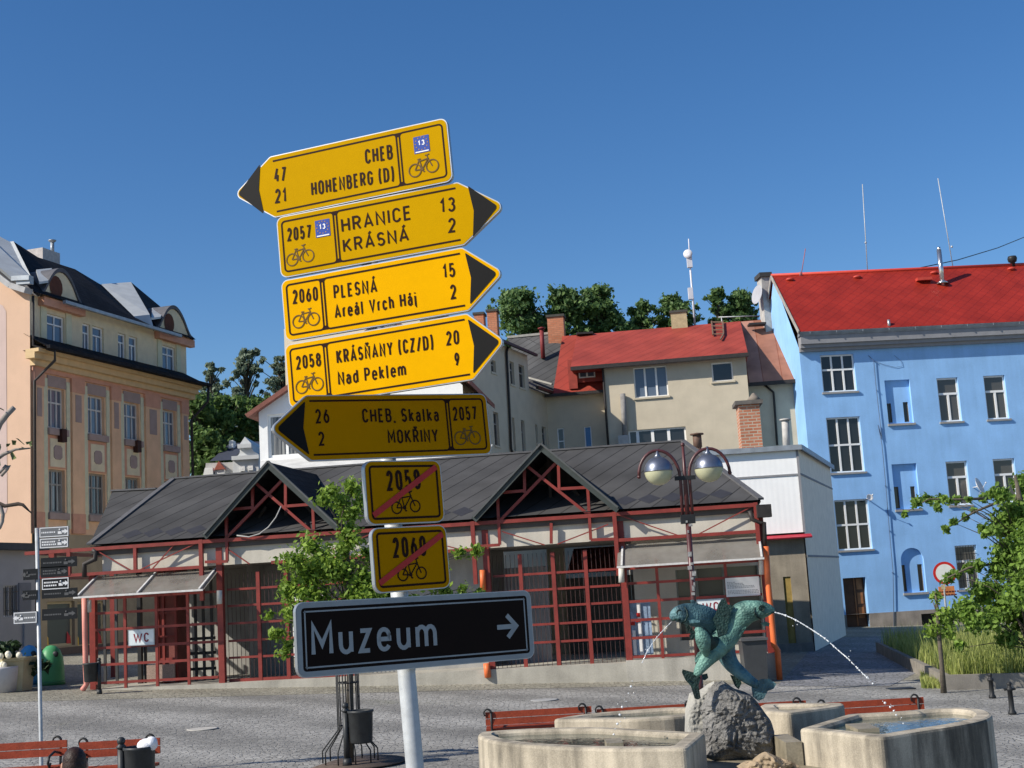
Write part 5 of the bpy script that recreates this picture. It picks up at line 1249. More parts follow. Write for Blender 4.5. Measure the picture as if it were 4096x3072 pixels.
k.lathe([(.02, 0), (.24, .1), (.24, .14), (.02, .1)], at(ZE(420, 196), ym), 14, V((-.3, -.9, .1)).normalized()); k.box(at(ZE(428, 245), ym), .13, .1, .3); k.box(at(ZE(435, 455), ym), .12, .1, .3); k.tube([at(ZE(452, 480), ym), at(ZE(462, 610), ym)], .04, 6); k.build('antenna_mast', mat('mast_white', (.62, .62, .66), .5), kr)
k = MB(); k.tube([at(ZE(620, 612), ym), at(ZE(895, 603), ym)], .03, 6); k.tube([at(ZE(640, 612), ym), at(ZE(648, 670), ym) - ZV * .4], .03, 6); k.build('roof_rail', GALV, kr)

# left wing running towards us, seen along its face
jw = FK.P(sI, 1.2, 0); FWg = Fr((jw.x, jw.y), radians(70)); wing = thing('cream_wing_house', 'narrow shaded cream house wing with small windows and a grey roof', 'house', (jw.x, jw.y, kg))
sw0 = FWg.pix((1700, 1700))[0]; swm = FWg.pix(ZD(447, 900))[0]; zw1 = FWg.pix(ZD(300, 610))[1]; zw2 = FWg.pix(ZD(540, 970))[1]
ws = [(ZD(285, 712), ZD(332, 915)), (ZD(360, 738), ZD(418, 945)), (ZD(130, 700), ZD(176, 815)), (ZD(150, 1132), ZD(208, 1420)), (ZD(305, 1180), ZD(342, 1460)), (ZD(380, 1202), ZD(426, 1480)), (ZD(498, 1238), ZD(527, 1400)), (ZD(553, 1256), ZD(597, 1420))]
hs = [FWg.hole(*q) for q in ws]
k = MB(); k.wall(FWg, sw0, swm, kg, zw1, [(*h, .18) for h in hs if h[1] < swm]); k.wall(FWg, swm, 0, kg, zw2, [(*h, .18) for h in hs if h[0] > swm and h[1] < 0]); k.face([FWg.P(swm, 0, zw2), FWg.P(swm, 6, zw2), FWg.P(swm, 6, zw1), FWg.P(swm, 0, zw1)])
k.face([FWg.P(sw0, 0, kg), FWg.P(sw0, 6, kg), FWg.P(sw0, 6, zw1), FWg.P(sw0, 0, zw1)]); k.build('wall', CREAM, wing)
for h in hs:
    if h[1] < 0: window(wing, FWg, h, .1, (.65,), (), .05, .05, frame=mat('grey_frame', (.30, .28, .25), .7), pane=GLASS, sill=CREAM, sill_out=.05)
k = MB(); z_r = FWg.pixs(ZD(275, 518), sw0 * .5)[1]
k.face([FWg.P(sw0, -.35, zw1), FWg.P(swm + .2, -.35, zw1), FWg.P(swm + .2, 4, zw1 + 2.0), FWg.P(sw0, 4, zw1 + 2.0)]); k.face([FWg.P(swm, -.35, zw2), FWg.P(.2, -.35, zw2), FWg.P(.2, 2.5, zw2 + 1.7), FWg.P(swm, 2.5, zw2 + 1.7)])
yq = FK.P(0, 2.2, 0)
k.face([FK.px(ZD(268, 520), 5.2), FK.px(ZD(400, 850), 2.6), FK.px(ZD(440, 1020), 1.9), FK.px(ZD(740, 1010), 1.9), FK.px(ZD(740, 480), 5.2)]); k.build('roof', tile_mat('worn_grey_slates', (.075, .075, .075), (.10, .10, .10), (.04, .04, .04), 40, .35, radians(-35), .02, .8, .4, .2, 0, .2), wing)
k = MB(); k.bar(FK.px(ZD(268, 517), 5.15), FK.px(ZD(606, 484), 5.15), .12); k.bar(FK.px(ZD(440, 850), 2.3), FK.px(ZD(640, 905), 1.6), .12, .08); k.build('pale_flashing', PALE, wing)
k = MB(); k.bar(FWg.P(sw0, -.4, zw1 - .02), FWg.P(swm + .2, -.4, zw1 - .02), .12); k.bar(FWg.P(swm, -.4, zw2), FWg.P(.2, -.4, zw2), .14); k.tube([FWg.px(p, -.08) for p in (ZD(272, 600), ZD(262, 640), ZD(290, 1200), ZD(300, 1440), ZD(312, 1480))], .06, 8); k.build('gutter', GUTTER, wing)
chimney(wing, FK, ZD(98, 305), ZD(185, 440), 6.0, .8, BRK2, CAPD, zlow=2.5); chimney(wing, FK, ZD(-10, 330), ZD(72, 400), 6.6, .8, BRK2, CAPD, zlow=2.5)

# ================================================================= white conservatory house and distant villa
WHT = mat('white_render', (.80, .80, .78), .8, .04, 3)
vo = at(ZK(650, 1380), 50.0); FV = Fr((vo.x, vo.y), radians(-6)); cons = thing('white_gable_house', 'white gabled house with tall conservatory windows behind the signs', 'house', (vo.x, vo.y, gz(vo.x, 50)))
se, zev = FV.pix(ZK(650, 890)); sa, za = FV.pix(DD(880, 770)); sr = FV.pix(DD(1000, 850))[0]; zr2 = FV.pix(DD(1000, 832))[1]; zl0 = gz(vo.x, 50)
slope = (FV.pix(ZK(925, 700))[1] - zev) / (FV.pix(ZK(925, 700))[0] - se); sa = se + 5.2; za = zev + slope * 5.2
hw = [FV.hole(ZK(690, 900), ZK(860, 1350)), FV.hole(ZK(885, 1180), ZK(1060, 1345))]
hw = [(se + .32, se + 1.75, hw[0][2], zev - .12), (se + 2.0, se + 3.5, hw[0][2], zev - .12), (se + 3.75, se + 5.2, hw[0][2], zev - .12)]
k = MB(); k.wall(FV, se, sr, zl0, zev, [(*h, .2) for h in hw]); k.face([FV.P(se, 0, zev), FV.P(sr, 0, zev), FV.P(sr, 0, zr2), FV.P(sa, 0, za)]) if zr2 > zev + .1 else k.face([FV.P(se, 0, zev), FV.P(sr, 0, zev), FV.P(sa, 0, za)])
for s_ in (se, sr): k.face([FV.P(s_, 0, zl0), FV.P(s_, 7, zl0), FV.P(s_, 7, zev), FV.P(s_, 0, zev)])
k.build('wall', WHT, cons)
for h in hw: window(cons, FV, h, .08, (.66,), ((.5, 0, .66),), .1, .1, pane=GLASSC)
k = MB(); RB = mat('brown_roof', (.20, .075, .055), .6, .2, 5)
k.prism([FV.P(se - .35, -.3, zev - .35 * slope), FV.P(sa, -.3, za), FV.P(sa, -.3, za + .22), FV.P(se - .45, -.3, zev - .35 * slope + .12)], FV.n * 7.5); k.prism([FV.P(sa + .01, -.3, za), FV.P(sr + .3, -.3, max(zr2, zev)), FV.P(sr + .3, -.3, max(zr2, zev) + .2), FV.P(sa + .01, -.3, za + .22)], FV.n * 7.5); k.build('roof', RB, cons)
sll = FV.pix(ZK(655, 1450), -4.5)[0]; k = MB(); k.face([FV.P(sll, -4.5, FV.pix(DD(840, 1000), -4)[1] - .5), FV.P(sr + 1, -4.5, FV.pix(DD(840, 1000), -4)[1] - .5), FV.P(sr + 1, 0, FV.pix(ZK(700, 1385))[1]), FV.P(se, 0, FV.pix(ZK(700, 1385))[1])]); k.build('lean_to_roof', mat('pale_sheet_roof', (.55, .55, .53), .7, .2, 2), cons)

VY = 76.0; va = at(ZK(385, 1500), VY); FVi = Fr((va.x, va.y), radians(0)); vil = thing('white_villa', 'distant white villa with a stepped ornamental gable and dark roof', 'house', (va.x, va.y, gz(va.x, VY)))
VW = mat('villa_white', (.62, .64, .65), .8, .08, 3)
def vp(*p): return FVi.px(ZK(*p))
k = MB(); k.prism([vp(385, 1700), vp(650, 1700), vp(650, 1330), vp(640, 1310), vp(590, 1285), vp(580, 1215), vp(508, 1140), vp(455, 1222), vp(458, 1300), vp(440, 1330), vp(385, 1355)], FVi.n * 5)
k.build('gable_wall', VW, vil)
k = MB()
for a, b_ in (((378, 1362), (655, 1310)), ((438, 1240), (578, 1212))):
    p, q = FVi.px(ZK(*a), -.1), FVi.px(ZK(*b_), -.1); q.z = p.z; k.bar(p, q, .3, .22)
k.build('cornice', VW, vil)
for h in (FVi.hole(ZK(460, 1445), ZK(512, 1490)), FVi.hole(ZK(540, 1438), ZK(595, 1482))): window(vil, FVi, h, -.08, (), ((.5, 0, 1),), .1, .08, pane=GLASS)
k = MB(); k.face([FVi.px(ZK(150, 1390), 1), FVi.px(ZK(385, 1375), 1), FVi.px(ZK(560, 1190), 6), FVi.px(ZK(350, 1215), 6)]); k.face([FVi.px(ZK(640, 1340), 1), FVi.px(ZK(760, 1340), 1), FVi.px(ZK(700, 1190), 6), FVi.px(ZK(560, 1190), 6)]); k.build('roof', mat('villa_slate', (.05, .055, .075), .6, .2, 4), vil)
k = MB(); k.prism([FVi.px(ZK(85, 1760), .5), FVi.px(ZK(385, 1760), .5), FVi.px(ZK(385, 1400), .5), FVi.px(ZK(110, 1410), .5)], FVi.n * 6); k.build('wall', mat('villa_grey', (.45, .45, .44), .8, .1, 3), vil)
k = MB(); k.prism([FVi.px(ZK(195, 1480), .1), FVi.px(ZK(305, 1470), .1), FVi.px(ZK(240, 1390), .1)], FVi.n * 1.0); k.build('dormer_gable', mat('villa_red', (.34, .10, .07), .7), vil)
k = MB(); k.prism([FVi.px(ZK(205, 1545), .2), FVi.px(ZK(300, 1540), .2), FVi.px(ZK(300, 1475), .2), FVi.px(ZK(205, 1482), .2)], FVi.n * .25); k.prism([FVi.px(ZK(80, 1545), .1), FVi.px(ZK(185, 1540), .1), FVi.px(ZK(180, 1455), .1), FVi.px(ZK(100, 1458), .1)], FVi.n * .35); k.build('dormer', WHT, vil)
k = MB(); k.prism([FVi.px(ZK(342, 1260), 4), FVi.px(ZK(388, 1255), 4), FVi.px(ZK(388, 1175), 4), FVi.px(ZK(348, 1178), 4)], FVi.n * .8); k.build('chimney', VW, vil)
# ================================================================= red framed pavilion
pa = ground((372, 2762)); pb = ground((3092, 2718)); FP = Fr((pa.x, pa.y), atan2(pb.y - pa.y, pb.x - pa.x)); PL = (V((pb.x, pb.y, 0)) - V((pa.x, pa.y, 0))).length
def pg(s, d=0.0): q = FP.P(s, d, 0); return gz(q.x, q.y)
pav = thing('pavilion', 'long low pavilion with red steel frame, grey slate roof and two open gables', 'pavilion', (pa.x, pa.y, pa.z))
def S_(p, d=0.0): return FP.pix(p, d)[0]
def Zz(p, d=0.0): return FP.pix(p, d)[1]
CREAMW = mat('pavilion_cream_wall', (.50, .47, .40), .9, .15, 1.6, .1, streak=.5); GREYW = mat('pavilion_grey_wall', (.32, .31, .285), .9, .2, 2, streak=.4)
zU = (Zz(Z5(1200, 1195)) + Zz(ZB(100, 628)) + Zz(ZC(900, 468))) / 3; zLo = (Zz(Z5(1200, 1405)) + Zz(ZC(900, 650)) + Zz(ZB(60, 785))) / 3
sA_ = S_(Z5(335, 1250)); s1 = S_(Z5(585, 1400)); s2 = S_(ZA(180, 700)); s3 = S_(ZB(150, 690)); s4 = S_(ZB(1045, 640)); s5 = S_(ZC(1040, 560))
# floor slab, plinth
k = MB(); k.prism([FP.P(0.1, -.05, pg(0) - .2), FP.P(PL + .1, -.05, pg(PL) - .2), FP.P(PL + .1, -.05, pg(0) + .02), FP.P(.1, -.05, pg(0) + .02)], FP.n * 9)
tag(k.build('floor_slab', mat('slab_concrete', (.36, .34, .29), .9, .25, 1.5, .2, streak=.4), pav))
zF = pg(0) + .02
sg2a, sg2b = S_(ZB(240, 1500)), S_(ZB(1105, 1400))
k = MB(); k.fbox(FP, sg2b, PL + .1, -.055, .5, pg(PL) - .2, Zz(ZQ(400, 1405))); k.build('plinth', mat('plinth_concrete', (.40, .38, .33), .9, .3, 1.2, .3, streak=.5), pav)
zP = Zz(ZQ(400, 1405))
def post(s, z0, z1, w=.14, d=0.0, name='post', m_=RED):
    k = MB(); k.fbox(FP, s - w / 2, s + w / 2, d - w / 2, d + w / 2, z0, z1); return k.build(name, m_, pav)
zA2 = Zz(ZA(300, 750))
heavy = [(S_(ZO(170, 1000)), zF, zLo), (S_(ZO(1480, 900)), zF, zU - .1), (S_(ZB(240, 1100)), pg(9) + .0, zU - .1), (S_(ZB(1100, 1000)), zP, zU), (S_(ZQ(1372, 950)), zP, zU)]
for s, a, b_ in heavy: post(s, a, b_, .165, .12)
for s in (s1, s2, s3, s4, s5): post(s, zLo - (.9 if s in (s2, s3, s4, s5) else 0), zU + .06, .105, -.08)
for s in (S_(Z5(1133, 1300)),): post(s, zLo, zU, .09, -.08, 'short_post')
def rail(a, b_, w=.10, d=-.08, name='rail', m_=RED):
    k = MB(); k.bar(FP.px(a, d) if isinstance(a, tuple) and a[0] > 60 else a, FP.px(b_, d) if isinstance(b_, tuple) else b_, w); return k.build(name, m_, pav)
def sz(s, z, d=-.08): return FP.P(s, d, z)
def bar2(p, q, w=.10, name='rail', m_=RED):
    k = MB(); k.bar(p, q, w); return k.build(name, m_, pav)
bar2(sz(sA_ - .4, zU), sz(s5, zU), .095, 'upper_rail'); bar2(sz(sA_ - .2, zLo), sz(s2, zLo), .085, 'lower_rail'); bar2(sz(s4, zLo), sz(s5, zLo), .085, 'lower_rail'); bar2(sz(s3 - 5.5, zLo), sz(s3, zLo), .085, 'lower_rail')
# side frame going back at the left end
bar2(sz(sA_ - .2, zU, -.08), sz(sA_ - .2, zU, 5), .1); bar2(sz(sA_ - .2, zLo), sz(sA_ - .2, zLo, 5), .1); post(sA_ + .1, zLo, zU, .16, .5); post(sA_ - .2, zF, zU, .14, 4.9)
# tie rods
for a, b_ in (((S_(Z5(1660, 1165)), zU), (S_(Z5(1150, 1385)), zLo)), ((S_(Z5(790, 1240)), zU), (S_(Z5(1110, 1388)), zLo)), ((S_(ZC(140, 530)), zU - .05), (S_(ZC(535, 650)), zLo)), ((S_(ZC(1000, 475)), zU - .05), (S_(ZC(640, 640)), zLo)),
              ((S_(ZB(330, 665)), zU - .25), (S_(ZB(600, 745)), zLo)), ((S_(ZB(1000, 610)), zU - .25), (S_(ZB(680, 745)), zLo)), ((S_(ZA(360, 715)), zU - .25), (S_(ZA(500, 830)), zLo)), ((S_(ZA(10, 750)), zU), (S_(ZA(-150, 850)), zLo)),
              ((s3 - 2.6, zU - .05), (s3 - 4.6, zLo)), ((s3 - 2.2, zU - .05), (s3 - .3, zLo))):
    k = MB(); k.bar(sz(*a), sz(*b_), .03); k.build('tie_rod', RED, pav)
# red stepped gable frames
def gframe(Zx, segs, w=.075):
    k = MB()
    for i, (a, b_) in enumerate(segs): k.bar(FP.px(Zx(*a), -.08 - .004 * (i % 3)), FP.px(Zx(*b_), -.08 - .004 * (i % 3)), w)
    k.build('gable_frame', RED, pav)
gframe(ZA, [((515, 285), (517, 480)), ((735, 270), (735, 462)), ((725, 270), (350, 660)), ((520, 288), (922, 636)), ((335, 480), (517, 465)), ((340, 475), (347, 822)), ((735, 456), (918, 442)), ((915, 440), (923, 640)), ((200, 826), (350, 822)), ((923, 640), (930, 800))])
gframe(ZB, [((470, 248), (473, 430)), ((685, 235), (690, 412)), ((680, 230), (310, 612)), ((475, 250), (888, 576)), ((296, 430), (473, 415)), ((300, 428), (315, 757)), ((690, 404), (872, 394)), ((870, 392), (890, 726)), ((315, 757), (165, 768)), ((890, 726), (1045, 720)), ((640, 620), (640, 750))])
# main roof: front slope, hip ends, back
zEv = Zz(ZB(60, 600), -.12); dRg = 4.6
zRg = (Zz(ZB(900, 150), dRg) + Zz(ZD(300, 1500), dRg) + Zz(ZA(100, 250), dRg)) / 3
sEl, sEr = S_(Z5(740, 1203), -.12), S_(ZQ(1320, 70), -.12); sRl, sRr = S_(Z5(1440, 645), dRg), S_(ZE(385, 1455), dRg)
k = MB(); th = .05
E0, E1, R1, R0_ = FP.P(sEl, -.14, zEv), FP.P(sEr, -.14, zEv), FP.P(sRr, dRg, zRg), FP.P(sRl, dRg, zRg)
k.face([E0, E1, R1, R0_])
B0, B1 = FP.P(sEl, 1.9 * dRg, zEv), FP.P(sEr, 1.9 * dRg, zEv)
k.face([E1, B1, R1]); k.face([B1, B0, R0_, R1]); k.face([B0, E0, R0_])
k.face([FP.P(sEl, -.14, zEv - .04), FP.P(sEl, 2 * dRg, zEv - .04), FP.P(sEr, 2 * dRg, zEv - .04), FP.P(sEr, -.14, zEv - .04)])
rfP = k.build('roof', SLATE, pav)
# lower left wing roof lying just behind the hip
k = MB(); nrm = (FP.ex.cross(R0_ - FP.P(sRl, -.14, zEv))).normalized()
def on_main(p, off=0.0):
    q = E0 - ZV * off; r = ray(p); return CAM + r * ((q - CAM).dot(nrm) / r.dot(nrm))
wq = [on_main(Z5(742, 1204), .03), on_main(Z5(1442, 648), .03), on_main(Z5(1300, 742), .03), on_main(Z5(926, 760), .03), on_main(Z5(905, 830), .03)]
k.face(wq); k.face([q + FP.n * .05 - ZV * .3 for q in reversed(wq)]); k.build('wing_roof', SLATE, rfP)
RIDGE = mat('slate_edge', (.10, .10, .105), .8, .2, 6)
k = MB()
for a, b_ in ((R0_, R1), (E1, R1), (E0, R0_)): k.bar(a + ZV * .02, b_ + ZV * .02, .16, .05)
k.bar(wq[2] + ZV * .03, wq[3] + ZV * .03, .16, .05); k.build('ridge_cap', RIDGE, rfP)
# dark slates in a zigzag along the eaves
k = MB(); DSL = mat('darker_slates', (.034, .034, .040), .7, .15, 4)
tu = FP.ex; tv = (R0_ - FP.P(sRl, -.14, zEv)).normalized(); c0 = E0 + nrm * (.006 if nrm.z > 0 else -.006)
s = sEl + .9
def diamond(s, v, h=.30):
    c = FP.P(s, -.14, zEv) + tv * v + nrm * (.006 if nrm.z > 0 else -.006)
    k.face([c - tu * h, c - tv * h * 1.15, c + tu * h, c + tv * h * 1.15])
for i in range(30):
    s = sEl + 1.0 + i * .62
    gl = S_(ZA(620, 400)); gr_ = S_(ZB(575, 400))
    if s > sEr - .6 or abs(s - gl) < 2.0 or abs(s - gr_) < 2.0: continue
    diamond(s, .60)
k.build('dark_slate_pattern', DSL, rfP)
# front edge of small square slates
k = MB(); c = FP.P(sEl, -.14, zEv) + nrm * (.004 if nrm.z > 0 else -.004)
k.build('eaves_course', RIDGE, rfP) if False else None
# cross gables
GREENB = mat('dark_barge_board', (.045, .055, .052), .7, .25, 5)
def gable(Zx, apex, lfoot, rfoot, nm):
    A = FP.px(Zx(*apex), -.35); L_ = FP.px(Zx(*lfoot), -.35); Rr = FP.px(Zx(*rfoot), -.35)
    sAp = (A - FP.o).dot(FP.ex); hw_ = ((sAp - (L_ - FP.o).dot(FP.ex)) + ((Rr - FP.o).dot(FP.ex) - sAp)) / 2
    zf = (L_.z + Rr.z) / 2
    d1 = (A.z - zEv) / (zRg - zEv) * (dRg + .14) - .14
    Ab = FP.P(sAp, d1 + .1, A.z); Lf = FP.P(sAp - hw_, -.35, zf); Rf = FP.P(sAp + hw_, -.35, zf); Lb = FP.P(sAp - hw_, .2, zf); Rb = FP.P(sAp + hw_, .2, zf)
    k = MB(); k.face([Lf, A, Ab, Lb]); k.face([A, Rf, Rb, Ab])
    dn = ZV * .10
    k.face([Lf - dn, Lb - dn, Ab - dn, A - dn]); k.face([A - dn, Ab - dn, Rb - dn, Rf - dn]); g = k.build('gable_roof', SLATED, pav)
    k = MB()
    for a, b_ in ((Lf, A), (Rf, A)): k.bar(a - ZV * .07, b_ - ZV * .07 + (b_ - a).normalized() * .05, .05, .17)
    k.build('barge_board', GREENB, g)
    k = MB(); k.bar(Lf - FP.n * .02, A - FP.n * .02 + ZV * .02, .10, .045); k.bar(A - FP.n * .02 + ZV * .02, Rf - FP.n * .02, .10, .045); k.build('verge_trim', mat('verge_dark', (.085, .09, .09), .7, .2, 6), g)
    k = MB(); k.face([FP.P(sAp - hw_, 1.9, zf - .3), FP.P(sAp + hw_, 1.9, zf - .3), FP.P(sAp + hw_, 1.9, zf), FP.P(sAp, 1.9, A.z - .05), FP.P(sAp - hw_, 1.9, zf)])
    for q in (-.6, 0, .6): k.bar(FP.P(sAp + q * hw_, 1.0, zf), FP.P(sAp + q * hw_ * .5, 1.0, zf + (A.z - zf) * (.4 if q else .9)), .08)
    k.bar(FP.P(sAp - hw_, .9, zf - .02), FP.P(sAp + hw_, .9, zf - .02), .16, .12, mi=1); k.build('gable_inside', [mat('dark_boards', (.05, .042, .035), .9, .3, 4), mat('dark_red_beam', (.10, .02, .018), .6, .3, 5)], g)
    return sAp, hw_
g1, gw1 = gable(ZA, (620, 163), (183, 642), (1068, 588), 'a'); g2, gw2 = gable(ZB, (575, 123), (143, 580), (1056, 524), 'b')
# cream wall band behind the frame, and the bays below it
dW = .07
zB0 = Zz(ZQ(600, 310), dW); zB1 = zEv - .1
hb1, hb2 = heavy[1][0], heavy[2][0]; hb3, hb4 = heavy[3][0], heavy[4][0]; hb0 = heavy[0][0]
k = MB(); k.wall(FP, hb0 + .3, PL - .1, zB0 - .02, zB1, (), dW); k.build('wall_band', CREAMW, pav)
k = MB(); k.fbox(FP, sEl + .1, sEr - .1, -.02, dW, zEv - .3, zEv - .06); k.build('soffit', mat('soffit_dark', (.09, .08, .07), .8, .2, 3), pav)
# inner walls of the bays, posts and glazing bars
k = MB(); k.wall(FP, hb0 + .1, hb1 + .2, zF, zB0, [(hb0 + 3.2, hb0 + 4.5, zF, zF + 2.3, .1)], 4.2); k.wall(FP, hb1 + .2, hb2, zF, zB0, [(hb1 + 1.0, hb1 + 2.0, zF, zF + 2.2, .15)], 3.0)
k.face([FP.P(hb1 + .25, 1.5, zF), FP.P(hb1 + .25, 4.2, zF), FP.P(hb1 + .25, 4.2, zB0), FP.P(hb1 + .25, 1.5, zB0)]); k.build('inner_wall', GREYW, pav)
def SX(x, d): return S_(ZO(x, 1000), d)
DGB = mat('dark_grey_bars', (.05, .05, .05), .6, .2, 6)
for x in (300, 420, 1230, 1310, 1395): k = MB(); k.fbox(FP, SX(x, 2.0) - .035, SX(x, 2.0) + .035, 2.0, 2.06, zF, zB0); k.build('inner_glazing_bar', DGB, pav)
for y in (1030, 1180, 1340): k = MB(); k.fbox(FP, SX(1170, 2.1), SX(1430, 2.1), 2.1, 2.14, Zz(ZO(1300, y), 2.1) - .04, Zz(ZO(1300, y), 2.1) + .04); k.build('inner_glazing_bar', DGB, pav)
k = MB(); k.fbox(FP, SX(635, 1.8), SX(672, 1.8), 1.8, 1.95, zF, zB0); k.fbox(FP, SX(700, 1.9), SX(722, 1.9), 1.9, 1.98, zF, zF + 1.1); k.build('inner_pillar', BLACK, pav)
k = MB(); k.fbox(FP, SX(840, 1.4), SX(1050, 1.4), 1.4, 2.2, zF, zF + 3.1); bo_ = k.build('inner_booth', mat('booth_red_brown', (.20, .06, .05), .7, .25, 4), pav)
for x in (850, 905, 1030): k = MB(); k.fbox(FP, SX(x, 1.36) - .035, SX(x, 1.36) + .035, 1.34, 1.398, zF, zF + 3.1); k.build('booth_bar', RED, bo_)
for y in (770, 1010, 1240): k = MB(); k.fbox(FP, SX(850, 1.36) + .04, SX(905, 1.36) - .04, 1.35, 1.39, Zz(ZO(940, y), 1.36) - .03, Zz(ZO(940, y), 1.36) + .03); k.fbox(FP, SX(905, 1.36) + .04, SX(1030, 1.36) - .04, 1.35, 1.39, Zz(ZO(940, y), 1.36) - .03, Zz(ZO(940, y), 1.36) + .03); k.build('booth_bar', RED, bo_)
k = MB(); k.fbox(FP, SX(725, 1.2), SX(1010, 1.2), 1.2, 1.26, zF + .05, Zz(ZO(850, 1300), 1.2)); k.build('slatted_heater', mat('slatted_beige', (.30, .22, .18), .8, .3, 30), pav)
k = MB(); k.fbox(FP, SX(1195, 3.2), SX(1420, 3.2), 3.2, 3.25, zF + .02, Zz(ZO(1300, 620), 3.2)); k.build('pale_back_panel', mat('pale_panel', (.34, .34, .31), .8, .3, 2), pav)
# left and right lattice fronts
def lattice(sa, sb, zb, zt_, verts, rows, nm, d=.02):
    k = MB()
    for s in verts: k.fbox(FP, s - .038, s + .038, d, d + .06, zb, zt_)
    for i, z in enumerate(rows):
        k.fbox(FP, sa, sb, d + .006, d + .054, z - .034, z + .034)
    return k.build('lattice_front', RED, pav)
lz = [Zz(ZO(820, 742)), Zz(ZO(640, 922)), Zz(ZO(640, 1108)), Zz(ZO(640, 1282)), Zz(ZO(640, 1468))]
lattice(hb0 + .1, hb1 - .1, zF, zLo - .35, [S_(ZO(505, 1000)), S_(ZO(828, 1000)), S_(ZO(1150, 1000))], lz + [Zz(ZO(820, 590))], 'a')
rz_ = [Zz(ZQ(400, 725)), Zz(ZQ(400, 887)), Zz(ZQ(400, 1052)), Zz(ZQ(400, 1212)), Zz(ZQ(400, 1380)), Zz(ZQ(400, 590))]
lattice(hb3 + .1, hb4 - .1, zP, zLo - .35, [S_(ZQ(410, 900)), S_(ZQ(1000, 640)), S_(ZQ(715, 900))], rz_, 'b')
# mesh gates in the two open bays
MESHM = mat('rusty_dark_mesh', (.06, .03, .028), .6, .3, 6)
def gate(sa, sb, zb, zt_, rows, posts):
    k = MB(); n = int((sb - sa) / .115)
    for i in range(n + 1):
        s = sa + (sb - sa) * i / n; k.fbox(FP, s - .006, s + .006, .30, .312, zb, zt_)
    o = k.build('mesh_gate', MESHM, pav)
    k = MB()
    for z in rows: k.fbox(FP, sa, sb, .27, .30, z - .03, z + .03)
    for s in posts: k.fbox(FP, s - .05, s + .05, .25, .33, zb, zt_)
    k.fbox(FP, sa, sb, .26, .34, zb, zb + .08); k.build('gate_frame', RED, o)
zgt = Zz(ZA(500, 890), .3)
gate(hb1 + .12, hb1 + 3.6, zF, zgt, [Zz(ZA(600, y), .3) for y in (995, 1105, 1222, 1338, 1450)], [S_(ZA(560, 1200), .3), S_(ZA(740, 1000), .3)])
zg2 = pg(12) + .02
gate(hb2 + .12, hb3 - .12, zg2, Zz(ZB(700, 800), .3), [Zz(ZB(800, y), .3) for y in (925, 1028, 1135, 1248, 1362)], [S_(ZB(445, 900), .3), S_(ZB(672, 1200), .3), S_(ZB(882, 1250), .3)])
# the passage behind the right gate: corrugated walls, little red tiled roof, sunlit yard
CUR = mat('grey_corrugated', (.25, .245, .25), .7, .15, 3, streak=.5); CRS = mat('cream_strip', (.50, .44, .33), .9, .12, 3)
k = MB(); sc0, sc1 = hb2 + .1, S_(ZT(1050, 800), 2.2); n = 24
for i in range(n):
    a = sc0 + (sc1 - sc0) * i / n; b_ = sc0 + (sc1 - sc0) * (i + 1) / n
    k.face([FP.P(a, 2.2 + .03 * (i % 2), zg2), FP.P(b_, 2.2 + .03 * ((i + 1) % 2), zg2), FP.P(b_, 2.2 + .03 * ((i + 1) % 2), zLo - .5), FP.P(a, 2.2 + .03 * (i % 2), zLo - .5)])
k.build('corrugated_screen', CUR, pav)
k = MB(); k.fbox(FP, S_(ZT(1060, 800), 6), S_(ZT(1230, 800), 6), 6, 6.1, zg2, zB0 + .3); k.build('cream_pier', CRS, pav)
k = MB(); k.fbox(FP, S_(ZT(1230, 800), 5.6), hb4 - 2.6, 5.6, 5.7, zg2, Zz(ZT(1500, 610), 5.6)); k.build('back_wall', mat('dark_back_wall', (.13, .115, .10), .9, .3, 3), pav)
k = MB(); k.face([FP.P(S_(ZT(1225, 560), 5.0), 5.0, Zz(ZT(1500, 565), 5.0)), FP.P(hb3 + 1.6, 5.0, Zz(ZT(1500, 565), 5.0)), FP.P(hb3 + 1.6, 7.2, Zz(ZT(1500, 330), 7.2)), FP.P(S_(ZT(1290, 330), 7.2), 7.2, Zz(ZT(1500, 330), 7.2))])
k.build('inner_tiled_roof', tile_mat('small_red_tiles', (.22, .05, .04), (.28, .065, .05), (.10, .02, .02), .22, .3, 0, .03, .7, .6, .2, .5, .2), pav)
# right bay: cream wall, dark glass, posters
k = MB(); k.wall(FP, hb3 + .15, PL - .05, zP, zB0, [(S_(ZQ(560, 700), 1.6), S_(ZQ(1300, 700), 1.6), zP + .35, Zz(ZQ(900, 600), 1.6), .12), (S_(ZQ(110, 800), 1.6), S_(ZQ(165, 800), 1.6), zP, zB0 - .6, .2)], 1.6); k.build('kiosk_wall', CREAMW, pav)
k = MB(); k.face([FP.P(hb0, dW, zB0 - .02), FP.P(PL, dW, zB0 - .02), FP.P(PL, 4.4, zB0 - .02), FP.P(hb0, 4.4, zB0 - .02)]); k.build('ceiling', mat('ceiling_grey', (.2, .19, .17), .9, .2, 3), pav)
k = MB(); k.fbox(FP, S_(ZQ(560, 700), 1.6), S_(ZQ(1300, 700), 1.6), 1.70, 1.74, zP + .35, Zz(ZQ(900, 600), 1.6)); o_ = k.build('kiosk_window', glass_mat('kiosk_glass', (.06, .065, .06), .12), pav)
k = MB()
for s in (560, 740, 985, 1300): k.fbox(FP, S_(ZQ(s, 700), 1.6) - .04, S_(ZQ(s, 700), 1.6) + .04, 1.62, 1.70, zP + .35, Zz(ZQ(900, 600), 1.6))
k.build('window_frame', mat('grey_green_frame', (.20, .22, .20), .6, .1, 4), o_)
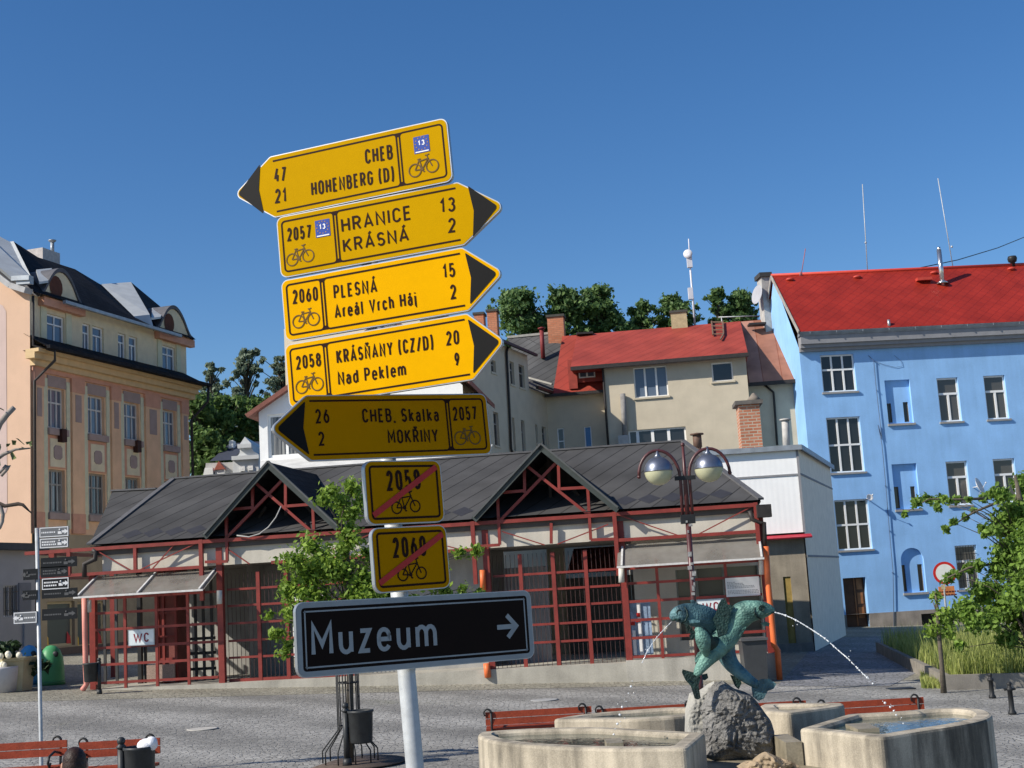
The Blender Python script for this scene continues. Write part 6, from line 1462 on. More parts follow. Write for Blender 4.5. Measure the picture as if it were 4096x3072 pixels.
k = MB(); k.fbox(FP, S_(ZQ(150, 900), 1.0), S_(ZQ(330, 900), 1.0), 1.0, 1.05, Zz(ZQ(240, 1370), 1.0), Zz(ZQ(240, 910), 1.0)); o_ = k.build('poster_window', mat('poster_blue', (.22, .30, .42), .4, .6, 2.5), pav)
k = MB(); k.fbox(FP, S_(ZQ(212, 900), .98), S_(ZQ(245, 900), .98), .96, .995, Zz(ZQ(240, 1370), 1.0), Zz(ZQ(240, 910), 1.0)); k.fbox(FP, S_(ZQ(158, 900), .98), S_(ZQ(185, 900), .98), .96, .995, Zz(ZQ(240, 1370), 1.0), Zz(ZQ(240, 1150), 1.0)); k.build('white_strips', PWHT, o_)
k = MB()
for a in ((212, 1000, 245, 1035), (150, 1080, 200, 1110), (205, 1065, 250, 1080)): k.fbox(FP, S_(ZQ(a[0], a[1]), .95), S_(ZQ(a[2], a[3]), .95), .93, .955, Zz(ZQ(a[0], a[3]), .95), Zz(ZQ(a[0], a[1]), .95))
k.build('red_stickers', SRED, o_)
# hidden middle bay behind the signs and tree
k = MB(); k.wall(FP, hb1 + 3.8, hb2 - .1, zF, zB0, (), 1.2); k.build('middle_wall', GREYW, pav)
# awnings of clear sheet, with their white stays
AWN = sheet_mat('dirty_clear_sheet', (.42, .40, .36), .62, .2, .22)
def awning(sa, sb, dtop, ztop, dbot, zbot, stays):
    k = MB(); k.prism([FP.P(sa, dtop, ztop), FP.P(sb, dtop, ztop), FP.P(sb, dbot, zbot), FP.P(sa, dbot, zbot)], V((0, 0, -.012))); o = k.build('awning', AWN, pav)
    k = MB()
    for s in stays: k.bar(FP.P(s, dtop, ztop + .03), FP.P(s, dbot - .03, zbot + .03), .05, .04)
    k.bar(FP.P(sa, dbot - .02, zbot), FP.P(sb, dbot - .02, zbot), .04, .05); k.build('awning_stay', mat('stay_grey', (.55, .54, .52), .6, .2, 8), o)
zaT = zLo - .08; zaB = Zz(ZO(650, 575), -1.0)
awning(S_(ZO(60, 600), -1.0) - .2, hb1 - .05, .2, zaT, -1.0, zaB, [S_(ZO(60, 600), -1.0) - .1, S_(ZO(640, 540), -1.0), hb1 - .15])
zbB = Zz(ZQ(700, 555), -.7)
awning(hb3 - .1, hb4 + .0, .2, zaT - .02, -.7, zbB, [hb3 + .02, hb4 - .06])
# white strip lamps on the posts, downpipes, brackets
for p0, p1 in ((ZO(140, 640), ZO(140, 765)), (ZO(1475, 540), ZO(1475, 680)), (ZQ(78, 605), ZQ(80, 730)), (ZQ(1318, 535), ZQ(1322, 660))):
    k = MB(); k.tube([FP.px(p0, -.12), FP.px(p1, -.12)], .075, 10); k.build('strip_lamp', mat('lamp_plastic', (.58, .57, .52), .5, .1, 6), pav)
def pipe(pts, r, m_=ORANGE, d=-.2):
    k = MB(); k.tube([FP.px(p, d) for p in pts], r, 10); k.build('downpipe', m_, pav)
pipe([ZO(95, 620), ZO(100, 900), ZO(110, 1350), ZO(118, 1500), ZO(85, 1545), ZO(75, 1560)], .075, mat('faded_pink_pipe', (.62, .25, .20), .5, .25, 2))
pipe([ZQ(1358, 410), ZQ(1375, 720), ZQ(1410, 1060), ZQ(1428, 1280), ZQ(1460, 1330), ZQ(1480, 1590)], .075)
pipe([ZT(425, 545), ZT(432, 740)], .08, ORANGE, -.04); pipe([ZT(465, 1430), ZT(478, 1565)], .085, ORANGE, -.1)
k = MB(); k.tube([FP.px(p, -.1) for p in (Z5(770, 1245), Z5(795, 1260), Z5(790, 1320), Z5(700, 1360), Z5(700, 1470))], .07, 8); k.tube([FP.px(p, -.1) for p in (ZQ(1215, 95), ZQ(1235, 170), ZQ(1310, 205), ZQ(1340, 200), ZQ(1350, 410))], .06, 8); k.box(FP.px(ZQ(1335, 98), -.1), .18, .16, .16); k.build('gutter_elbow', GUTTER, pav)
k = MB(); k.tube([FP.px(p, -.2) for p in (ZA(705, 455), ZA(670, 530), ZA(620, 595), ZA(560, 640), ZA(490, 660), ZA(410, 650))], .018, 6); k.build('loose_cable', mat('cable_grey', (.35, .35, .34), .6), pav)
# signs on the pavilion
def wc(a, b_, lab, d):
    s0, s1_, z0, z1 = FP.hole(a, b_, d); k = MB(); k.fbox(FP, s0, s1_, d, d + .03, z0, z1); bd_ = k.build('wc_sign', mat('sign_enamel', (.62, .68, .70), .4, .05, 5)); tag(bd_, lab, 'sign', 'WC signs')
    pl = Plate(FP.P(s0, d, z0), FP.ex, ZV); w_ = s1_ - s0; h_ = z1 - z0; k = MB(); lettering(k, pl, 'WC', w_ * .2, h_ * .2, w_ * .8, h_ * .2, h_ * .58, .16, .004); k.build('lettering', mat('wc_letters', (.22, .02, .03), .5), bd_)
    k = MB(); ribbon(k, pl, [(.01, .01), (w_ - .01, .01), (w_ - .01, h_ - .01), (.01, h_ - .01)], .02, .003, True); k.build('rim', ALU, bd_)
wc(ZO(542, 945), ZO(810, 1095), 'white WC sign hung on the red lattice at the left end', -.03)
wc(ZQ(742, 882), ZQ(992, 1000), 'white WC sign behind the fish, on the right red lattice', -.03)
s0, s1_, z0, z1 = FP.hole(ZQ(995, 692), ZQ(1308, 842), -.04); k = MB(); k.fbox(FP, s0, s1_, -.04, -.01, z0, z1); ib = k.build('notice_board', mat('board_white', (.66, .66, .64), .6, .03, 5)); tag(ib, 'white notice board with small grey print under the right awning', 'notice board')
k = MB(); pl = Plate(FP.P(s0, -.04, z0), FP.ex, ZV); rnd = random.Random(9); w_ = s1_ - s0; h_ = z1 - z0
for j in range(9):
    if j == 5: continue
    x = w_ * .05; 
    while x < w_ * (.95 if j > 5 else (.3 if j == 0 else .5 if j < 3 else .85)):
        d_ = rnd.uniform(.02, .06); k.face([pl.P(x, h_ * (.74 - .075 * j), .004), pl.P(x + d_, h_ * (.74 - .075 * j), .004), pl.P(x + d_, h_ * (.74 - .075 * j) + .018, .004), pl.P(x, h_ * (.74 - .075 * j) + .018, .004)]); x += d_ + .015
k.build('small_print', mat('print_grey', (.3, .3, .3), .7), ib)
# dark wheelie bin by the right post
wbn = FP.P(S_(ZQ(1255, 1500), -.6), -.6, 0); wbn.z = gz(wbn.x, wbn.y); t = thing('wheelie_bin', 'dark grey wheelie bin half hidden behind the fish tail', 'wheelie bin', wbn)
k = MB(); k.prism([wbn + V((-.26, -.3, .06)), wbn + V((.26, -.3, .06)), wbn + V((.3, -.34, 1.0)), wbn + V((-.3, -.34, 1.0))], V((0, .62, 0))); k.build('bin_body', mat('wheelie_grey', (.05, .053, .056), .5, .15, 5), t)
k = MB(); k.box(wbn + V((0, -.04, 1.04)), .33, .36, .03); k.build('lid', mat('wheelie_lid', (.09, .092, .095), .45, .15, 5), t)
for s_ in (-.27, .27): k = MB(); k.tube([wbn + V((s_ - .03, .3, .1)), wbn + V((s_ + .03, .3, .1))], .1, 12); k.build('wheel', BLACK, t)
# ================================================================= ornate orange house on the left
oo = at(Z5(255, 1000), 55.0); FO = Fr((oo.x, oo.y), radians(72.5)); og = gz(oo.x, oo.y) - .6
orn = thing('ornate_house', 'ornate orange and cream town house with curved dormer gables and dark roof', 'house', (oo.x, oo.y, og))
TAN = mat('tan_render', (.74, .47, .29), .9, .12, 1.5, .1, streak=.2); SALM = mat('salmon_render', (.60, .41, .29), .9, .06, 1.2, .12, fine=30); LILAC = mat('lilac_render', (.52, .40, .36), .9, .06, 2)
LIME = mat('pale_lime_trim', (.62, .60, .42), .9, .1, 4); PINKB = mat('pink_band', (.60, .31, .21), .9, .12, 3); MAUVE = mat('mauve_reveal', (.36, .27, .24), .9, .12, 3); CRM = mat('cream_attic', (.70, .60, .41), .9, .1, 3)
sE = FO.pix(Z5(1570, 500))[0]; zCo = FO.pix(Z4(345, 1120))[1]; zCo2 = FO.pix(Z4(1610, 1400))[1]
zc_ = (zCo + zCo2) / 2
w2 = [FO.hole(Z4(398, 1330), Z5(535, 243)), FO.hole(Z4(728, 1405), Z5(868, 300)), FO.hole(Z5(1028, 22), Z5(1156, 346)), FO.hole(Z5(1350, 78), Z5(1462, 388))]
zt2 = sum(h[3] for h in w2) / 4; zb2 = sum(h[2] for h in w2) / 4
w1_ = [FO.hole(Z5(410, 570), Z5(548, 942)), FO.hole(Z5(742, 608), Z5(892, 955))]; zt1 = (w1_[0][3] + w1_[1][3]) / 2; zb1 = (w1_[0][2] + w1_[1][2]) / 2
cols = [(h[0], h[1]) for h in w2]
hol = [(a, b_, zb2, zt2) for a, b_ in cols] + [(a, b_, zb1, zt1) for a, b_ in cols]
zgf = FO.pix(Z5(650, 1120))[1]
shop = FO.hole(Z6(395, 232), Z6(635, 600)); shop2 = FO.hole(Z6(655, 232), Z6(900, 600))
k = MB(); k.wall(FO, 0, sE, zgf, zc_, [(*h, .22) for h in hol]); k.build('wall', TAN, orn)
k = MB(); k.wall(FO, -.02, sE, og - .3, zgf, [(*shop, .2), (*shop2, .2)], -.06); k.face([FO.P(0, -.06, zgf), FO.P(sE, -.06, zgf), FO.P(sE, 0, zgf), FO.P(0, 0, zgf)]); k.build('ground_floor_wall', mat('ground_floor_beige', (.34, .27, .18), .9, .15, 2), orn)
k = MB(); k.fbox(FO, 0, sE, -.12, -.062, og - .3, og + .9); k.build('plinth', mat('brown_plinth', (.12, .09, .075), .9, .2, 3), orn)
DEC = mat('decal_yellow', (.75, .45, .03), .5, .1, 5); DECR = mat('decal_red', (.5, .05, .05), .5, .1, 5)
for h in (shop, shop2):
    o = window(orn, FO, h, .1, (), (), .1, frame=mat('cream_frame', (.46, .38, .24), .7), pane=glass_mat('shop_glass', (.10, .105, .10), .2), name='shop_window')
    for s0, s1_, m_ in ((.03, .15, DEC), (.80, .97, DECR)):
        k = MB(); W = h[1] - h[0]; H = h[3] - h[2]; k.face([FO.P(h[0] + W * s0, .095, h[2] + H * .04), FO.P(h[0] + W * s1_, .095, h[2] + H * .04), FO.P(h[0] + W * (s0 + s1_) / 2 + .1, .095, h[2] + H * .2), FO.P(h[0] + W * (s0 + .02), .095, h[2] + H * .32)]); k.build('window_decal', m_, o)
k = MB(); k.face([FO.P(sE, 0, og), FO.P(sE, 11, og), FO.P(sE, 11, zc_), FO.P(sE, 0, zc_)]); k.build('far_wall', TAN, orn)
for i, (a, b_) in enumerate(cols):
    window(orn, FO, (a, b_, zb2, zt2), .14, (.64,), ((.33, 0, 1), (.66, 0, 1)), .08, .07, pane=GLASSB, frame=mat('grey_white_frame', (.55, .53, .50), .6))
    window(orn, FO, (a, b_, zb1, zt1), .14, (.66,), ((.33, 0, 1), (.66, 0, 1)), .08, .07, pane=GLASSC, frame=mat('old_grey_frame', (.30, .28, .25), .7))
# trims: lime strips beside the windows, pilasters, panels, sills
for a, b_ in cols:
    for x in (a - .34, b_ + .1): k = MB(); k.fbox(FO, x, x + .24, -.05, 0, zgf + .25, zt2 + .35); k.build('lime_strip', LIME, orn)
class Multi:
    def __init__(self, nm, m_): self.nm = nm; self.m_ = m_
    def fbox(self, *a): q = MB(); q.fbox(*a); q.build(self.nm, self.m_, orn)
    def prism(self, *a): q = MB(); q.prism(*a); q.build(self.nm, self.m_, orn)
k = Multi('pilaster', TAN); kb = Multi('pink_band', PINKB); km = Multi('mauve_panel', MAUVE); kp = Multi('cream_panel', CRM); kl = Multi('ornament', MAUVE)
edges = [0.0] + [x for c in cols for x in c] + [sE]
for i in range(5):
    x0, x1 = edges[2 * i], edges[2 * i + 1]; x0 += .42 if i else .15; x1 -= .42 if i < 4 else .15
    if x1 - x0 < .3: continue
    k.fbox(FO, x0, x1, -.11, 0, zgf + .9, zt2 - .05); kb.fbox(FO, x0 - .04, x1 + .04, -.13, 0, zt2 - .05, zt2 + .55); kb.fbox(FO, x0 - .03, x1 + .03, -.12, 0, zgf + .05, zgf + .9)
    km.fbox(FO, x0 + (x1 - x0) * .25, x1 - (x1 - x0) * .25, -.125, -.11, zt2 - 1.35, zt2 - .15)
for i, (a, b_) in enumerate(cols):
    kb.fbox(FO, a - .08, b_ + .08, -.03, 0, zt1 + .05, zb2 - .32); km.fbox(FO, a - .08, b_ + .08, -.04, 0, zt2 + .02, zt2 + .5); km.fbox(FO, a - .12, b_ + .12, -.16, 0, zb2 - .3, zb2 - .02); km.fbox(FO, a - .12, b_ + .12, -.16, 0, zb1 - .3, zb1 - .02)
    cz = (zt1 + zb2 - .3) / 2; cx = (a + b_) / 2; kp.fbox(FO, cx - .5, cx + .5, -.06, -.03, cz - .62, cz + .58)
    kl.prism([FO.P(cx + q[0], -.09, cz + q[1]) for q in ((-.28, -.2), (-.15, -.3), (.15, -.3), (.28, -.2), (.28, .2), (.15, .3), (-.15, .3), (-.28, .2))], FO.n * .03)
    if i in (0, 2): k2 = MB(); k2.fbox(FO, cx - .0, cx + .32, -.3, -.06, cz + .45, cz + 1.0); k2.build('wall_box', mat('rust_dark', (.05, .018, .012), .7), orn)
kb.fbox(FO, .05, sE - .05, -.10, 0, zt2 + .55, zc_ - .3)
# cornice and lower skirt roof
k = MB()
for a, b_, o in ((-.35, -.1, -.25), (-.1, .15, -.45), (.15, .3, -.65)): k.fbox(FO, -.3 if o < -.4 else 0, sE + .3, o, 0, zc_ + a, zc_ + b_ - .003)
k.build('cornice', mat('ochre_cornice', (.62, .45, .25), .9, .1, 3), orn)
za0 = zc_ + 1.05
k = MB(); k.face([FO.P(-.1, -.95, zc_ + .32), FO.P(sE + .5, -.95, zc_ + .32), FO.P(sE + .1, .3, za0), FO.P(-.05, .3, za0)]); k.face([FO.P(-.1, -.95, zc_ + .30), FO.P(-.1, .3, zc_ + .30), FO.P(sE + .5, .3, zc_ + .30), FO.P(sE + .5, -.95, zc_ + .30)]); k.face([FO.P(sE + .5, -.95, zc_ + .32), FO.P(sE + .5, 6, zc_ + .32), FO.P(sE + .1, 6, za0), FO.P(sE + .1, .3, za0)]); k.bar(FO.P(-.1, -.98, zc_ + .34), FO.P(sE + .6, -.98, zc_ + .34), .16, .14); k.build('skirt_roof', SLATED, orn)
# attic storey
dA = .3; at_w = [FO.hole(Z4(388, 712), Z4(537, 1018), dA), FO.hole(Z4(683, 815), Z4(752, 1088), dA), FO.hole(Z4(766, 842), Z4(862, 1112), dA), FO.hole(Z4(978, 893), Z4(1047, 1162), dA), FO.hole(Z4(1068, 920), Z4(1142, 1184), dA), FO.hole(Z4(1343, 988), Z4(1457, 1248), dA)]
zw0 = sum(h[2] for h in at_w) / 6; zw1_ = sum(h[3] for h in at_w) / 6; at_w = [(h[0], h[1], zw0, zw1_) for h in at_w]
sAt1 = FO.pix(Z4(1545, 1100), dA)[0]; zat = zw1_ + .62; zev_ = zw1_ + .5
k = MB(); k.wall(FO, .05, sAt1, za0 - .3, zat, [(*h, .2) for h in at_w], dA); k.face([FO.P(sAt1, dA, za0 - .3), FO.P(sAt1, 10, za0 - .3), FO.P(sAt1, 10, zat), FO.P(sAt1, dA, zat)]); k.build('attic_wall', CRM, orn)
FO1 = Fr((FO.P(0, dA, 0).x, FO.P(0, dA, 0).y), radians(72.5))
for i, h in enumerate(at_w): window(orn, FO1, h, .1, (.7,), ((.5, 0, 1),) if i in (0, 5) else ((.5, 0, .7),), .08, .06, pane=GLASSB)
for h in (at_w[0], at_w[5]):
    for x in (h[0] - .45, h[1] + .06): k = MB(); k.fbox(FO1, x, x + .39, -.05, 0, za0, zw1_ + .35); k.build('attic_trim', LIME, orn)
def bell(pbase0, pbase1, ppeak, ov):
    s0 = FO.pix(pbase0, dA - .1)[0]; s1_ = FO.pix(pbase1, dA - .1)[0]; pk = FO.pix(ppeak, dA - .1); zb = zat - .05; cx = (s0 + s1_) / 2; W = (s1_ - s0) / 2; H = pk[1] - zb
    prof = []
    for i in range(25):
        x = -1 + 2 * i / 24; ax = abs(x); y = 1 - (ax / .62) ** 2 * .55 if ax < .62 else .45 * (1 - ((ax - .62) / .38)) ** 1.7
        prof.append((cx + x * W, zb + H * y))
    th_ = .9
    k = MB(); poly = [FO.P(s, dA - .1, z) for s, z in prof]; k.prism(list(reversed(poly)), FO.n * 1.2); g = k.build('curved_gable', CRM, orn)
    k = MB()
    for i in range(24):
        a, b_ = prof[i], prof[i + 1]; k.hexa([FO.P(a[0], dA - .17, a[1] + .02), FO.P(b_[0], dA - .17, b_[1] + .02), FO.P(b_[0], dA + 3, b_[1] + .02), FO.P(a[0], dA + 3, a[1] + .02), FO.P(a[0], dA - .17, a[1] + .2), FO.P(b_[0], dA - .17, b_[1] + .2), FO.P(b_[0], dA + 3, b_[1] + .2), FO.P(a[0], dA + 3, a[1] + .2)])
    k.build('gable_roof', mat('gable_zinc', (.10, .10, .11), .7, .25, 4), g)
    k = MB(); o_ = FO.pix(ov, dA - .1); n = 16; k.face([FO.P(o_[0] + .45 * cos(2 * pi * i / n), dA - .13, o_[1] + .5 * sin(2 * pi * i / n)) for i in range(n)]); k.build('oval_opening', mat('rusty_oval', (.10, .035, .02), .8, .3, 6), g)
    k = MB(); k.fbox(FO, s0 + .1, s1_ - .1, dA - .3, dA, zb - .35, zb + .02); k.build('gable_cornice', PINKB, g)
bell(Z4(320, 620), Z4(690, 690), Z4(472, 385), Z4(462, 515)); bell(Z4(1285, 870), Z4(1595, 965), Z4(1408, 690), Z4(1400, 815))
# roof planes
def OP(p, d): s, z = FO.pix(p, d); return FO.P(s, d, z)
k = MB()
ra, rb = OP(Z4(112, 136), 4.5), OP(Z4(240, 243), 4.6); rc, rd = OP(Z4(622, 366), 4.6), OP(Z4(832, 492), 4.6)
ea, eb = FO.P(.1, -.15, zev_ + .1), FO.P(sAt1 + .2, -.15, zev_ + .1); ctr = FO.pix(Z4(1000, 800), -.15)[0]
re = OP(Z4(1325, 672), 4.6)
k.face([ea, FO.P(ctr + 1.5, -.15, zev_ + .1), rd, rc, rb, ra]); k.face([FO.P(ctr + 1.5, -.15, zev_ + .1), eb, re, rd]); k.face([eb, FO.P(sAt1 + .2, 10, zev_), re]); k.face([FO.P(0, 9.5, zev_), ra, rb, rc, rd, re, FO.P(sAt1 + .2, 10, zev_)])
orf = k.build('roof', SLATED, orn)
GZ = mat('pale_zinc_roof', (.46, .48, .48), .5, .15, 1.5, metal=.15)
FEn = Fr((oo.x, oo.y), radians(-17.5))
def EP(p, d): s, z = FEn.pix(p, d); return FEn.P(s, d, z)
def OS(p, s): d, z = FO.pixs(p, s); return FO.P(s, d, z)
k = MB(); q = [OP(Z4(112, 134), 4.5), OP(Z4(262, 437), .1), EP(Z4(105, 446), -.4), EP(Z4(0, 358), -.4), EP(Z4(-260, 150), -.4), EP(Z4(-260, -60), 5.0), EP(Z4(0, 150), 5.0)]; k.face(q); k.face([p - ZV * .12 for p in reversed(q)])
k.build('end_hip_roof', GZ, orf)
k = MB(); q = [OP(Z4(836, 490), 4.4), OP(Z4(1086, 473), 4.0), OP(Z4(1242, 742), .2), OP(Z4(1110, 757), .6)]; k.face(q); q2 = [OP(Z4(1086, 473), 4.0), OP(Z4(1325, 672), 4.6), OP(Z4(1300, 860), .2), OP(Z4(1242, 742), .2)]; k.face(q2, mi=1); k.face([OP(Z4(1110, 757), .6), OP(Z4(1242, 742), .2), OP(Z4(1280, 868), -.1), OP(Z4(1200, 840), -.1)])
k.build('cross_roof', [GZ, SLATED], orf)
for a, b_ in (((300, 365), (420, 460)), ((1262, 682), (1350, 760))):
    k = MB(); k.prism([OP(Z4(a[0], a[1] + 5), 1.2), OP(Z4(a[0] + 130, a[1] - 8), 1.2), OP(Z4(b_[0] - 20, b_[1]), .1), OP(Z4(b_[0] - 95, b_[1] + 10), .1)], V((0, 0, -.1))); k.build('gable_side_flashing', GZ, orf)
k = MB(); k.bar(FO.P(1.9, -.32, zev_ - .02), FO.P(sAt1 - 1.5, -.32, zev_ - .02), .16, .14); k.build('attic_gutter', ZINC, orf)
k = MB(); a = OP(Z4(322, 215), 6); b_ = OP(Z4(498, 320), 6); s0 = FO.pix(Z4(322, 215), 6)[0]; s1_ = FO.pix(Z4(498, 320), 6)[0]; k.fbox(FO, s0 + .3, s1_, 6, 7.6, b_.z - 1.5, FO.pix(Z4(410, 205), 6)[1]); oc = k.build('chimney', mat('chimney_pale', (.50, .46, .44), .9, .2, 6), orf)
k = MB(); c = OP(Z4(434, 195), 6.5); k.tube([c - ZV * .3, c + ZV * .3], .1, 8); k.lathe([(.08, .3), (.2, .4), (.2, .44), (.08, .47)], c, 10); k.build('chimney_cowl', ZINC, oc)
# end wall facing the sun
k = MB(); k.face([FEn.P(-14, 0, og), FEn.P(0, 0, og), FEn.P(0, 0, FEn.pix(Z4(238, 560))[1]), EP(Z4(105, 490), 0), EP(Z4(0, 410), 0), EP(Z4(-260, 210), 0), FEn.P(-14, 0, FEn.pix(Z4(-260, 210))[1])]); k.face([FEn.P(-14, 0, og), FEn.P(-14, 8, og), FEn.P(-14, 8, FEn.pix(Z4(-260, 210))[1]), FEn.P(-14, 0, FEn.pix(Z4(-260, 210))[1])])
k.build('end_wall', SALM, orn)
k = MB(); k.face([EP(p, -.012) for p in (Z4(-260, 560), Z4(0, 655), Z4(22, 668), Z4(50, 715), Z5(60, 900), Z5(45, 940), Z5(-260, 940))]); k.build('lilac_patch', LILAC, orn)
k = MB(); q = [EP(p, -.2) for p in (Z4(236, 548), Z4(108, 508), Z4(0, 425), Z4(-260, 225))]
for a, b_ in zip(q[:-1], q[1:]): k.bar(a, b_, .5, .24)
k.build('eaves_board', mat('grey_eaves', (.38, .38, .38), .8, .15, 4), orn)
k = MB(); k.bar(EP(Z4(112, 448), -.3), EP(Z4(258, 440), -.3), .3, .2); k.bar(EP(Z4(150, 478), -.25), EP(Z4(262, 468), -.25), .25, .22); k.build('eaves_stub', ZINC, orn)
k = MB(); k.tube([FO.P(.05, -.12, OS(Z4(240, 590), 0).z), FO.P(.05, -.12, zc_ + .5), FO.P(.3, -1.0, zc_ + .2), FO.P(.3, -1.0, zc_ - .2), FO.P(.1, -.14, zc_ - 1.0), FO.P(.1, -.14, og)], .06, 8); k.build('downpipe', GUTTER, orn); k = MB(); k.tube([FO.P(sE + .4, -.95, zc_ + .3), FO.P(sE + .4, -.9, zc_ - .5), FO.P(sE + .05, -.15, zc_ - 1.4), FO.P(sE + .05, -.15, og)], .07, 8); k.build('downpipe', GUTTER, orn)

# grey single-storey house in front of it
go_ = at((142, 2700), 45.0); FGr = Fr((go_.x, go_.y), radians(72.5)); gg = gz(go_.x, go_.y)
gh = thing('grey_low_house', 'low grey rendered building in shade at the left edge with barred window', 'building', (go_.x, go_.y, gg))
zgt_ = FGr.pix(Z5(290, 1250))[1]; zgt2 = FGr.pix(Z5(290, 1195))[1]; wh = FGr.hole(Z6(28, 92), Z6(148, 357)); sgl = -9.0
k = MB(); k.wall(FGr, sgl, 0, gg - .3, zgt_, [(*wh, .15)]); k.face([FGr.P(0, 0, gg - .3), FGr.P(0, 9, gg - .3), FGr.P(0, 9, zgt_), FGr.P(0, 0, zgt_)]); k.face([FGr.P(sgl, 0, gg - .3), FGr.P(sgl, 9, gg - .3), FGr.P(sgl, 9, zgt_), FGr.P(sgl, 0, zgt_)]); k.build('wall', mat('cool_grey_render', (.48, .45, .42), .9, .08, 2, .1), gh)
k = MB(); k.fbox(FGr, sgl - .3, .3, -.35, 9, zgt_, zgt2); k.build('flat_roof', mat('roof_band_dark', (.085, .08, .08), .8, .25, 3), gh)
window(gh, FGr, wh, .08, (), ((.5, 0, 1),), .06, .08, pane=GLASSC, bars=True); k = MB(); k.fbox(FGr, wh[1] + .05, wh[1] + .65, -.05, 0, wh[2], wh[3] + .08); k.build('shutter', mat('shutter_grey', (.22, .22, .23), .7, .1, 6), gh)
k = MB(); q = FGr.pix(Z6(265, 495)); k.fbox(FGr, q[0] - .4, q[0] + .3, -.06, 0, q[1] - .45, q[1] + .4); k.build('meter_box', mat('meter_grey', (.36, .36, .37), .7, .05, 6), gh)
# ================================================================= trees and plants
BARK = mat('bark', (.10, .085, .065), .9, .35, 12, .5); 
def leaves(mb, clusters, n, size, rnd, droop=.3, shell=.35):
    vol = [c[1] ** 2 for c in clusters]; tot = sum(vol); cum = []; a = 0
    for v_ in vol: a += v_ / tot; cum.append(a)
    for _ in range(n):
        r = rnd.random(); i = next((j for j, c in enumerate(cum) if r <= c), len(cum) - 1); c, R, fl = clusters[i]
        u = V((rnd.gauss(0, 1), rnd.gauss(0, 1), rnd.gauss(0, 1))).normalized()
        rad = R * min(1.7, abs(rnd.gauss(0, .68))) if shell < .2 else R * (shell + (1.05 - shell) * rnd.random() ** .6) * (1 + .22 * sin(7 * u.x + 3 * i) * cos(6 * u.z + i))
        p = c + V((u.x * rad, u.y * rad, u.z * rad * fl))
        nrm = (u * .6 + V((rnd.gauss(0, 1), rnd.gauss(0, 1), rnd.gauss(0, 1) + .3)) * .6).normalized()
        t = nrm.cross(V((rnd.gauss(0, 1), rnd.gauss(0, 1), rnd.gauss(0, 1)))).normalized(); b = nrm.cross(t); s = size * rnd.uniform(.6, 1.35)
        mb.face([p - t * s, p - b * s * .55 + nrm * s * .12, p + t * s, p + b * s * .55 + nrm * s * .12])
def subclusters(c, R, n, rnd, fl=1.0, lo=.28, hi=.5):
    out = []
    for _ in range(n):
        u = V((rnd.gauss(0, 1), rnd.gauss(0, 1), rnd.gauss(0, 1))).normalized() * R * rnd.uniform(.25, .9); u.z *= fl
        out.append((c + u, R * rnd.uniform(lo, hi), rnd.uniform(.7, 1.0)))
    return out
LF_BACK = leaf_mat('leaves_back', (.055, .115, .03), (.20, .30, .085), .4); LF_AIRY = leaf_mat('leaves_airy', (.12, .165, .12), (.26, .32, .22), .4)
LF_HILL = leaf_mat('leaves_hill', (.05, .11, .04), (.18, .28, .09), .4); LF_FRONT = leaf_mat('leaves_front', (.10, .18, .022), (.32, .46, .07), .45); LF_RIGHT = leaf_mat('leaves_right', (.08, .155, .028), (.30, .46, .085), .5)
def far_tree(px, top, hw, bot, Y, label, group, lf, n, size, airy=False, seed=0):
    rnd = random.Random(seed); T = at((px, top), Y); B = at((px, bot), Y); hwm = hw * Y / FPX; gzz = min(B.z - 1.5, max(gz(T.x, Y), B.z - 9)) 
    H = T.z - B.z; t = thing('tree', label, 'tree', (T.x, Y, gzz), group); c = V((T.x, Y, (T.z + B.z) / 2)); cl = []
    k = 95 if airy else 50
    for i in range(k):
        v_ = rnd.random() ** .8; z = B.z + H * v_; f = min(1, (1.02 - v_) * 2.4) ** .6 * (.75 + .35 * rnd.random())
        a = rnd.uniform(0, 2 * pi); r = hwm * f * rnd.uniform(.25, .95); R = hwm * (rnd.uniform(.05, .15) if airy else rnd.uniform(.16, .36))
        cl.append((V((c.x + r * cos(a), Y + r * sin(a), min(z, T.z - R * .7))), R, rnd.uniform(.55, .9)))
    for i in range(9): cl.append((V((c.x + hwm * rnd.uniform(-1, 1), Y + hwm * rnd.uniform(-.6, .6), T.z - H * rnd.uniform(.0, .35) - abs(rnd.gauss(0, .3)))), hwm * rnd.uniform(.06, .13), 1))
    mb = MB(); leaves(mb, cl, n, size, rnd, shell=.1); mb.build('crown', lf, t)
    k_ = MB(); r0 = .012 * H + .12; top_ = V((c.x, Y, T.z - H * .12)); k_.tube([V((c.x, Y, gzz)), c.lerp(top_, .2), top_], [r0, r0 * .6, .05], 8)
    for cc, R, f in cl:
        z0 = max(gzz + 1, cc.z - H * .22); k_.tube([V((c.x, Y, z0)), (V((c.x, Y, z0)) + cc) / 2 + V((0, 0, .15)), cc], [r0 * .3, r0 * .18, .02], 5)
    k_.build('trunk', BARK, t)
gB = 'trees behind the ornate house'
far_tree(846, 1452, 62, 1790, 92, 'thin airy tree beside the ornate house, leftmost of the sparse crowns', gB, LF_AIRY, 3586, .17, True, 1)
far_tree(985, 1398, 100, 1800, 95, 'tall airy tree with sparse twigs, tallest above the white villa', gB, LF_AIRY, 6624, .17, True, 2)
far_tree(1125, 1428, 85, 1760, 98, 'airy tree rising behind the left edge of the yellow signs', gB, LF_AIRY, 6624, .17, True, 3)
far_tree(790, 1580, 95, 1980, 84, 'dense dark tree touching the right edge of the ornate house', gB, LF_BACK, 11970, .20, False, 4)
far_tree(905, 1590, 110, 1920, 86, 'dense green tree above the villa roof', gB, LF_BACK, 11970, .20, False, 5)
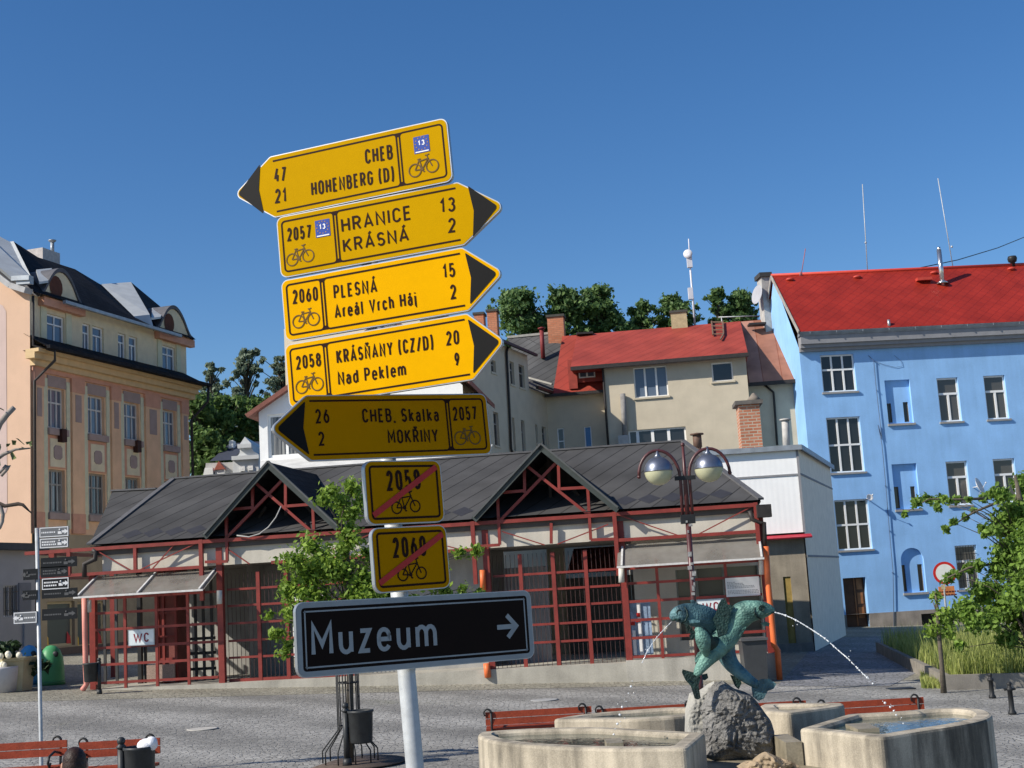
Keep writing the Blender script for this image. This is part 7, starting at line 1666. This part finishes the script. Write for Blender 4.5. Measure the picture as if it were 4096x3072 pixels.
far_tree(1040, 1600, 110, 1900, 88, 'dense dark tree left of the white gable house', gB, LF_BACK, 11970, .20, False, 6)
far_tree(830, 1720, 90, 2060, 80, 'low leafy tree between ornate house and white villa', gB, LF_BACK, 9690, .20, False, 7)
gH = 'trees on the hill behind the red roofs'
for i, (x, t_, hw, lab) in enumerate(((2075, 1165, 125, 'broad dark hill tree just right of the arrow tips'), (2255, 1160, 120, 'dark hill tree above the wide orange chimney'), (2395, 1148, 100, 'highest rounded hill tree left of the gap of sky'),
      (2565, 1208, 66, 'small hill tree right of the gap of sky'), (2690, 1182, 95, 'hill tree behind the antenna mast'), (2862, 1152, 52, 'slender pointed hill tree right of the antenna mast'), (2960, 1172, 85, 'hill tree beside the grey chimney of the blue house'))):
    far_tree(x, t_, hw, 1440, 122 + i, lab, gH, LF_HILL, 12000 if hw > 80 else 7000, .24, False, 20 + i)
# young tree in its cage, in front of the pavilion
TY = 21.0; tb = V((at((1402, 3050), TY).x, TY, 0)); tb.z = gz(tb.x, TY); ft = thing('young_tree', 'young bright green tree growing through a metal cage behind the Muzeum sign', 'tree', tb)
rnd = random.Random(11); cl = []
for x, y, r in ((1400, 1935, 40), (1345, 1985, 62), (1440, 1985, 62), (1300, 1995, 42), (1390, 2060, 62), (1370, 2130, 48), (1395, 2190, 62), (1290, 2220, 84), (1225, 2290, 92), (1390, 2250, 92), (1470, 2320, 76), (1320, 2320, 98), (1165, 2350, 62), (1260, 2380, 80), (1420, 2380, 84), (1480, 2230, 50), (1140, 2470, 40), (1080, 2462, 26), (1125, 2540, 44), (1150, 2600, 40), (1200, 2440, 60), (1350, 2450, 80), (1470, 2420, 60), (1560, 2420, 70), (1640, 2440, 60), (1560, 2310, 60), (1660, 2330, 60), (1830, 2215, 34), (1900, 2200, 34), (1780, 2350, 44), (1850, 2365, 34), (1910, 2370, 22), (1740, 2270, 50)):
    c = at((x, y), TY + rnd.uniform(-.35, .35)); R = r * TY / FPX
    cl += [(c + V((rnd.uniform(-1, 1), rnd.uniform(-1, 1), rnd.uniform(-1, 1))) * R * .5, R * .72, .85) for _ in range(2)]
mb = MB(); leaves(mb, cl, 14000, .046, rnd, shell=.1); mb.build('crown', LF_FRONT, ft)
k = MB(); tt = at((1395, 1960), TY); k.tube([tb, at((1400, 2700), TY), at((1390, 2300), TY), tt], [.055, .05, .035, .012], 8)
for c, R, f in cl[::2]:
    z0 = max(tb.z + 1.9, c.z - .5); p = V((tb.x + .02, TY, z0)); k.tube([p, p.lerp(c, .5) + V((0, 0, .06)), c], [.02, .013, .004], 5)
k.build('trunk', BARK, ft)
cg = thing('tree_guard', 'tall black metal bar cage around the young tree trunk', 'tree guard', tb)
k = MB()
for i in range(10):
    a = 2 * pi * i / 10; p = lambda r, z: tb + V((r * cos(a), r * sin(a), z)); k.tube([p(.42, .02), p(.42, .2), p(.17, .5), p(.17, 1.9)], .011, 6)
k.build('cage_bars', BLACK, cg)
for z in (.55, 1.2, 1.85): k = MB(); k.tube([tb + V((.17 * cos(2 * pi * i / 20), .17 * sin(2 * pi * i / 20), z)) for i in range(21)], .012, 6); k.build('hoop', BLACK, cg)
k = MB(); k.lathe([(.85, 0), (.85, .012), (.1, .014)], tb, 28); k.build('base_grate', mat('rusty_grate', (.10, .075, .06), .8, .3, 10), cg)

# grass bed on the right
GRY = 29.6; ga = ground(ZL(325, 1590)); gb_ = V((20, ga.y - .3, 0)); gtop = .32
bed = MB(); KERB = mat('kerb_concrete', (.22, .20, .17), .9, .3, 3, .3)
def kp_(x, y, dz): return V((x, y, gz(x, y) + dz))
k = MB(); k.hexa([kp_(ga.x, ga.y, -.1), kp_(20, ga.y, -.1), kp_(20, ga.y + .15, -.1), kp_(ga.x, ga.y + .15, -.1), kp_(ga.x, ga.y, gtop), kp_(20, ga.y, gtop), kp_(20, ga.y + .15, gtop), kp_(ga.x, ga.y + .15, gtop)])
k.hexa([kp_(ga.x, ga.y + .15, -.1), kp_(ga.x + .15, ga.y + .15, -.1), kp_(ga.x + 2.2, 44, -.1), kp_(ga.x + 2.05, 44, -.1), kp_(ga.x, ga.y + .15, gtop), kp_(ga.x + .15, ga.y + .15, gtop), kp_(ga.x + 2.2, 44, gtop), kp_(ga.x + 2.05, 44, gtop)]); tag(k.build('raised_bed_kerb', KERB), 'low weathered concrete kerb holding the overgrown grass bed', 'kerb')
k = MB(); k.face([kp_(ga.x + .1, ga.y + .1, gtop - .05), kp_(20, ga.y + .1, gtop - .05), kp_(20, 44, gtop - .05), kp_(ga.x + 2.1, 44, gtop - .05)]); tag(k.build('soil', mat('bed_soil', (.10, .10, .045), .95, .4, 3)), kind='structure')
GRS = leaf_mat('grass_blades', (.19, .25, .05), (.50, .53, .18), .45); mb = MB(); rnd = random.Random(5)
def blade(p, h, w_):
    a = rnd.uniform(0, 2 * pi); ln = V((cos(a), sin(a), 0)) * h * rnd.uniform(.1, .5); sd = V((-sin(a), cos(a), 0)) * w_; mid = p + ln * .35 + ZV * h * .6
    mb.face([p - sd, p + sd, mid + sd * .7, mid - sd * .7]); mb.face([mid - sd * .7, mid + sd * .7, p + ln + ZV * h])
for _ in range(15000):
    y = ga.y + .15 + 13 * rnd.random() ** 1.6; x = rnd.uniform(ga.x + .2 + (y - ga.y) * .14, 17.5); h = rnd.uniform(.3, .75) * (1.25 if rnd.random() < .12 else .9)
    blade(kp_(x, y, gtop - .06), h, .010)
for _ in range(900):
    p = ground(ZL(rnd.uniform(150, 300), rnd.uniform(1490, 1580))); blade(p, rnd.uniform(.08, .25), .012)
tag(mb.build('tall_grass', GRS), 'overgrown yellow-green grass in the raised bed on the right', 'grass', kind='stuff')
# leafy tree on the right edge
RY_ = 31.0; rb = V((at((4130, 2600), RY_).x, RY_, 0)); rb.z = gz(rb.x, rb.y); rt = thing('leafy_tree', 'spreading leafy green tree at the right edge over the grass bed', 'tree', rb)
rnd = random.Random(21); cl = []
for x, y, r in ((700, 235, 62), (790, 300, 95), (835, 130, 50), (765, 430, 95), (850, 520, 90), (745, 640, 90), (840, 720, 100), (650, 770, 58), (560, 720, 36), (480, 735, 42), (390, 770, 34), (330, 800, 26), (610, 960, 95), (720, 1000, 115), (800, 900, 105), (510, 1070, 84), (430, 1040, 62), (620, 1130, 70), (850, 1090, 90), (310, 1100, 48), (215, 1170, 34), (265, 930, 34), (420, 1280, 42), (640, 480, 30), (600, 500, 22), (120, 290, 28), (200, 250, 30), (265, 252, 26), (320, 255, 22), (30, 360, 16), (270, 320, 20), (400, 262, 18), (480, 262, 18), (580, 260, 26), (310, 468, 18), (380, 425, 20), (450, 385, 18), (510, 345, 14), (570, 470, 22), (770, 1220, 70), (860, 880, 90), (930, 400, 120), (950, 700, 140), (930, 1000, 120), (880, 230, 70), (660, 880, 70), (560, 880, 50), (330, 1190, 34), (345, 1060, 30)):
    c = at(ZL(x, y), RY_ + rnd.uniform(-.9, .9)); R = (1.5 if r < 32 else 1.14) * r / 1.746 * RY_ / FPX
    cl += [(c + V((rnd.uniform(-1, 1), rnd.uniform(-1, 1), rnd.uniform(-1, 1))) * R * .5, R * .75, .85) for _ in range(2)]
mb = MB(); leaves(mb, cl, 34000, .066, rnd, shell=.1); mb.build('crown', LF_RIGHT, rt)
k = MB(); k.tube([rb, at((4110, 2300), RY_), at((4080, 2000), RY_), at((4060, 1900), RY_)], [.14, .11, .07, .03], 8)
for c, R, f in cl[::2]:
    if c.x < rb.x - 1.7: continue
    p = V((rb.x - .1, RY_, max(rb.z + .8, min(c.z - .9, rb.z + 4.5)))); k.tube([p, p.lerp(c, .5) + V((0, 0, .12)), c], [.022, .012, .004], 5)
for st in (((640, 250), (400, 258), (200, 255), (20, 360)), ((700, 270), (520, 345), (390, 425), (305, 470)), ((700, 700), (480, 735), (330, 805))):
    k.tube([at(ZL(*q), RY_) for q in st], [.035, .025, .016, .006], 6)
k.build('trunk', BARK, rt)
# sapling tied to a stake at the corner of the bed
sp_ = ground(ZL(306, 1610)); st_ = thing('sapling', 'thin grey leaning sapling stem at the corner of the grass bed', 'sapling', sp_)
k = MB(); k.tube([sp_, at(ZL(290, 1400), sp_.y), at(ZL(268, 1150), sp_.y), at(ZL(258, 1000), sp_.y), at(ZL(245, 900), sp_.y)], [.07, .05, .045, .035, .015], 8)
for a_, b_ in (((262, 1060), (225, 960)), ((262, 1100), (300, 1010)), ((266, 1160), (215, 1170))): k.tube([at(ZL(*a_), sp_.y), at(ZL(*b_), sp_.y)], [.02, .006], 6)
k.build('stem', BARK, st_)
mb = MB(); leaves(mb, [(at(ZL(250, 950), sp_.y), .13, 1.2), (at(ZL(222, 1165), sp_.y), .2, .8), (at(ZL(300, 1060), sp_.y), .22, .8), (at(ZL(335, 1180), sp_.y), .2, .8)], 230, .06, random.Random(3)); mb.build('foliage', LF_FRONT, st_)
# no entry sign
NY = 43.0; c = at(ZL(312, 772), NY); f_ = V((at(ZL(338, 1180), NY).x, NY, gz(13.5, NY))); ns_ = thing('no_vehicles_sign', 'round white traffic sign with red ring and orange plate below', 'traffic sign', f_)
k = MB(); k.tube([f_, V((f_.x, NY, c.z - .6)), c + V((0, .05, .3))], .035, 8); k.build('pole', GALV, ns_)
def disc(r, d, m_, nm, par):
    k = MB(); yaw = V((-.12, -1, 0)).normalized(); k.lathe([(.001, 0), (r, 0), (r, d), (.001, d)], c, 32, yaw, 0, False); return k.build(nm, m_, par)
R_ = 78 / 1.746 * NY / FPX; dd = disc(R_, .03, SRED, 'sign_disc', ns_); disc(R_ * .78, .034, mat('sign_white', (.62, .64, .60), .5, .08, 6), 'white_centre', dd)
k = MB(); a, b_ = at(ZL(268, 868), NY), at(ZL(384, 928), NY); k.box((a + b_) / 2, (b_.x - a.x) / 2, .02, (a.z - b_.z) / 2); pt = k.build('orange_plate', mat('plate_orange', (.55, .20, .07), .6, .3, 6), ns_)
k = MB(); ce = (a + b_) / 2; rnd = random.Random(2); k.box(ce + V((-.1, -.024, .13)), (b_.x - a.x) / 2 - .18, .003, .07); k.build('plate_pale_band', mat('plate_cream', (.5, .42, .25), .6, .3, 6), pt); k = MB()
for j in range(2):
    x = -.36
    while x < .32: d_ = rnd.uniform(.03, .08); k.box(ce + V((x + d_ / 2, -.024, -.02 - .10 * j)), d_ / 2, .003, .022); x += d_ + .025
k.build('plate_lettering', mat('plate_dark_red', (.10, .02, .015), .6), pt)
# planter and shrub at the left edge
py_ = 37.6; pc = V((at(Z6(118, 1000), py_).x, py_, 0)); pc.z = gz(pc.x, py_); pt_ = thing('planter', 'beige stone planter tub with a dark leafy shrub by the recycling bins', 'planter', pc)
k = MB(); k.lathe([(.50, 0), (.62, .8), (.66, .82), (.66, .9), (.58, .9), (.56, .7), (0, .7)], pc, 8, ZV, 0, False); k.build('tub', mat('beige_tub', (.42, .36, .22), .9, .15, 4, .2), pt_)
mb = MB(); rnd = random.Random(8); cl = [(at(Z6(x, y), py_ + rnd.uniform(-.3, .3)), r / 2.149 * py_ / FPX, .8) for x, y, r in ((40, 640, 70), (110, 620, 50), (20, 720, 80), (120, 740, 80), (70, 820, 80), (200, 760, 60), (270, 780, 60), (340, 760, 40), (150, 880, 60), (260, 840, 50), (60, 900, 60), (400, 780, 40), (-40, 680, 90), (-60, 800, 90))]
leaves(mb, cl, 1500, .13, rnd, shell=.1); mb.build('shrub', leaf_mat('leaves_dark_shrub', (.012, .028, .012), (.035, .07, .025), .15), pt_)
k = MB()
for x, y in ((70, 680), (75, 692), (20, 770), (35, 775), (165, 690), (5, 700), (10, 795)): k.ball(at(Z6(x, y), py_ - .7), .09, 8, 5)
k.build('flowers', mat('flower_cream', (.75, .70, .55), .7, .2, 5), pt_)
k = MB(); wt = V((at(Z6(12, 950), 37.2).x, 37.2, 0)); wt.z = gz(wt.x, 37.2); k.lathe([(.42, 0), (.5, .62), (.5, .68), (.42, .68), (.42, .5), (0, .5)], wt, 14); tag(k.build('flower_tub', mat('white_tub', (.55, .53, .52), .8, .08, 4)), 'white round flower tub at the left edge beside the beige planter', 'planter')
# bare twigs of a shrub reaching in from the left
BT = mat('twig_bark', (.27, .24, .21), .9, .3, 14, .3); BTD = mat('dark_twig', (.07, .055, .045), .9, .3, 14)
sb = at((-330, 2500), 8.0); sbf = V((sb.x, 8.0, gz(sb.x, 8.0))); ts = thing('bare_shrub', 'bare twiggy branches with a few dark leaves reaching in at the left edge', 'shrub', sbf)
k = MB(); trunk = at((-230, 2050), 8.0); k.tube([sbf, trunk, at((-190, 1800), 8.0)], [.05, .03, .02], 8)
def twig(pts, r0, r1): k.tube([trunk] + [at(p, 8.0) for p in pts], [r0 * 1.2] + [r0 + (r1 - r0) * i / (len(pts) - 1) for i in range(len(pts))], 8)
twig([(-120, 1900), Z5(-60, 330), Z5(0, 195), Z5(60, 120), Z5(118, 62)], .022, .016); twig([(-120, 1900), Z5(-60, 510), Z5(30, 450), Z5(130, 410), Z5(250, 400)], .02, .004)
twig([(-150, 2000), Z5(-60, 560), Z5(0, 600), Z5(50, 545), Z5(78, 545), Z5(60, 575), Z5(10, 630)], .012, .009); twig([(-150, 2040), Z5(-40, 860), Z5(5, 885), Z5(25, 950), Z5(18, 1010), Z5(0, 1055), Z5(-20, 1080)], .014, .010)
k.build('branches', BT, ts)
k = MB(); k.tube([at(p, 8.0) for p in ((-120, 1960), Z5(40, 880), Z5(150, 862), Z5(190, 870), Z5(262, 940))], [.012, .012, .012, .01, .003], 7); k.build('dark_twig', BTD, ts)
k = MB(); rnd = random.Random(6)
for x, y, dx, dy in ((70, 375, 30, -25), (120, 355, 28, -30), (175, 345, 35, 40), (245, 355, 40, -25), (205, 400, 40, 5), (290, 410, 40, 25), (110, 465, 45, 30), (0, 380, 15, -25), (15, 75, 35, 25), (0, 515, 10, 40), (255, 370, 25, 15), (0, 380, 18, 18)):
    p = at(Z5(x - dx * .6, y - dy * .6), 8.0 + rnd.uniform(-.1, .1)); q = at(Z5(x + dx * .6, y + dy * .6), 8.0 + rnd.uniform(-.1, .1)); d_ = (q - p); s_ = d_.cross(V((.2, 1, .3))).normalized() * d_.length * .28; m_ = (p + q) / 2
    k.face([p, m_ - s_ + V((0, -.01, 0)), q, m_ + s_ + V((0, -.02, 0))])
k.build('leaf_sprays', leaf_mat('leaves_dark_twig', (.02, .035, .012), (.13, .17, .05), .2), ts)

# ================================================================= person walking away, bottom left
PYY = 9.7; hx = at((298, 3060), PYY).x; pz = gz(hx, PYY); HT = at((298, 2994), PYY).z - pz
s = HT / 1.66
def pp(x, y, z): return V((x * s, y * s, z * s))
J = [((0, 0, .93), .135), ((0, .01, 1.08), .125), ((0, .0, 1.25), .145), ((0, -.01, 1.37), .11), ((0, .0, 1.45), .052), ((0, .015, 1.53), .078), ((0, .01, 1.59), .07),
     ((.17, -.01, 1.36), .055), ((.22, -.03, 1.10), .043), ((.22, .05, .86), .03), ((.21, .08, .78), .028), ((-.17, -.01, 1.36), .055), ((-.22, .03, 1.10), .043), ((-.22, .10, .87), .03), ((-.21, .14, .79), .028),
     ((.09, .0, .86), .095), ((.10, .08, .48), .06), ((.10, .02, .08), .042), ((.11, .17, .035), .032), ((-.09, .0, .86), .095), ((-.10, -.04, .48), .06), ((-.10, -.20, .11), .042), ((-.10, -.08, .035), .032)]
E_ = [(0, 1), (1, 2), (2, 3), (3, 4), (4, 5), (5, 6), (3, 7), (7, 8), (8, 9), (9, 10), (3, 11), (11, 12), (12, 13), (13, 14), (0, 15), (15, 16), (16, 17), (17, 18), (0, 19), (19, 20), (20, 21), (21, 22)]
for hd, sg in ((10, 1), (14, -1)):
    hp = J[hd][0]
    for fx in range(5):
        if fx == 4: f0, f1, r_ = (hp[0] - sg * .02, hp[1] + .03, hp[2] + .02), (hp[0] - sg * .03, hp[1] + .05, hp[2] - .02), .010
        else: f0, f1, r_ = (hp[0], hp[1] - .028 + .019 * fx, hp[2] - .035), (hp[0] - sg * .012, hp[1] - .024 + .019 * fx, hp[2] - .085 - .008 * (1 - abs(fx - 1.4))), .0085
        i = len(J); J += [(f0, r_), (f1, r_ * .9)]; E_ += [(hd, i), (i, i + 1)]
me = bpy.data.meshes.new('person'); me.from_pydata([tuple(pp(*j[0])) for j in J], E_, []); po = bpy.data.objects.new('person', me); COL.objects.link(po)
mod = po.modifiers.new('skin', 'SKIN'); po.modifiers.new('sub', 'SUBSURF').levels = 2
for i, j in enumerate(J): me.skin_vertices[0].data[i].radius = (j[1] * s, j[1] * s)
me.skin_vertices[0].data[0].use_root = True
dg = bpy.context.evaluated_depsgraph_get(); nm_ = bpy.data.meshes.new_from_object(po.evaluated_get(dg)); po.modifiers.clear(); po.data = nm_; nm_.name = 'person'
SKIN = mat('skin', (.40, .22, .15), .6, .08, 10); CLO = mat('dark_jacket', (.03, .032, .04), .9, .2, 8); TRO = mat('dark_trousers', (.035, .04, .06), .9, .2, 8)
for m_ in (SKIN, CLO, TRO): nm_.materials.append(m_)
for p_ in nm_.polygons:
    z = p_.center.z / s; p_.use_smooth = True; p_.material_index = 0 if (z > 1.44 or (abs(p_.center.x) / s > .17 and z < .88 and z > .6)) else (1 if z > .90 else 2)
po.location = (hx, PYY, pz); po.rotation_euler = (0, 0, radians(18)); tag(po, 'person with short dark brown hair seen from behind in front of the red benches', 'person')
k = MB()
c = pp(0, .0, 1.575)
for i in range(11):
    pass
k.ball(c, .098 * s, 20, 12, (.84, 1.0, 1.0), -.2, pi / 2); k.ball(c + pp(0, -.012, -.03), .095 * s, 20, 10, (.84, .95, 1.0), -.75, .5)
hr = k.build('hair', mat('dark_brown_hair', (.028, .014, .010), .55, .5, 60, .8, bdist=.006), None); hr.parent = po
k = MB()
for sg in (-1, 1): k.ball(pp(sg * .083, .005, 1.535), .03 * s, 10, 6, (.4, .75, 1.15))
k.ball(pp(0, .098, 1.525), .017 * s, 8, 6, (.9, 1.1, 1.3)); er_ = k.build('ears_and_nose', SKIN, None); er_.parent = po
